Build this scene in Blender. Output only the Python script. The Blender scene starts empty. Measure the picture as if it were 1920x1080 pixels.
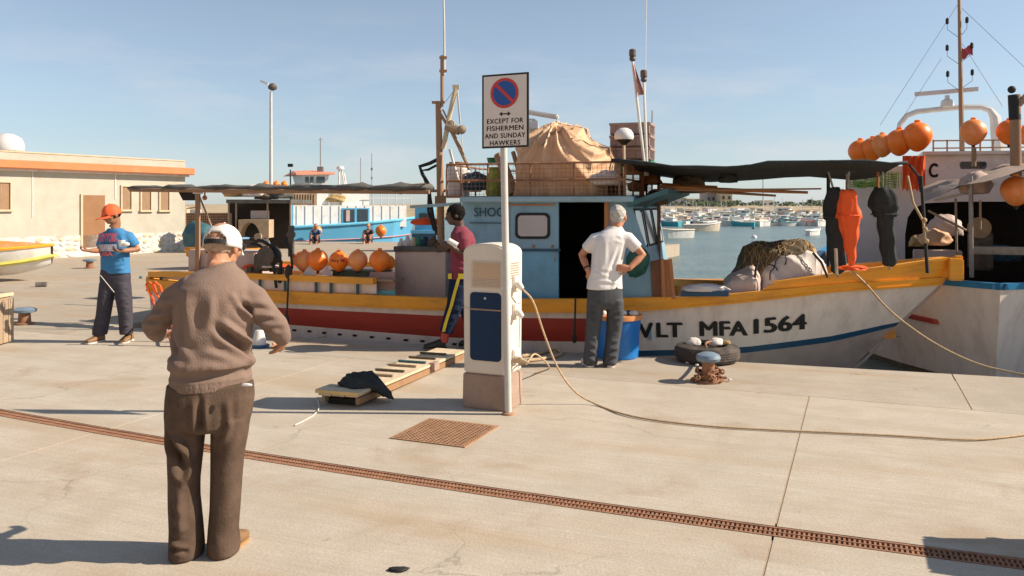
import bpy, math, random
import numpy as np
from mathutils import Vector, Matrix
R = math.radians
scn = bpy.context.scene
COL = scn.collection
# ------------------------------------------------------------------ camera, sky, sun, exposure
CAMH, F, CX, HY = 1.68, 1560.0, 960.0, 385.0
cam_d = bpy.data.cameras.new('camera'); cam = bpy.data.objects.new('camera', cam_d); COL.objects.link(cam)
cam.location = (0, 0, CAMH); cam.rotation_euler = (R(90), 0, 0)
cam_d.sensor_width = 36; cam_d.lens = F/1920*36; cam_d.shift_y = -(540-HY)/1920
cam_d.clip_start = .05; cam_d.clip_end = 5000
scn.camera = cam
SUN_EL, SUN_AZ = R(35), math.atan2(-.035, 1)          # azimuth measured from +X towards +Y
w = bpy.data.worlds.new('World'); scn.world = w; w.use_nodes = True
nt = w.node_tree; nt.nodes.clear()
sky = nt.nodes.new('ShaderNodeTexSky'); sky.sky_type = 'NISHITA'; sky.sun_disc = False
sky.sun_elevation = SUN_EL; sky.sun_rotation = R(90)-SUN_AZ
sky.air_density = 1.0; sky.dust_density = .35; sky.ozone_density = 1.6; sky.altitude = 10
hs = nt.nodes.new('ShaderNodeHueSaturation'); hs.inputs['Saturation'].default_value = .56; hs.inputs['Value'].default_value = 1.0
nt.links.new(sky.outputs[0], hs.inputs['Color'])
# thin low clouds
tc = nt.nodes.new('ShaderNodeTexCoord'); mp = nt.nodes.new('ShaderNodeMapping'); mp.inputs['Scale'].default_value = (3.2, 3.2, 13)
cn = nt.nodes.new('ShaderNodeTexNoise'); cn.inputs['Scale'].default_value = 1.3; cn.inputs['Detail'].default_value = 7; cn.inputs['Roughness'].default_value = .62
nt.links.new(tc.outputs['Generated'], mp.inputs[0]); nt.links.new(mp.outputs[0], cn.inputs['Vector'])
cr = nt.nodes.new('ShaderNodeMapRange'); cr.inputs['From Min'].default_value = .47; cr.inputs['From Max'].default_value = .72; cr.inputs['To Max'].default_value = .75
nt.links.new(cn.outputs['Fac'], cr.inputs['Value'])
sx = nt.nodes.new('ShaderNodeSeparateXYZ'); nt.links.new(tc.outputs['Generated'], sx.inputs[0])
lo = nt.nodes.new('ShaderNodeMapRange'); lo.inputs['From Min'].default_value = .24; lo.inputs['From Max'].default_value = .06
nt.links.new(sx.outputs['Z'], lo.inputs['Value'])
ml = nt.nodes.new('ShaderNodeMath'); ml.operation = 'MULTIPLY'; nt.links.new(cr.outputs[0], ml.inputs[0]); nt.links.new(lo.outputs[0], ml.inputs[1])
mx = nt.nodes.new('ShaderNodeMix'); mx.data_type = 'RGBA'
tint = nt.nodes.new('ShaderNodeMix'); tint.data_type = 'RGBA'; tint.blend_type = 'MULTIPLY'; tint.inputs[0].default_value = 1
tint.inputs[7].default_value = (.80, .905, 1.01, 1)
nt.links.new(hs.outputs[0], tint.inputs[6])
nt.links.new(ml.outputs[0], mx.inputs[0]); nt.links.new(tint.outputs[2], mx.inputs[6]); mx.inputs[7].default_value = (5.6, 5.7, 6.0, 1)
bg = nt.nodes.new('ShaderNodeBackground'); bg.inputs['Strength'].default_value = .088
nt.links.new(mx.outputs[2], bg.inputs[0])
wo = nt.nodes.new('ShaderNodeOutputWorld'); nt.links.new(bg.outputs[0], wo.inputs[0])
sd = bpy.data.lights.new('sun', 'SUN'); sd.energy = 4.9; sd.angle = R(.5); sd.color = (1, .87, .70)
so = bpy.data.objects.new('sun', sd); COL.objects.link(so)
sv = Vector((math.cos(SUN_EL)*math.cos(SUN_AZ), math.cos(SUN_EL)*math.sin(SUN_AZ), math.sin(SUN_EL)))
so.rotation_euler = sv.to_track_quat('Z', 'Y').to_euler(); so.location = (20, -10, 30)
scn.view_settings.view_transform = 'Standard'; scn.view_settings.look = 'None'
scn.view_settings.exposure = .56; scn.view_settings.gamma = 1; scn.view_settings.use_curve_mapping = False
scn.render.engine = 'CYCLES'
try: scn.cycles.use_denoising = True
except Exception: pass
scn.cycles.max_bounces = 6

# ------------------------------------------------------------------ helpers
rnd = random.Random(7)
def P(x, y, Y):
    return Vector(((x-CX)*Y/F, Y, CAMH-(y-HY)*Y/F))
def G(x, y, z=0.0):
    Y = (CAMH-z)*F/(y-HY); return P(x, y, Y)
class Node: pass
def lin(c):
    return tuple(((v/12.92) if v <= .04045 else ((v+.055)/1.055)**2.4) for v in c)
def hexc(h):
    h = h.lstrip('#'); return lin(tuple(int(h[i:i+2], 16)/255 for i in (0, 2, 4)))
def mat(name, col, rough=.65, var=.12, scale=6, bump=.15, bscale=40, metal=0., dirt=None, damt=.35, dscale=2.5,
        spec=.5, stretch=(1, 1, 1), trans=0., coat=0., sub=0., dth=.5, bdist=.01):
    m = bpy.data.materials.new(name); m.use_nodes = True; n = m.node_tree; b = n.nodes['Principled BSDF']
    b.inputs['Roughness'].default_value = rough; b.inputs['Metallic'].default_value = metal
    b.inputs['Specular IOR Level'].default_value = spec
    if coat: b.inputs['Coat Weight'].default_value = coat
    if trans: b.inputs['Transmission Weight'].default_value = trans
    t = n.nodes.new('ShaderNodeTexCoord'); mpg = n.nodes.new('ShaderNodeMapping'); mpg.inputs['Scale'].default_value = stretch
    n.links.new(t.outputs['Object'], mpg.inputs[0])
    no = n.nodes.new('ShaderNodeTexNoise'); no.inputs['Scale'].default_value = scale; no.inputs['Detail'].default_value = 5; no.inputs['Roughness'].default_value = .6
    n.links.new(mpg.outputs[0], no.inputs['Vector'])
    mr = n.nodes.new('ShaderNodeMapRange'); mr.inputs['From Min'].default_value = .3; mr.inputs['From Max'].default_value = .7
    n.links.new(no.outputs['Fac'], mr.inputs['Value'])
    mix = n.nodes.new('ShaderNodeMix'); mix.data_type = 'RGBA'
    mix.inputs[6].default_value = tuple(max(0, c*(1-var)) for c in col)+(1,)
    mix.inputs[7].default_value = tuple(min(1, c*(1+var)) for c in col)+(1,)
    n.links.new(mr.outputs[0], mix.inputs[0]); out = mix.outputs[2]
    if dirt is not None:
        nd = n.nodes.new('ShaderNodeTexNoise'); nd.inputs['Scale'].default_value = dscale; nd.inputs['Detail'].default_value = 8; nd.inputs['Roughness'].default_value = .7
        n.links.new(mpg.outputs[0], nd.inputs['Vector'])
        md = n.nodes.new('ShaderNodeMapRange'); md.inputs['From Min'].default_value = dth; md.inputs['From Max'].default_value = dth+.22; md.inputs['To Max'].default_value = damt
        n.links.new(nd.outputs['Fac'], md.inputs['Value'])
        m2 = n.nodes.new('ShaderNodeMix'); m2.data_type = 'RGBA'; n.links.new(md.outputs[0], m2.inputs[0]); n.links.new(out, m2.inputs[6]); m2.inputs[7].default_value = tuple(dirt)+(1,)
        out = m2.outputs[2]
    n.links.new(out, b.inputs['Base Color'])
    if bump:
        nb = n.nodes.new('ShaderNodeTexNoise'); nb.inputs['Scale'].default_value = bscale; nb.inputs['Detail'].default_value = 4
        n.links.new(mpg.outputs[0], nb.inputs['Vector'])
        bp = n.nodes.new('ShaderNodeBump'); bp.inputs['Strength'].default_value = bump; bp.inputs['Distance'].default_value = bdist
        n.links.new(nb.outputs['Fac'], bp.inputs['Height']); n.links.new(bp.outputs[0], b.inputs['Normal'])
    return m
def tag(o, label=None, cat=None, group=None, kind=None):
    if label: o['label'] = label
    if cat: o['category'] = cat
    if group: o['group'] = group
    if kind: o['kind'] = kind
    return o
MATW = {}
def thing(name, label, cat, loc=(0, 0, 0), rz=0, group=None, kind=None):
    o = bpy.data.objects.new(name, None); COL.objects.link(o); o.empty_display_size = .1
    o.location = loc; o.rotation_euler = (0, 0, rz)
    tag(o, label, cat, group, kind)
    MATW[o.name] = Matrix.Translation(Vector(loc)) @ Matrix.Rotation(rz, 4, 'Z')
    return o
def root_of(o):
    while o.parent: o = o.parent
    return o
class MB:
    def __init__(s): s.v = []; s.f = []; s.m = []; s.mi = 0
    def add(s, vs, fs, mi=None):
        k = len(s.v); s.v += [tuple(v) for v in vs]; s.f += [tuple(i+k for i in f) for f in fs]; s.m += [s.mi if mi is None else mi]*len(fs); return s
    def hexa(s, p, mi=None):      # 8 points: bottom 4 (ccw), top 4
        return s.add(p, [(3, 2, 1, 0), (4, 5, 6, 7), (0, 1, 5, 4), (1, 2, 6, 5), (2, 3, 7, 6), (3, 0, 4, 7)], mi)
    def box(s, c, d, ax=None, mi=None):   # centre, full dims, optional axes (3 unit vectors)
        c = Vector(c); X, Y, Z = ax if ax else (Vector((1, 0, 0)), Vector((0, 1, 0)), Vector((0, 0, 1)))
        hx, hy, hz = X*d[0]/2, Y*d[1]/2, Z*d[2]/2
        return s.hexa([c-hx-hy-hz, c+hx-hy-hz, c+hx+hy-hz, c-hx+hy-hz, c-hx-hy+hz, c+hx-hy+hz, c+hx+hy+hz, c-hx+hy+hz], mi)
    def bar(s, a, b, wd, th, up=(0, 0, 1), mi=None):
        a = Vector(a); b = Vector(b); d = (b-a); L = d.length; d.normalize(); up = Vector(up)
        if abs(d.dot(up)) > .97: up = Vector((1, 0, 0))
        sd_ = d.cross(up).normalized(); u2 = sd_.cross(d).normalized()
        return s.box((a+b)/2, (L, wd, th), (d, sd_, u2), mi)
    def tube(s, pts, r, n=8, caps=True, mi=None):
        pts = [Vector(p) for p in pts]; rs = r if isinstance(r, (list, tuple)) else [r]*len(pts)
        k = len(s.v); prev = None; rings = []
        for i, p in enumerate(pts):
            d = (pts[min(i+1, len(pts)-1)]-pts[max(i-1, 0)])
            if d.length < 1e-9: d = Vector((0, 0, 1))
            d.normalize()
            if prev is None: a = d.orthogonal().normalized()
            else:
                a = prev-d*prev.dot(d)
                a = a.normalized() if a.length > 1e-6 else d.orthogonal().normalized()
            prev = a; b = d.cross(a); rr = rs[i]; r1, r2 = rr if isinstance(rr, (list, tuple)) else (rr, rr)
            rings.append([p+a*math.cos(2*math.pi*j/n)*r1+b*math.sin(2*math.pi*j/n)*r2 for j in range(n)])
        vs = [q for g in rings for q in g]; fs = []
        for i in range(len(pts)-1):
            for j in range(n):
                fs.append((i*n+j, i*n+(j+1) % n, (i+1)*n+(j+1) % n, (i+1)*n+j))
        if caps:
            fs.append(tuple(reversed(range(n)))); fs.append(tuple((len(pts)-1)*n+j for j in range(n)))
        return s.add(vs, fs, mi)
    def loft(s, rings, caps=True, mi=None, closed=True):
        n = len(rings[0]); vs = [q for g in rings for q in g]; fs = []
        for i in range(len(rings)-1):
            for j in range(n if closed else n-1):
                fs.append((i*n+j, i*n+(j+1) % n, (i+1)*n+(j+1) % n, (i+1)*n+j))
        if caps and closed:
            fs.append(tuple(reversed(range(n)))); fs.append(tuple((len(rings)-1)*n+j for j in range(n)))
        return s.add(vs, fs, mi)
    def lathe(s, c, prof, n=20, ax=None, mi=None):   # prof: [(r,h)...] around axis
        c = Vector(c); X, Y, Z = ax if ax else (Vector((1, 0, 0)), Vector((0, 1, 0)), Vector((0, 0, 1)))
        rings = [[c+Z*h+(X*math.cos(2*math.pi*j/n)+Y*math.sin(2*math.pi*j/n))*max(r, 1e-4) for j in range(n)] for r, h in prof]
        return s.loft(rings, True, mi)
    def ball(s, c, r, n=14, m_=9, ax=None, mi=None):
        rr = r if isinstance(r, (tuple, list)) else (r, r, r)
        c = Vector(c); X, Y, Z = ax if ax else (Vector((1, 0, 0)), Vector((0, 1, 0)), Vector((0, 0, 1)))
        rings = []
        for i in range(m_+1):
            a = math.pi*i/m_; q = max(math.sin(a), .01)
            rings.append([c-Z*math.cos(a)*rr[2]+X*rr[0]*q*math.cos(2*math.pi*j/n)+Y*rr[1]*q*math.sin(2*math.pi*j/n) for j in range(n)])
        return s.loft(rings, True, mi)
    def poly(s, pts, th, up=(0, 0, 1), mi=None):      # flat polygon extruded down along -up
        up = Vector(up); n = len(pts); pts = [Vector(p) for p in pts]
        vs = pts+[p-up*th for p in pts]
        fs = [tuple(range(n)), tuple(reversed(range(n, 2*n)))]+[(j, j+n, (j+1) % n+n, (j+1) % n) for j in range(n)]
        return s.add(vs, fs, mi)
    def build(s, name, m, parent=None, smooth=False, world=True, bev=0, label=None, fixn=True):
        me = bpy.data.meshes.new(name); vs = s.v
        if parent is not None and world:
            Mi = MATW[root_of(parent).name].inverted(); vs = [Mi @ Vector(v) for v in vs]
        me.from_pydata([tuple(v) for v in vs], [], s.f)
        ms = m if isinstance(m, (list, tuple)) else [m]
        for q in ms: me.materials.append(q)
        if len(ms) > 1: me.polygons.foreach_set('material_index', s.m)
        if fixn:
            import bmesh
            bm = bmesh.new(); bm.from_mesh(me); bmesh.ops.recalc_face_normals(bm, faces=bm.faces)
            if bev: bmesh.ops.bevel(bm, geom=[e for e in bm.edges if len(e.link_faces) == 2 and e.calc_face_angle(0) > .6], offset=bev, segments=2, affect='EDGES', clamp_overlap=True)
            bm.to_mesh(me); bm.free()
        if smooth:
            me.polygons.foreach_set('use_smooth', [True]*len(me.polygons))
            if smooth != 2:
                try: me.set_sharp_from_angle(angle=R(38))
                except Exception: pass
        me.update()
        o = bpy.data.objects.new(name, me); COL.objects.link(o)
        if parent is not None: o.parent = parent
        if label: o['label'] = label
        return o
def copy_tree(o, parent=None, **kw):
    c = o.copy(); COL.objects.link(c); c.parent = parent
    for ch in list(o.children): copy_tree(ch, c)
    return c
def piece(o, name, parent, loc=None, rot=None, scale=None):   # copy that shares mesh
    c = bpy.data.objects.new(name, o.data); COL.objects.link(c); c.parent = parent
    if loc is not None: c.location = loc
    if rot is not None: c.rotation_euler = rot
    if scale is not None: c.scale = scale
    return c
def text_geo(body, size=1., bold=0., extrude=.0, space=1.0, align='LEFT'):
    cu = bpy.data.curves.new('t', 'FONT'); cu.body = body; cu.size = size; cu.offset = bold; cu.extrude = extrude
    cu.space_character = space; cu.align_x = align; cu.resolution_u = 4
    ob = bpy.data.objects.new('t', cu); COL.objects.link(ob)
    dg = bpy.context.evaluated_depsgraph_get(); dg.update()
    me = bpy.data.meshes.new_from_object(ob.evaluated_get(dg), depsgraph=dg)
    vs = [v.co.copy() for v in me.vertices]; fs = [tuple(p.vertices) for p in me.polygons]
    bpy.data.objects.remove(ob); bpy.data.curves.remove(cu); bpy.data.meshes.remove(me)
    return vs, fs
def text_on(body, name, m, parent, fn, width, height, bold=0., space=1., aspect=True, extrude=.004):
    # fn(u, v, w) -> world point; text fitted in [0,width]x[0,height]; bold = stroke widening in fractions of the height,
    # made by laying shifted copies of the strokes over each other (a curve offset would break the M)
    vs, fs = text_geo(body, 1., 0., 0., space)
    x0 = min(v.x for v in vs); x1 = max(v.x for v in vs); y0 = min(v.y for v in vs); y1 = max(v.y for v in vs)
    kx = bold*(y1-y0); b = MB(); n_ = 5 if bold else 1
    for k in range(n_):
        du = kx*k/max(n_-1, 1); dv = (0, .5, 1, .5, 0)[k]*kx*.45 if bold else 0
        W0 = x1-x0+kx; H0 = y1-y0+kx*.45
        b.add([fn((v.x-x0+du)/W0*width, (v.y-y0+dv)/H0*height, extrude+.0004*k) for v in vs], fs)
    return b.build(name, m, parent, fixn=False)
def rope(name, pts, r, m, label, cat, parent=None, n=6, sub=6, group=None):
    # catmull-rom through pts
    pts = [Vector(p) for p in pts]; q = []
    ext = [pts[0]*2-pts[1]]+pts+[pts[-1]*2-pts[-2]]
    for i in range(1, len(ext)-2):
        p0, p1, p2, p3 = ext[i-1:i+3]
        for k in range(sub):
            t = k/sub
            q.append(.5*((2*p1)+(p2-p0)*t+(2*p0-5*p1+4*p2-p3)*t*t+(3*p1-p0-3*p2+p3)*t**3))
    q.append(pts[-1])
    o = MB().tube(q, r, n).build(name, m, parent, smooth=2)
    if parent is None: tag(o, label, cat, group)
    return o
def np_noise(p, seed=0):      # cheap smooth pseudo noise, numpy (N,3)->N
    rs = np.random.RandomState(seed); out = np.zeros(len(p))
    for k in range(6):
        d = rs.normal(size=3); d /= np.linalg.norm(d); ph = rs.uniform(0, 6.28)
        d2 = rs.normal(size=3)
        out += np.sin(p@d*1.0*(1+.3*k)+ph+1.3*np.sin(p@d2*.7+ph*2))
    return out/6
def remesh(mb, voxel, smooth=4, sf=.5):
    me = bpy.data.meshes.new('tmp'); me.from_pydata(mb.v, [], mb.f)
    import bmesh
    bm = bmesh.new(); bm.from_mesh(me); bmesh.ops.recalc_face_normals(bm, faces=bm.faces); bm.to_mesh(me); bm.free()
    ob = bpy.data.objects.new('tmp', me); COL.objects.link(ob)
    md = ob.modifiers.new('r', 'REMESH'); md.mode = 'VOXEL'; md.voxel_size = voxel; md.use_smooth_shade = True
    if smooth:
        sm = ob.modifiers.new('s', 'SMOOTH'); sm.factor = sf; sm.iterations = smooth
    dg = bpy.context.evaluated_depsgraph_get(); dg.update()
    out = bpy.data.meshes.new_from_object(ob.evaluated_get(dg), depsgraph=dg)
    bpy.data.objects.remove(ob); bpy.data.meshes.remove(me)
    return out
def displace(me, fn):
    n = len(me.vertices); co = np.empty(n*3); me.vertices.foreach_get('co', co); co = co.reshape(-1, 3)
    no = np.empty(n*3); me.vertices.foreach_get('normal', no); no = no.reshape(-1, 3)
    co = co+no*fn(co, no)[:, None]
    me.vertices.foreach_set('co', co.ravel()); me.update()
def folds(co, segs):
    d = np.zeros(len(co))
    for a, b, wd, amp in segs:
        a = np.array(a, float); b = np.array(b, float); ab = b-a; L2 = ab@ab
        t = np.clip(((co-a)@ab)/L2, 0, 1); q = a+t[:, None]*ab
        dist = np.linalg.norm(co-q, axis=1)/wd
        taper = np.sin(np.pi*np.clip(t*.86+.07, 0, 1))
        d += amp*(1-dist**2)*np.exp(-dist**2/2)*taper
    return d
def mesh_obj(name, me, m, parent=None, smooth=True):
    me.materials.clear(); me.materials.append(m)
    if smooth: me.polygons.foreach_set('use_smooth', [True]*len(me.polygons))
    me.name = name
    o = bpy.data.objects.new(name, me); COL.objects.link(o)
    if parent is not None: o.parent = parent
    return o
def lump(c, rx, ry, rz, seed=0, amp=.12, freq=3., n=36, m_=20, flat=True, ax=None):
    mb = MB(); mb.ball((0, 0, 0), 1., n, m_); v = np.array(mb.v)
    dn = np_noise(v*freq, seed)*amp+np_noise(v*freq*2.7, seed+5)*amp*.45
    v = v*(1+dn[:, None])
    if flat: v[:, 2] = np.where(v[:, 2] < -.45, -.45+(v[:, 2]+.45)*.1, v[:, 2])
    v = v*np.array([rx, ry, rz])
    if ax: v = v@np.array([list(a) for a in ax])
    v = v+np.array(c); mb.v = [tuple(q) for q in v]
    return mb
# ------------------------------------------------------------------ materials
def ncol(n, scale, detail, vec, rough=.6):
    x = n.nodes.new('ShaderNodeTexNoise'); x.inputs['Scale'].default_value = scale; x.inputs['Detail'].default_value = detail; x.inputs['Roughness'].default_value = rough
    n.links.new(vec, x.inputs['Vector']); return x.outputs['Fac']
def mrange(n, v, a, b, c=0., d=1.):
    x = n.nodes.new('ShaderNodeMapRange'); x.inputs['From Min'].default_value = a; x.inputs['From Max'].default_value = b; x.inputs['To Min'].default_value = c; x.inputs['To Max'].default_value = d
    n.links.new(v, x.inputs['Value']); return x.outputs[0]
def mixc(n, f, a, b, blend='MIX'):
    x = n.nodes.new('ShaderNodeMix'); x.data_type = 'RGBA'; x.blend_type = blend
    if isinstance(f, (int, float)): x.inputs[0].default_value = f
    else: n.links.new(f, x.inputs[0])
    for i, q in ((6, a), (7, b)):
        if isinstance(q, tuple): x.inputs[i].default_value = q+(1,)
        else: n.links.new(q, x.inputs[i])
    return x.outputs[2]
def mapping(n, vec, sc=(1, 1, 1), rot=(0, 0, 0), loc=(0, 0, 0)):
    x = n.nodes.new('ShaderNodeMapping'); x.inputs['Scale'].default_value = sc; x.inputs['Rotation'].default_value = rot; x.inputs['Location'].default_value = loc
    n.links.new(vec, x.inputs[0]); return x.outputs[0]
def concrete_mat(name, base, rot):
    m = bpy.data.materials.new(name); m.use_nodes = True; n = m.node_tree; b = n.nodes['Principled BSDF']
    b.inputs['Roughness'].default_value = .88; b.inputs['Specular IOR Level'].default_value = .25
    o = n.nodes.new('ShaderNodeTexCoord').outputs['Object']
    r = mapping(n, o, (1, 1, 1), (0, 0, rot))
    br = mapping(n, r, (1.0, 24, 1)); br2 = mapping(n, r, (.25, 3.2, 1))
    big = ncol(n, .45, 6, o); med = ncol(n, 2.3, 7, o, .7); fine = ncol(n, 60, 3, o); spk = ncol(n, 160, 2, o)
    broom = ncol(n, 1.6, 5, br); streak = ncol(n, 1.1, 6, br2)
    c = mixc(n, mrange(n, big, .35, .65), tuple(v*.93 for v in base), tuple(min(1, v*1.06) for v in base))
    c = mixc(n, mrange(n, med, .42, .68, 0, .62), c, tuple(v*q for v, q in zip(base, (.74, .70, .64))))
    c = mixc(n, mrange(n, streak, .48, .66, 0, .5), c, tuple(v*q for v, q in zip(base, (.80, .76, .70))))
    c = mixc(n, mrange(n, broom, .40, .62, 0, .30), c, tuple(v*.66 for v in base))
    c = mixc(n, mrange(n, fine, .4, .6, 0, .34), c, tuple(v*.62 for v in base))
    c = mixc(n, mrange(n, spk, .56, .68, 0, .6), c, tuple(v*.5 for v in base))
    # rusty / oily blotches
    v1 = n.nodes.new('ShaderNodeTexNoise'); v1.inputs['Scale'].default_value = 1.15; v1.inputs['Detail'].default_value = 9; v1.inputs['Roughness'].default_value = .66; v1.inputs['Distortion'].default_value = .6
    n.links.new(mapping(n, o, (1, 1, 1), (0, 0, .7), (3.1, 7.7, 0)), v1.inputs['Vector'])
    c = mixc(n, mrange(n, v1.outputs['Fac'], .56, .70, 0, .42), c, (.30, .20, .12))
    v2 = ncol(n, 4.6, 4, mapping(n, o, (1, 1, 1), (0, 0, 0), (11, 4, 0)), .5)
    c = mixc(n, mrange(n, v2, .70, .76, 0, .45), c, (.20, .15, .11))
    # hairline cracks, masked so that they come and go
    vo = n.nodes.new('ShaderNodeTexVoronoi'); vo.feature = 'DISTANCE_TO_EDGE'; vo.inputs['Scale'].default_value = .42
    wv = n.nodes.new('ShaderNodeVectorMath'); wv.operation = 'ADD'; nz = n.nodes.new('ShaderNodeTexNoise'); nz.inputs['Scale'].default_value = 1.4; nz.inputs['Detail'].default_value = 6; n.links.new(o, nz.inputs['Vector'])
    n.links.new(o, wv.inputs[0]); n.links.new(nz.outputs['Color'], wv.inputs[1]); n.links.new(wv.outputs[0], vo.inputs['Vector'])
    ck = mrange(n, vo.outputs['Distance'], .0, .005, .55, 0); cm = mrange(n, big, .48, .58, 0, 1); mm_ = n.nodes.new('ShaderNodeMath'); mm_.operation = 'MULTIPLY'; n.links.new(ck, mm_.inputs[0]); n.links.new(cm, mm_.inputs[1])
    c = mixc(n, mm_.outputs[0], c, tuple(v*.35 for v in base))
    # broad tan washes
    tw = ncol(n, .8, 5, mapping(n, r, (.35, 1.4, 1), (0, 0, .3), (5, 9, 0)), .55); c = mixc(n, mrange(n, tw, .53, .66, 0, .5), c, (.40, .28, .17))
    n.links.new(c, b.inputs['Base Color'])
    bp = n.nodes.new('ShaderNodeBump'); bp.inputs['Strength'].default_value = .55; bp.inputs['Distance'].default_value = .004
    ad = n.nodes.new('ShaderNodeMath'); ad.operation = 'ADD'; n.links.new(broom, ad.inputs[0]); n.links.new(fine, ad.inputs[1])
    n.links.new(ad.outputs[0], bp.inputs['Height']); n.links.new(bp.outputs[0], b.inputs['Normal'])
    return m
UA = R(-22.6)
U = Vector((math.cos(UA), math.sin(UA), 0)); V = Vector((-math.sin(UA), math.cos(UA), 0))
M = {}
M['conc'] = concrete_mat('concrete', (.555, .485, .395), -UA)
M['conc2'] = concrete_mat('pale_concrete', (.50, .435, .355), -UA)
M['yard'] = concrete_mat('yard_concrete', (.47, .40, .315), .3)
M['joint'] = mat('joint_filler', (.37, .275, .19), .95)
M['rust'] = mat('rusty_iron', (.30, .145, .08), .85, .3, 14, .3, 60, dirt=(.10, .05, .03), damt=.6, dscale=6)
M['rust2'] = mat('rusty_steel_cover', (.36, .20, .11), .85, .25, 20, .3, 60, dirt=(.2, .1, .05), damt=.5, dscale=5)
M['void'] = mat('drain_dark', (.012, .010, .009), .95, bump=0)
M['white'] = mat('white_paint', (.72, .70, .66), .45, .05, 5, .08, 20, dirt=(.38, .30, .22), damt=.45, dscale=3)
M['hullwhite'] = mat('hull_white_paint', (.87, .745, .665), .42, .05, 3, .05, 12, dirt=(.45, .34, .28), damt=.45, dscale=2.4, stretch=(2.2, 2.2, .5), dth=.48)
M['hullpink'] = mat('antifouling', (.42, .33, .30), .6, .1, 4, .1, 30, dirt=(.2, .16, .13), damt=.5)
M['yellow'] = mat('yellow_paint', (.90, .385, .030), .42, .10, 4, .12, 25, dirt=(.42, .18, .05), damt=.55, dscale=3.2, stretch=(.6, .6, 3))
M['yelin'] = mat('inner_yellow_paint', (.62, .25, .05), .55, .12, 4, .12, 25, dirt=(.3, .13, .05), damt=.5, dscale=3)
M['red'] = mat('red_paint', (.44, .050, .032), .42, .10, 3, .08, 20, dirt=(.25, .07, .05), damt=.5, dscale=2.2, stretch=(.5, .5, 3))
M['navy'] = mat('navy_paint', (.010, .070, .15), .4, .1, 3, .05, 20)
M['cabblue'] = mat('cabin_blue_paint', (.23, .41, .53), .5, .08, 3, .08, 20, dirt=(.10, .17, .21), damt=.5, dscale=2.4, stretch=(1, 1, .5))
M['cabblue2'] = mat('door_blue_paint', (.15, .39, .58), .5, .08, 3, .08, 20, dirt=(.08, .15, .2), damt=.4, dscale=2.4)
M['rooflt'] = mat('roof_edge_paint', (.30, .45, .52), .5, .08, 3, .08, 20, dirt=(.2, .25, .25), damt=.5)
M['teal'] = mat('teal_paint', (.04, .13, .15), .55, .15, 3, .1, 20, dirt=(.03, .05, .05), damt=.5)
M['black'] = mat('black_rubber', (.018, .018, .018), .75, .2, 10, .2, 40)
M['canvas'] = mat('black_canvas', (.022, .026, .026), .85, .25, 6, .4, 30, dirt=(.06, .06, .055), damt=.5, dscale=4)
M['tarpgrey'] = mat('grey_tarp', (.10, .095, .085), .85, .3, 5, .4, 25, dirt=(.2, .17, .13), damt=.5, dscale=4)
M['darkint'] = mat('dark_interior', (.025, .018, .014), .9, .2, 5, 0)  # near-black base colour puts the shade of the interiors into their surfaces
M['wood'] = mat('weathered_wood', (.36, .26, .17), .8, .2, 3, .3, 20, stretch=(1, 1, 1), dirt=(.15, .10, .07), damt=.5, dscale=5)
M['woodlt'] = mat('pale_plank_wood', (.62, .50, .34), .75, .12, 3, .3, 30, dirt=(.3, .2, .12), damt=.5, dscale=5)
M['varn'] = mat('varnished_wood', (.46, .19, .07), .45, .2, 4, .15, 25, stretch=(1, 1, .3), dirt=(.25, .10, .05), damt=.5)
M['mastw'] = mat('mast_wood', (.34, .19, .10), .6, .25, 5, .2, 25, stretch=(1, 1, .2), dirt=(.12, .07, .04), damt=.6, dscale=5)
M['orange'] = mat('orange_buoy', (.98, .215, .012), .38, .06, 5, .05, 20, dirt=(.85, .36, .12), damt=.4, dscale=3, sub=0)
M['orange2'] = mat('faded_orange_buoy', (.90, .27, .05), .45, .1, 5, .05, 20, dirt=(.74, .48, .28), damt=.7, dscale=3, dth=.47)
M['ocloth'] = mat('orange_fabric', (.84, .10, .012), .75, .12, 6, .3, 40)
M['galv'] = mat('galvanised_steel', (.42, .40, .38), .5, .15, 12, .1, 50, metal=.55, dirt=(.3, .2, .14), damt=.35)
M['greypole'] = mat('grey_painted_pole', (.55, .53, .50), .5, .08, 6, .05, 30)
M['steel'] = mat('dull_steel', (.30, .28, .26), .45, .2, 8, .1, 40, metal=.6, dirt=(.2, .1, .05), damt=.6)
M['machine'] = mat('oily_machine', (.085, .065, .05), .55, .4, 10, .3, 40, dirt=(.22, .10, .05), damt=.7, dscale=8)
M['beige'] = mat('beige_panel', (.42, .30, .19), .75, .12, 4, .15, 30, dirt=(.2, .13, .08), damt=.5)
M['greypanel'] = mat('grey_lilac_panel', (.56, .44, .39), .65, .08, 4, .1, 30, dirt=(.24, .2, .18), damt=.5)
M['plaster'] = mat('cream_plaster', (.46, .43, .355), .9, .07, 2, .25, 18, dirt=(.36, .30, .22), damt=.6, dscale=1.1, dth=.52)
M['corn'] = mat('orange_cornice', (.56, .20, .075), .8, .08, 3, .15, 20, dirt=(.5, .26, .14), damt=.5)
M['whitew'] = mat('whitewash', (.62, .60, .56), .9, .05, 4, .3, 20, dirt=(.30, .24, .18), damt=.85, dscale=3.5, dth=.47)
M['brownb'] = mat('brown_board', (.29, .175, .10), .8, .1, 5, .2, 30)
M['brick'] = mat('brown_lattice', (.36, .23, .15), .85, .2, 8, .2, 40)
M['sand'] = mat('limestone', (.58, .46, .31), .9, .1, 3, .2, 20)
M['tarp_o'] = mat('tan_tarpaulin', (.62, .365, .205), .62, .12, 3, .3, 14, dirt=(.76, .56, .38), damt=.55, dscale=2.2, dth=.47)
M['netbrown'] = mat('brown_net', (.17, .125, .08), .95, .35, 26, .8, 90, dirt=(.05, .035, .02), damt=.8, dscale=14, bdist=.02)
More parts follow.
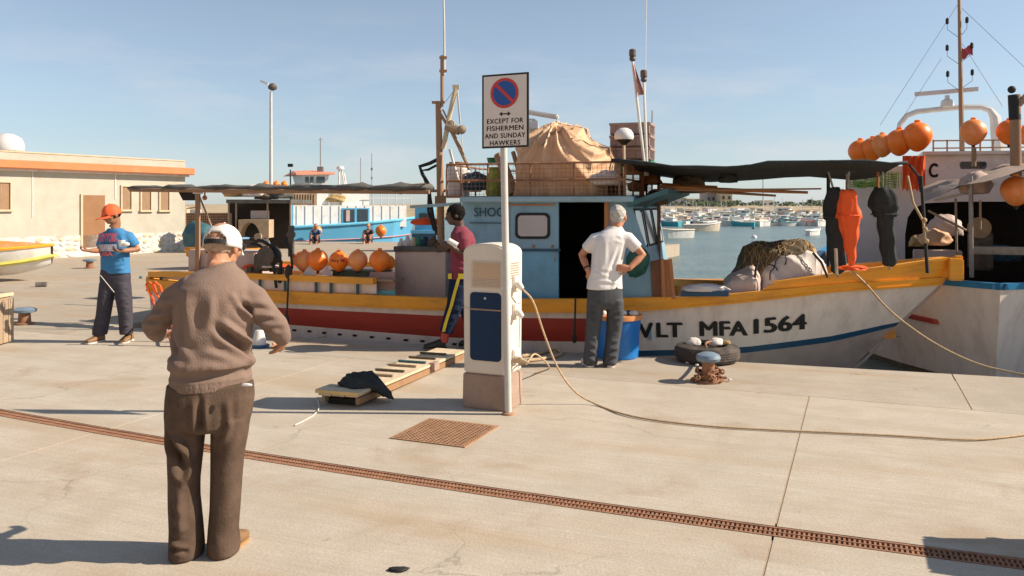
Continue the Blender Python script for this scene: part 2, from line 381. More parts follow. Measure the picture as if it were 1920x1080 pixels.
M['netstraw'] = mat('straw_net', (.50, .34, .15), .95, .3, 22, .8, 80, dirt=(.2, .12, .05), damt=.8, dscale=12, bdist=.02)
M['sack'] = mat('white_sack', (.74, .67, .62), .7, .1, 5, .4, 20, dirt=(.42, .30, .25), damt=.6, dscale=3)
M['bluetub'] = mat('blue_plastic', (.010, .16, .52), .38, .1, 4, .06, 20, dirt=(.03, .25, .55), damt=.4)
M['tyre'] = mat('dusty_tyre', (.055, .045, .04), .85, .25, 8, .2, 30, dirt=(.24, .18, .14), damt=.5, dscale=4)
M['pedestal'] = mat('pedestal_gelcoat', (.74, .67, .58), .5, .05, 4, .08, 20, dirt=(.45, .33, .24), damt=.4, dscale=4)
M['pedlouv'] = mat('pedestal_louvre', (.66, .54, .42), .6, .05, 4, .05, 20)
M['peddoor'] = mat('pedestal_navy_door', (.004, .028, .085), .45, .08, 5, .05, 20, spec=.25)
M['plinth'] = mat('plinth_concrete', (.40, .28, .22), .9, .18, 6, .4, 40, dirt=(.12, .09, .07), damt=.7, dscale=3)
M['signw'] = mat('sign_face', (.70, .63, .59), .45, .04, 4, .03, 20)
M['signblk'] = mat('sign_black', (.015, .015, .015), .5, .1, 4, 0)
M['signblue'] = mat('sign_blue', (.012, .085, .34), .45, .05, 4, 0)
M['signred'] = mat('sign_red', (.56, .045, .04), .45, .05, 4, 0)
M['ropetan'] = mat('tan_rope', (.50, .36, .22), .9, .2, 40, .4, 90)
M['ropewhite'] = mat('white_hose', (.70, .66, .60), .6, .08, 20, .1, 60)
M['ropedark'] = mat('dark_rope', (.05, .04, .03), .9, .2, 40, .4, 90)
M['bollblue'] = mat('blue_grey_bollard_paint', (.17, .235, .30), .6, .2, 8, .15, 40, dirt=(.35, .2, .12), damt=.6, dscale=7, dth=.56)
M['glass'] = mat('window_glass', (.46, .44, .45), .12, .05, 4, 0, spec=.6)
M['dglass'] = mat('dark_glass', (.03, .045, .055), .12, .1, 4, 0, spec=.6)
M['sea'] = None
M['green'] = mat('green_plastic', (.02, .20, .10), .5, .15, 5, .1, 20)
M['limeg'] = mat('lime_net', (.26, .36, .06), .8, .3, 14, .4, 50, dirt=(.4, .3, .05), damt=.7, dscale=7)
M['cyan'] = mat('cyan_plastic', (.16, .48, .50), .5, .1, 5, .1, 20)
M['azure'] = mat('azure_hull_paint', (.11, .37, .56), .42, .06, 2, .05, 10, dirt=(.10, .30, .44), damt=.4, dscale=1)
M['crateg'] = mat('grey_red_crate', (.34, .235, .205), .7, .1, 5, .1, 20)
M['cratel'] = mat('pale_crate', (.58, .50, .45), .7, .1, 5, .1, 20)
M['bluenet'] = mat('dark_blue_net', (.02, .05, .075), .9, .4, 20, .6, 70)
M['greyw'] = mat('grey_white', (.68, .63, .60), .5, .05, 5, .05, 20, dirt=(.4, .34, .3), damt=.4)
M['flag'] = mat('pink_flag', (.62, .36, .32), .8, .2, 6, .1, 20)
M['flagred'] = mat('red_flag', (.42, .05, .06), .8, .2, 6, .1, 20)
M['ink'] = mat('black_lettering', (.012, .012, .014), .5, .1, 4, 0)
M['inkred'] = mat('red_lettering', (.30, .03, .02), .5, .1, 4, 0)
M['inkblue'] = mat('teal_lettering', (.015, .06, .09), .5, .1, 4, 0)
M['sandc'] = mat('sand_coping', (.55, .44, .30), .9)
M['greensh'] = mat('green_shutter', (.03, .12, .08), .6)
for k_ in ('orange', 'orange2'):
    b_ = M[k_].node_tree.nodes['Principled BSDF']; b_.inputs['Subsurface Weight'].default_value = .45; b_.inputs['Subsurface Radius'].default_value = (1., .35, .05); b_.inputs['Subsurface Scale'].default_value = .12
# water
def water_mat():
    m = bpy.data.materials.new('sea_water'); m.use_nodes = True; n = m.node_tree; b = n.nodes['Principled BSDF']
    b.inputs['Base Color'].default_value = (.085, .185, .185, 1); b.inputs['Roughness'].default_value = .22; b.inputs['IOR'].default_value = 1.333
    o = n.nodes.new('ShaderNodeTexCoord').outputs['Object']
    a = ncol(n, 2.6, 5, mapping(n, o, (1, 1.9, 1), (0, 0, .3))); c = ncol(n, .35, 3, o)
    bp = n.nodes.new('ShaderNodeBump'); bp.inputs['Strength'].default_value = .9; bp.inputs['Distance'].default_value = .22
    n.links.new(a, bp.inputs['Height']); n.links.new(bp.outputs[0], b.inputs['Normal'])
    n.links.new(mixc(n, mrange(n, c, .35, .65), (.13, .185, .18), (.17, .23, .22)), b.inputs['Base Color'])
    return m
M['sea'] = water_mat()

# ------------------------------------------------------------------ quay frame
EA = R(-18.0)
E = Vector((math.cos(EA), math.sin(EA), 0)); N = Vector((-math.sin(EA), math.cos(EA), 0)); O = Vector((0, 9.713, 0))
ZW = -.5
def B(s, t, z): return O+E*s+N*t+Vector((0, 0, z))
def st(p): d = Vector(p)-O; return d.dot(E), d.dot(N)
def sz(x, y, t):
    k = (x-CX)/F; Y = (t+O.y*N.y)/(N.x*k+N.y); X = k*Y
    return (Vector((X, Y, 0))-O).dot(E), CAMH-(y-HY)*Y/F
def Bp(x, y, t): s, z = sz(x, y, t); return B(s, t, z)
def uv(u, v, z=0): return U*u+V*v+Vector((0, 0, z))
def vdrain(u): return 4.46+.0085*(u+1.9)**2
# sea
b = MB(); b.add([(-1500, -60, ZW), (1500, -60, ZW), (1500, 2600, ZW), (-1500, 2600, ZW)], [(0, 1, 2, 3)])
tag(b.build('sea', M['sea'], fixn=False), kind='structure')
# quay slabs
quay = thing('quay', 'broad pale concrete quay of broom finished slabs', 'quay', kind='structure'); del quay['category']
def edge_v(u):   # v of quay edge for given u
    # point u*U+v*V with dot(N)-O.N=0
    return (O.dot(N)-u*U.dot(N))/V.dot(N)
g = .0065
cols = [-.4+4.8*k for k in range(-9, 8)]
UL = -200
for i in range(len(cols)-1):
    a, c = cols[i]+g, cols[i+1]-g
    us = np.linspace(a, c, 7)
    lo_ = [uv(u, vdrain(max(-12, min(8, u)))-.075) for u in us]
    MB().poly([uv(c, -14), *[p for p in reversed(lo_)], uv(a, -14)][::-1], .25).build('slab', M['conc'], quay)
    hi_ = [uv(u, vdrain(max(-12, min(8, u)))+.075) for u in us]
    MB().poly([*hi_, uv(c, 7.748), uv(a, 7.748)], .25).build('slab', M['conc'], quay)
cols2 = [.86+3.6*k for k in range(-3, 12)]
sc_ = (B(-5.85, 0, 0)); uc = sc_.dot(U)
for i in range(-1, len(cols2)-1):
    a = (uc if i < 0 else cols2[i]+g); c = cols2[i+1]-g
    if c <= uc+.3: continue
    a = max(a, uc)
    MB().poly([uv(a, 7.755), uv(c, 7.755), uv(c, edge_v(c)), uv(a, edge_v(a))], 1.6).build('slab', M['conc2'], quay)
for k in range(-11, 0):   # long strip of slabs left of the berth
    pass
MB().poly([uv(-60, -14.2, -.13), uv(45, -14.2, -.13), uv(45, 7.9, -.13), uv(-60, 7.9, -.13)], .1).build('joint_bed', M['joint'], quay)
# yard: land round the back of the basin
c0 = uv(uc, 7.757); c1 = sc_; c2 = sc_+N*21.5
yd = [uv(-44, 7.757), c0-U*.012, c1-U*.012, c2+Vector((6.2, 4.2, 0)), Vector((3.2, 37.8, 0)), Vector((-22, 39.2, 0)), Vector((-90, 90, 0)), Vector((-120, 30, 0))]
tag(MB().poly(yd, 1.6).build('yard', M['yard']), kind='structure')
# far shore
sh = []
for k in range(25):
    x = -260+k*32; sh.append((x, 150+6*math.sin(k*1.7)+(.0 if x < 60 else -(x-60)*.12)))
v_ = []; f_ = []
rows = [(0, -1.2), (1.5, .1), (14, .5), (40, 1.3), (160, 2.0), (900, 3.0)]
for j, (dy, z) in enumerate(rows):
    for k, (x, y) in enumerate(sh): v_.append((x*(1+dy/300), y+dy, z+(.25*math.sin(k*2.1+j) if j > 1 else 0)))
n_ = len(sh)
for j in range(len(rows)-1):
    for k in range(n_-1): f_.append((j*n_+k, j*n_+k+1, (j+1)*n_+k+1, (j+1)*n_+k))
M['shore'] = mat('far_shore_ground', (.42, .32, .20), .95, .2, .12, .1, 5, dirt=(.16, .15, .08), damt=.7, dscale=.08)
tag(MB().add(v_, f_).build('far_shore', M['shore']), kind='structure')

MB().poly([uv(-12, 7.744, -.0035), uv(14, 7.744, -.0035), uv(14, 7.759, -.0035), uv(-12, 7.759, -.0035)], .01).build('joint_sealant', M['joint'], quay)
# unseen limestone houses added behind the viewer for warm bounce light
for i, (u0, u1, h) in enumerate([(-34, -16, 8.5), (-15.9, 2, 7.4), (2.1, 20, 9.0)]):
    hs_ = thing('waterfront_house', ['limestone house at the left of the waterfront street behind the viewer', 'middle limestone house of the waterfront street behind the viewer', 'limestone house at the right of the waterfront street behind the viewer'][i], 'house', uv((u0+u1)/2, -16), 0, 'houses on the waterfront street')
    MB().box(uv((u0+u1)/2, -19, h/2), (u1-u0, 6, h), (U, V, Vector((0, 0, 1)))).build('wall', mat('limestone_wall%d' % i, (.56, .42, .27), .9, .08, 2), hs_)
    MB().box(uv((u0+u1)/2, -18.9, h+.15), (u1-u0, 6.4, .3), (U, V, Vector((0, 0, 1)))).build('parapet', M['joint'] if False else M['sandc'], hs_)
    for k in range(5):
        for z in (1.4, 4.9):
            MB().box(uv(u0+(u1-u0)*(k+.5)/5, -15.98, z), (1.1, .08, 2.0 if z < 3 else 1.6), (U, V, Vector((0, 0, 1)))).build('door' if z < 3 else 'window', M['greensh'], hs_)
# ------------------------------------------------------------------ drain channel grating
drain = thing('channel_drain', 'long narrow rusty slotted channel drain crossing the quay', 'drain', uv(-2, 4.45))
def grate_sec():
    b = MB(); L, W = .498, .13; b.box((0, W/2-.008, -.012), (L, .016, .024)); b.box((0, -W/2+.008, -.012), (L, .016, .024)); b.box((0, 0, -.012), (L, .009, .022))
    fr = b.build('grate_frame', M['rust'], None, world=False)
    b = MB(); n = 21
    for k in range(n):
        b.box((-L/2+L*(k+.5)/n, 0, -.014), (.0115, W-.03, .02))
    gb = b.build('grate_bars', M['rust'], None, world=False); gb['kind'] = 'stuff'
    return fr, gb
fr0, gb0 = grate_sec(); first = True
MBc = MB()
us = np.arange(-9.6, 5.6, .5)
mp_ = [uv(u, vdrain(u)) for u in us]
for i in range(len(us)-1):
    a, c = mp_[i], mp_[i+1]; mid = (a+c)/2; ang = math.atan2(c.y-a.y, c.x-a.x)
    sec = bpy.data.objects.new('grate_section', None); COL.objects.link(sec); sec.parent = drain; sec.empty_display_size = .05
    sec.location = mid-drain.location; sec.rotation_euler = (0, 0, ang)
    for q in (fr0, gb0):
        o = q if first else q.copy()
        if not first: COL.objects.link(o)
        o.parent = sec
    first = False
b = MB(); lft = [p-V*.074 for p in mp_]; rgt = [p+V*.074 for p in mp_]
k = len(mp_); b.add([p+Vector((0, 0, -.115)) for p in lft]+[p+Vector((0, 0, -.115)) for p in rgt], [(i, i+1, i+1+k, i+k) for i in range(k-1)])
b.add([p for q in lft for p in (q+Vector((0, 0, -.003)), q+Vector((0, 0, -.115)))], [(2*i, 2*i+2, 2*i+3, 2*i+1) for i in range(k-1)])
b.add([p for q in rgt for p in (q+Vector((0, 0, -.003)), q+Vector((0, 0, -.115)))], [(2*i, 2*i+1, 2*i+3, 2*i+2) for i in range(k-1)])
b.build('channel', M['void'], drain, fixn=False)
for u_, v0_, v1_ in [(c_, 4.6, 7.74) for c_ in cols[1:-1] if -12 < c_ < 12]+[(c_, -3, 4.36) for c_ in cols[1:-1] if -12 < c_ < 12]+[(c_, 7.77, 9.0) for c_ in cols2 if -7 < c_ < 12]:
    b = MB(); b.poly([uv(u_-.0060, v0_, -.0035), uv(u_+.0060, v0_, -.0035), uv(u_+.0060, v1_, -.0035), uv(u_-.0060, v1_, -.0035)], .01); b.build('joint_sealant', M['joint'], quay)
# square gully cover
gc = G(836, 811); cov = thing('gully_cover', 'square rusty grid cover set in the quay before the pedestal', 'drain cover', (gc.x, gc.y, .004), UA)
b = MB()
for s_ in (-1, 1): b.box((0, s_*.29, .0), (.6, .02, .008)); b.box((s_*.29, 0, .0), (.02, .56, .008))
b.build('cover_frame', M['rust2'], cov, world=False)
b = MB(); b.box((0, 0, -.0025), (.56, .56, .003)); b.build('cover_base', mat('cover_recess', (.17, .085, .045), .9), cov, world=False)
b = MB()
for k in range(17): b.box((-.28+.56*(k+.5)/17, 0, .0025), (.014, .56, .006)); b.box((0, -.28+.56*(k+.5)/17, .0035), (.56, .014, .006))
o = b.build('cover_bars', M['rust2'], cov, world=False); o['kind'] = 'stuff'
# ------------------------------------------------------------------ generic hull
class Hull:
    def __init__(s, s0, sm, stem, tc, Bg, Bw, p=2.4, rs=.72, ztop=.6, zwl=-.5, fr=None):
        s.s0, s.sm, s.stem, s.tc, s.Bg, s.Bw, s.p, s.rs, s.zt, s.zw = s0, sm, stem, tc, Bg, Bw, p, rs, ztop, zwl
        s.fr = fr or B
    def half(s, q, z):
        k = min(max((s.zt-z)/(s.zt-s.zw), 0), 1.5); Bz = s.Bg-(s.Bg-s.Bw)*k**1.4
        if q >= s.sm:
            u = (q-s.sm)/(s.stem(z)-s.sm); u = min(max(u, 0), 1); return Bz*(1-u**s.p)
        u = (s.sm-q)/(s.sm-s.s0); return Bz*(1-(1-s.rs)*u**2.2)
    def sat(s, q, z):  # map nominal station so stations end at the stem line of each level
        return q
    def pt(s, q, z, side, off=0.):
        h = s.half(q, z)+off; return s.fr(q, s.tc+side*h, z)
    def solve(s, x, y, side=-1):
        t = s.tc-s.Bg
        for _ in range(12):
            q, z = sz(x, y, t); q = min(q, s.stem(z)); t = s.tc+side*s.half(q, z)
        return q, z
def prof(h, pts):
    a = sorted(h.solve(x, y) for x, y in pts); S = [p[0] for p in a]; Z = [p[1] for p in a]
    return lambda q: float(np.interp(q, S, Z))
def stations(h, n, extra=()):
    # nominal 0..1 ; position at level z: s0 + (stem(z)-s0)*w for forward part
    us = [1-(1-i/n)**1.0 for i in range(n+1)]
    us = sorted(set([u for u in us]+[.93, .97, .985]+list(extra))); return us
def hull_surface(h, levels, mats_fn, name, mats, parent, n=26, transom=True):
    # levels: list of functions z(q) from top to bottom
    us = stations(h, n); b = MB(); grid = {}
    send = h.stem(levels[0](99)); 
    for sd_ in (-1, 1):
        for i, u in enumerate(us):
            for j, lv in enumerate(levels):
                q = h.s0+(send-h.s0)*u; z = lv(q); 
                for _ in range(5):
                    se = h.stem(z); q = h.s0+(se-h.s0)*u; z = lv(q)
                grid[(sd_, i, j)] = len(b.v); b.v.append(tuple(h.pt(q, z, sd_)))
    for sd_ in (-1, 1):
        for i in range(len(us)-1):
            for j in range(len(levels)-1):
                a, c, d, e = grid[(sd_, i, j)], grid[(sd_, i+1, j)], grid[(sd_, i+1, j+1)], grid[(sd_, i, j+1)]
                b.f.append((a, c, d, e) if sd_ > 0 else (a, e, d, c)); b.m.append(mats_fn(j, (us[i]+us[i+1])/2))
    if transom:
        for j in range(len(levels)-1):
            b.f.append((grid[(-1, 0, j)], grid[(1, 0, j)], grid[(1, 0, j+1)], grid[(-1, 0, j+1)])); b.m.append(mats_fn(j, 0))
    L = len(levels)-1
    for i in range(len(us)-1):
        b.f.append((grid[(-1, i, L)], grid[(1, i, L)], grid[(1, i+1, L)], grid[(-1, i+1, L)])); b.m.append(mats_fn(L-1, us[i]))
    return b.build(name, mats, parent, smooth=True)
def band(h, zt, zb, q0, q1, o0, o1, name, m, parent, n=40, sides=(-1, 1), wrap=False):
    # rail of rectangular section following the hull, from offset o0 (inner) to o1 (outer)
    b = MB()
    for sd_ in sides:
        rings = []
        for i in range(n+1):
            w_ = i/n; q = q0+(q1-q0)*w_; T, Bt = zt(q), zb(q)
            qa = min(q, h.stem(T)-.005); qb = min(q, h.stem(Bt)-.005)
            rings.append([h.pt(qa, T, sd_, o0), h.pt(qa, T, sd_, o1), h.pt(qb, Bt, sd_, o1), h.pt(qb, Bt, sd_, o0)])
        b.loft(rings)
    return b.build(name, m, parent)
# ------------------------------------------------------------------ main boat
boat = thing('fishing_boat', 'open wooden fishing boat with yellow rail, red stripe and blue wheelhouse along the quay', 'boat', B(-.5, 1.7, ZW))
mh = Hull(-5.72, -.6, lambda z: float(np.interp(z, [-1.2, -.5, -.28, .26, .75, 1.2], [2.9, 3.62, 3.88, 4.33, 4.80, 5.05])), 1.72, 1.42, 1.20, p=2.3, rs=.80, ztop=.62)
T1 = prof(mh, [(245, 521), (318, 528), (493, 546), (829, 560), (1100, 562), (1250, 558), (1361, 554), (1427, 547), (1569, 534), (1758, 522)])
T2 = prof(mh, [(245, 540), (318, 545), (493, 563), (829, 578), (1160, 582.7), (1380, 565), (1569, 543.5), (1758, 531)])
T3 = prof(mh, [(245, 552), (509, 576), (829, 592), (976, 596), (1160, 597), (1380, 582), (1569, 560), (1740, 545)])
T4 = prof(mh, [(245, 575), (545, 609), (829, 632), (976, 638.7), (1185, 641), (1380, 627), (1569, 600), (1720, 570)])
T5 = prof(mh, [(248, 588), (500, 636), (829, 664), (1000, 664), (1197, 657.5), (1395, 651), (1560, 630), (1682, 604)])
T6 = prof(mh, [(248, 598), (500, 648), (829, 676), (1000, 675), (1197, 668), (1395, 662), (1560, 641), (1682, 612)])
mats_m = [M['hullwhite'], M['red'], M['navy'], M['hullpink']]
qr0 = mh.solve(478, 590)[0]; qr1 = mh.solve(1188, 620)[0]
def mfn(j, u):
    q = mh.s0+(4.5-mh.s0)*u
    if j == 2: return 1 if qr0 < q < qr1 else 0
    if j == 4: return 2
    if j >= 5: return 3
    return 0
hull_surface(mh, [T1, T2, T3, T4, T5, T6, lambda q: -.45, lambda q: -.95], mfn, 'hull', mats_m, boat, n=60)
band(mh, lambda q: T1(q)+.012, T2, mh.s0-.01, 4.85, -.06, .045, 'rub_rail', M['yellow'], boat, n=70)
band(mh, lambda q: T2(q)+.004, lambda q: T2(q)-.022, mh.s0-.01, 4.8, -.02, .055, 'rub_rail_lip', M['yellow'], boat, n=70)
q0 = mh.solve(1430, 545)[0]
TB = prof(mh, [(1425, 546), (1446, 533), (1569, 516.5), (1680, 501), (1768, 488)])
band(mh, TB, lambda q: T1(q)+.014, q0, 5.0, -.09, .012, 'bow_bulwark', M['yellow'], boat, n=30)
band(mh, lambda q: TB(q)+.03, lambda q: TB(q)+.001, q0+.12, 5.02, -.12, .03, 'bow_cap_rail', M['yellow'], boat, n=30)
# stem post
b = MB(); sp = [(mh.stem(z)+.02, z) for z in (-.45, -.2, .1, .4, .7, .9, 1.02)]
b.tube([B(q-.01, mh.tc, z) for q, z in sp], .018, 6); b.build('stem_post', M['hullpink'], boat)
b = MB(); b.box(B(4.93, mh.tc, .93), (.16, .30, .26), (E, N, Vector((0, 0, 1)))); b.box(B(4.98, mh.tc, 1.07), (.10, .12, .03), (E, N, Vector((0, 0, 1)))); b.build('stem_head', M['yellow'], boat, bev=.02)
# transom rails
# deck
DZ = .10
b = MB(); ss = np.linspace(mh.s0+.02, 4.35, 30)
vs = [mh.pt(q, DZ, -1, -.05) for q in ss]+[mh.pt(q, DZ, 1, -.05) for q in ss]
b.add(vs, [(i, i+1, i+31, i+30) for i in range(29)]); b.build('deck', mat('worn_deck', (.30, .25, .21), .8, .2, 5, dirt=(.12, .1, .08), damt=.6), boat)
# inner ceiling planks of the hull sides (each frame/rib proud)
b = MB()
for sd_ in (-1, 1):
    rings = [[mh.pt(min(q, 4.3), T1(q)-.005, sd_, -.065), mh.pt(min(q, 4.3), DZ-.02, sd_, -.07)] for q in np.linspace(mh.s0, 4.3, 40)]
    b.loft(rings, caps=False, closed=False)
b.build('bulwark_lining', M['yelin'], boat)
# aft upper rail with posts and white infill
UR0 = prof(mh, [(245, 509), (318, 509), (480, 513), (690, 521), (760, 524)])
UR1 = prof(mh, [(245, 520), (318, 519), (480, 523.5), (690, 533), (760, 536)])
qe = mh.solve(700, 525)[0]
band(mh, UR0, UR1, mh.s0, qe, -.09, .01, 'upper_rail', M['yellow'], boat, n=30)
band(mh, UR1, lambda q: T1(q)+.02, mh.s0, qe, -.10, -.07, 'rail_infill', M['hullwhite'], boat, n=30)
for i, x in enumerate([262, 300, 372, 456, 485, 532, 590, 618, 668]):
    for sd_ in (-1, 1):
        q = mh.solve(x, 540)[0]; b = MB(); b.tube([mh.pt(q, T1(q), sd_, -.03), mh.pt(q, UR1(q)+.01, sd_, -.03)], .022, 6); b.build('rail_post', M['teal'], boat)
# stern transom board
b = MB(); b.bar(B(mh.s0-.02, mh.tc-1.12, T1(-5.7)-.03), B(mh.s0-.02, mh.tc+1.12, T1(-5.7)-.03), .07, .14); b.build('transom_rail', M['yellow'], boat)
# registration letters
def on_hull(q0, z0, dq, dz):      # baseline direction per metre
    def f(u, v, w_):
        q = q0+u; z = z0+dz(u)+v
        return mh.pt(q, z, -1, w_)
    return f
def hull_text(body, x0, x1, yt0, yb0, yt1, yb1, m=None, bold=.13, skew=0.):
    qa, zb = mh.solve(x0, yb0); _, zt = mh.solve(x0, yt0); qb, zb1 = mh.solve(x1, yb1); _, zt1 = mh.solve(x1, yt1)
    W = qb-qa
    def f(u, v, w_):
        k = u/W; lo = zb+(zb1-zb)*k; hi = zt+(zt1-zt)*k
        return mh.pt(qa+u+skew*v*(hi-lo), lo+(hi-lo)*v, -1, w_)
    return text_on(body, 'registration_letters', m or M['ink'], boat, f, W, 1.0, bold=bold, extrude=.008)
hull_text('V', 1197, 1226, 605.5, 634, 604.5, 633)
hull_text('LT', 1231, 1281, 604.5, 632.5, 604.5, 632)
hull_text('MFA', 1312, 1403, 602, 630, 601.5, 629)
hull_text('1564', 1413, 1513, 598, 626.5, 587.5, 617)
# small draught marks on the white strip under the red
for i, (x, y) in enumerate([(552, 619), (580, 621), (608, 624), (637, 627), (665, 629), (697, 632), (728, 634.5), (761, 637.5), (792, 639.5), (852, 645)]):
    b = MB(); q, z = mh.solve(x, y)
    b.add([mh.pt(q-.035, z-.012, -1, .006), mh.pt(q+.02, z-.016, -1, .006), mh.pt(q+.045, z+.012, -1, .006), mh.pt(q-.02, z+.016, -1, .006)], [(0, 1, 2, 3)])
    b.build('draught_mark', M['ink'], boat, fixn=False)

# ---- wheelhouse
cab = boat
tn, tf = .52, 2.75
def wallpoly(pts, t, th, name, m, parent, bev=0):
    b = MB(); b.poly([Bp(x, y, t) for x, y in pts], th, up=-N); return b.build(name, m, parent, bev=bev)
wallpoly([(866, 377), (962, 377), (962, 566), (866, 566)], tn+.02, .04, 'cabin_wall', M['cabblue'], cab)
wallpoly([(1140, 377), (1181, 377), (1219, 486), (1223, 566), (1140, 566)], tn+.02, .04, 'cabin_wall', M['cabblue'], cab)
# sliding door, with window, upper and lower panels
wallpoly([(958, 378), (1047, 378), (1047, 468), (958, 468)], tn-.03, .035, 'sliding_door', M['cabblue'], cab)
wallpoly([(958, 470), (1047, 470), (1047, 560), (958, 560)], tn-.03, .035, 'lower_door_panel', M['cabblue2'], cab)
wallpoly([(955, 466.5), (1050, 466.5), (1050, 471.5), (955, 471.5)], tn-.045, .02, 'door_trim', M['navy'], cab)
def rrect(x0, y0, x1, y1, r, t, off=0, n=5):
    pts = []
    for cx, cy, a0 in ((x1-r, y0+r, -90), (x1-r, y1-r, 0), (x0+r, y1-r, 90), (x0+r, y0+r, 180)):
        for k in range(n+1):
            a = R(a0+90*k/n); pts.append((cx+r*math.cos(a), cy+r*math.sin(a)))
    return pts
wallpoly(rrect(966, 399, 1031, 448, 10, 0), tn-.045, .012, 'window_gasket', M['black'], cab)
wallpoly(rrect(971, 404, 1026, 443, 7, 0), tn-.049, .012, 'window_pane', M['glass'], cab)
# left wall, far wall, front
A3 = (E, N, Vector((0, 0, 1)))
s_l = sz(866, 377, tn)[0]; s_r = sz(1181, 377, tn)[0]; s_rb = sz(1221, 560, tn)[0]; zr = sz(1000, 377, tn)[1]
MB().box(B(s_l+.02, (tn+tf)/2+.03, (DZ+zr)/2), (.04, tf-tn-.06, zr-DZ), A3).build('cabin_wall', M['cabblue'], cab)
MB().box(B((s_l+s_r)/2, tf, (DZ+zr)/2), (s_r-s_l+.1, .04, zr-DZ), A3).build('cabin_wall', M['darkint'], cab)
# interior bulkhead and bench, their shade put in as near-black colour
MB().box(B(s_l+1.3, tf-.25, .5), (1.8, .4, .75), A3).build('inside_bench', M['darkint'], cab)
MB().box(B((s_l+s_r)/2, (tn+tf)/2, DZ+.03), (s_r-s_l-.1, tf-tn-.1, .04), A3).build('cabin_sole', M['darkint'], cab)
b = MB(); wc = B(s_r-.28, 1.35, 1.05)
b.tube([wc+N*.2*math.cos(a)+Vector((0, 0, .2*math.sin(a))) for a in np.linspace(0, 2*math.pi, 17)], .014, 6)
for k in range(3): b.bar(wc-N*.2*math.cos(k*1.05)-Vector((0, 0, .2*math.sin(k*1.05))), wc+N*.2*math.cos(k*1.05)+Vector((0, 0, .2*math.sin(k*1.05))), .02, .015)
b.build('steering_wheel', M['varn'], cab)
# door jamb
wallpoly([(1133, 379), (1141, 379), (1141, 560), (1133, 560)], tn-.01, .05, 'door_jamb', M['varn'], cab)
MB().box(Bp(995, 384, tn-.03), (.6, .02, .02), A3).build('door_track', M['varn'], cab)
# sloping front with panes
def fr_pt(w_, z):     # w_ 0 near ..1 far ; slope between roof and base
    k = (zr-z)/(zr-.35); sfront = s_r+(s_rb-s_r)*min(max(k, 0), 1); return B(sfront, tn+.03+(tf-tn-.03)*w_, z)
def fpanel(w0, w1, z0, z1, name, m, off=0., th=.03):
    nrm = (fr_pt(1, .5)-fr_pt(0, .5)).cross(fr_pt(0, zr)-fr_pt(0, .5)).normalized()
    if nrm.dot(E) < 0: nrm = -nrm
    pts = [fr_pt(w0, z0)+nrm*off, fr_pt(w1, z0)+nrm*off, fr_pt(w1, z1)+nrm*off, fr_pt(w0, z1)+nrm*off]
    b = MB(); b.poly(pts, th, up=nrm); return b.build(name, m, cab)
fpanel(0, 1, .35, 1.16, 'front_panel', M['cabblue'], 0); fpanel(0, 1, DZ, .35, 'front_panel', M['cabblue'], 0)
fpanel(0, 1, 1.64, zr, 'front_panel', M['cabblue'], 0)
for w0, w1 in ((0, .05), (.31, .36), (.64, .69), (.95, 1)): fpanel(w0, w1, 1.16, 1.64, 'window_mullion', M['cabblue'], 0)
for w0, w1 in ((.05, .31), (.36, .64), (.69, .95)):
    fpanel(w0+.01, w1-.01, 1.18, 1.62, 'window_pane', M['glass'], .004, .02)
    for a_, b_, c_, d_ in ((w0, w1, 1.16, 1.185), (w0, w1, 1.615, 1.64), (w0, w0+.025, 1.16, 1.64), (w1-.025, w1, 1.16, 1.64)): fpanel(a_, b_, c_, d_, 'window_gasket', M['black'], .007, .02)
# roof slab, fascia, visor
s_e = sz(862, 370, tn-.12)[0]; s_e2 = sz(1188, 370, tn-.12)[0]
zf0, zf1 = sz(980, 379, tn-.12)[1], sz(980, 368.5, tn-.12)[1]
MB().box(B((s_e+s_e2)/2, (tn+tf)/2, (zf0+zf1)/2), (s_e2-s_e, tf-tn+.26, zf1-zf0), A3).build('cabin_roof', M['rooflt'], cab, bev=.01)
b = MB(); b.bar(Bp(770, 388, tn+.2), Bp(864, 382, tn+.2), .05, .04); b.build('roof_beam', M['rooflt'], cab)
MB().box(B((s_e+s_e2)/2, (tn+tf)/2, zf1+.004), (s_e2-s_e-.1, tf-tn+.14, .012), A3).build('roof_deck', M['tarpgrey'], cab)
b = MB(); va, vb = Bp(1176, 389, tn-.1), Bp(1252, 361, tn-.1); vl = va+N*(tf-tn+.2)
b.hexa([va, vb, vb+N*(tf-tn+.2), vl, va+Vector((0, 0, .06)), vb+Vector((0, 0, .05)), vb+N*(tf-tn+.2)+Vector((0, 0, .05)), vl+Vector((0, 0, .06))]); b.build('visor', M['teal'], cab)
for t_ in (.3, 1.7): b = MB(); b.bar(Bp(1250, 362, tn+t_), Bp(1200, 396, tn+t_), .03, .03); b.build('visor_bracket', M['teal'], cab)
# name on wheelhouse
def cab_text(body, x0, x1, y0, y1, name, m, bold=0.):
    s0_, zb = sz(x0, y1, tn-.002); s1_, _ = sz(x1, y1, tn-.002); _, zt = sz(x0, y0, tn-.002)
    return text_on(body, name, m, cab, lambda u, v, w_: B(s0_+u, tn-.002-w_, zb+v), s1_-s0_, zt-zb, bold=bold)
cab_text('SHOC', 889, 945, 389, 406, 'name_lettering', M['inkblue'], .04)
MB().box(Bp(910, 418, tn-.004), (.42, .008, .012), A3).build('name_underline', M['inkblue'], cab)
b = MB()
for k in range(4): b.bar(Bp(834, 369, tn+.25+.55*k), Bp(872, 369, tn+.25+.55*k), .05, .03)
b.build('roof_outrigger', M['rust'], cab)['kind'] = 'stuff'
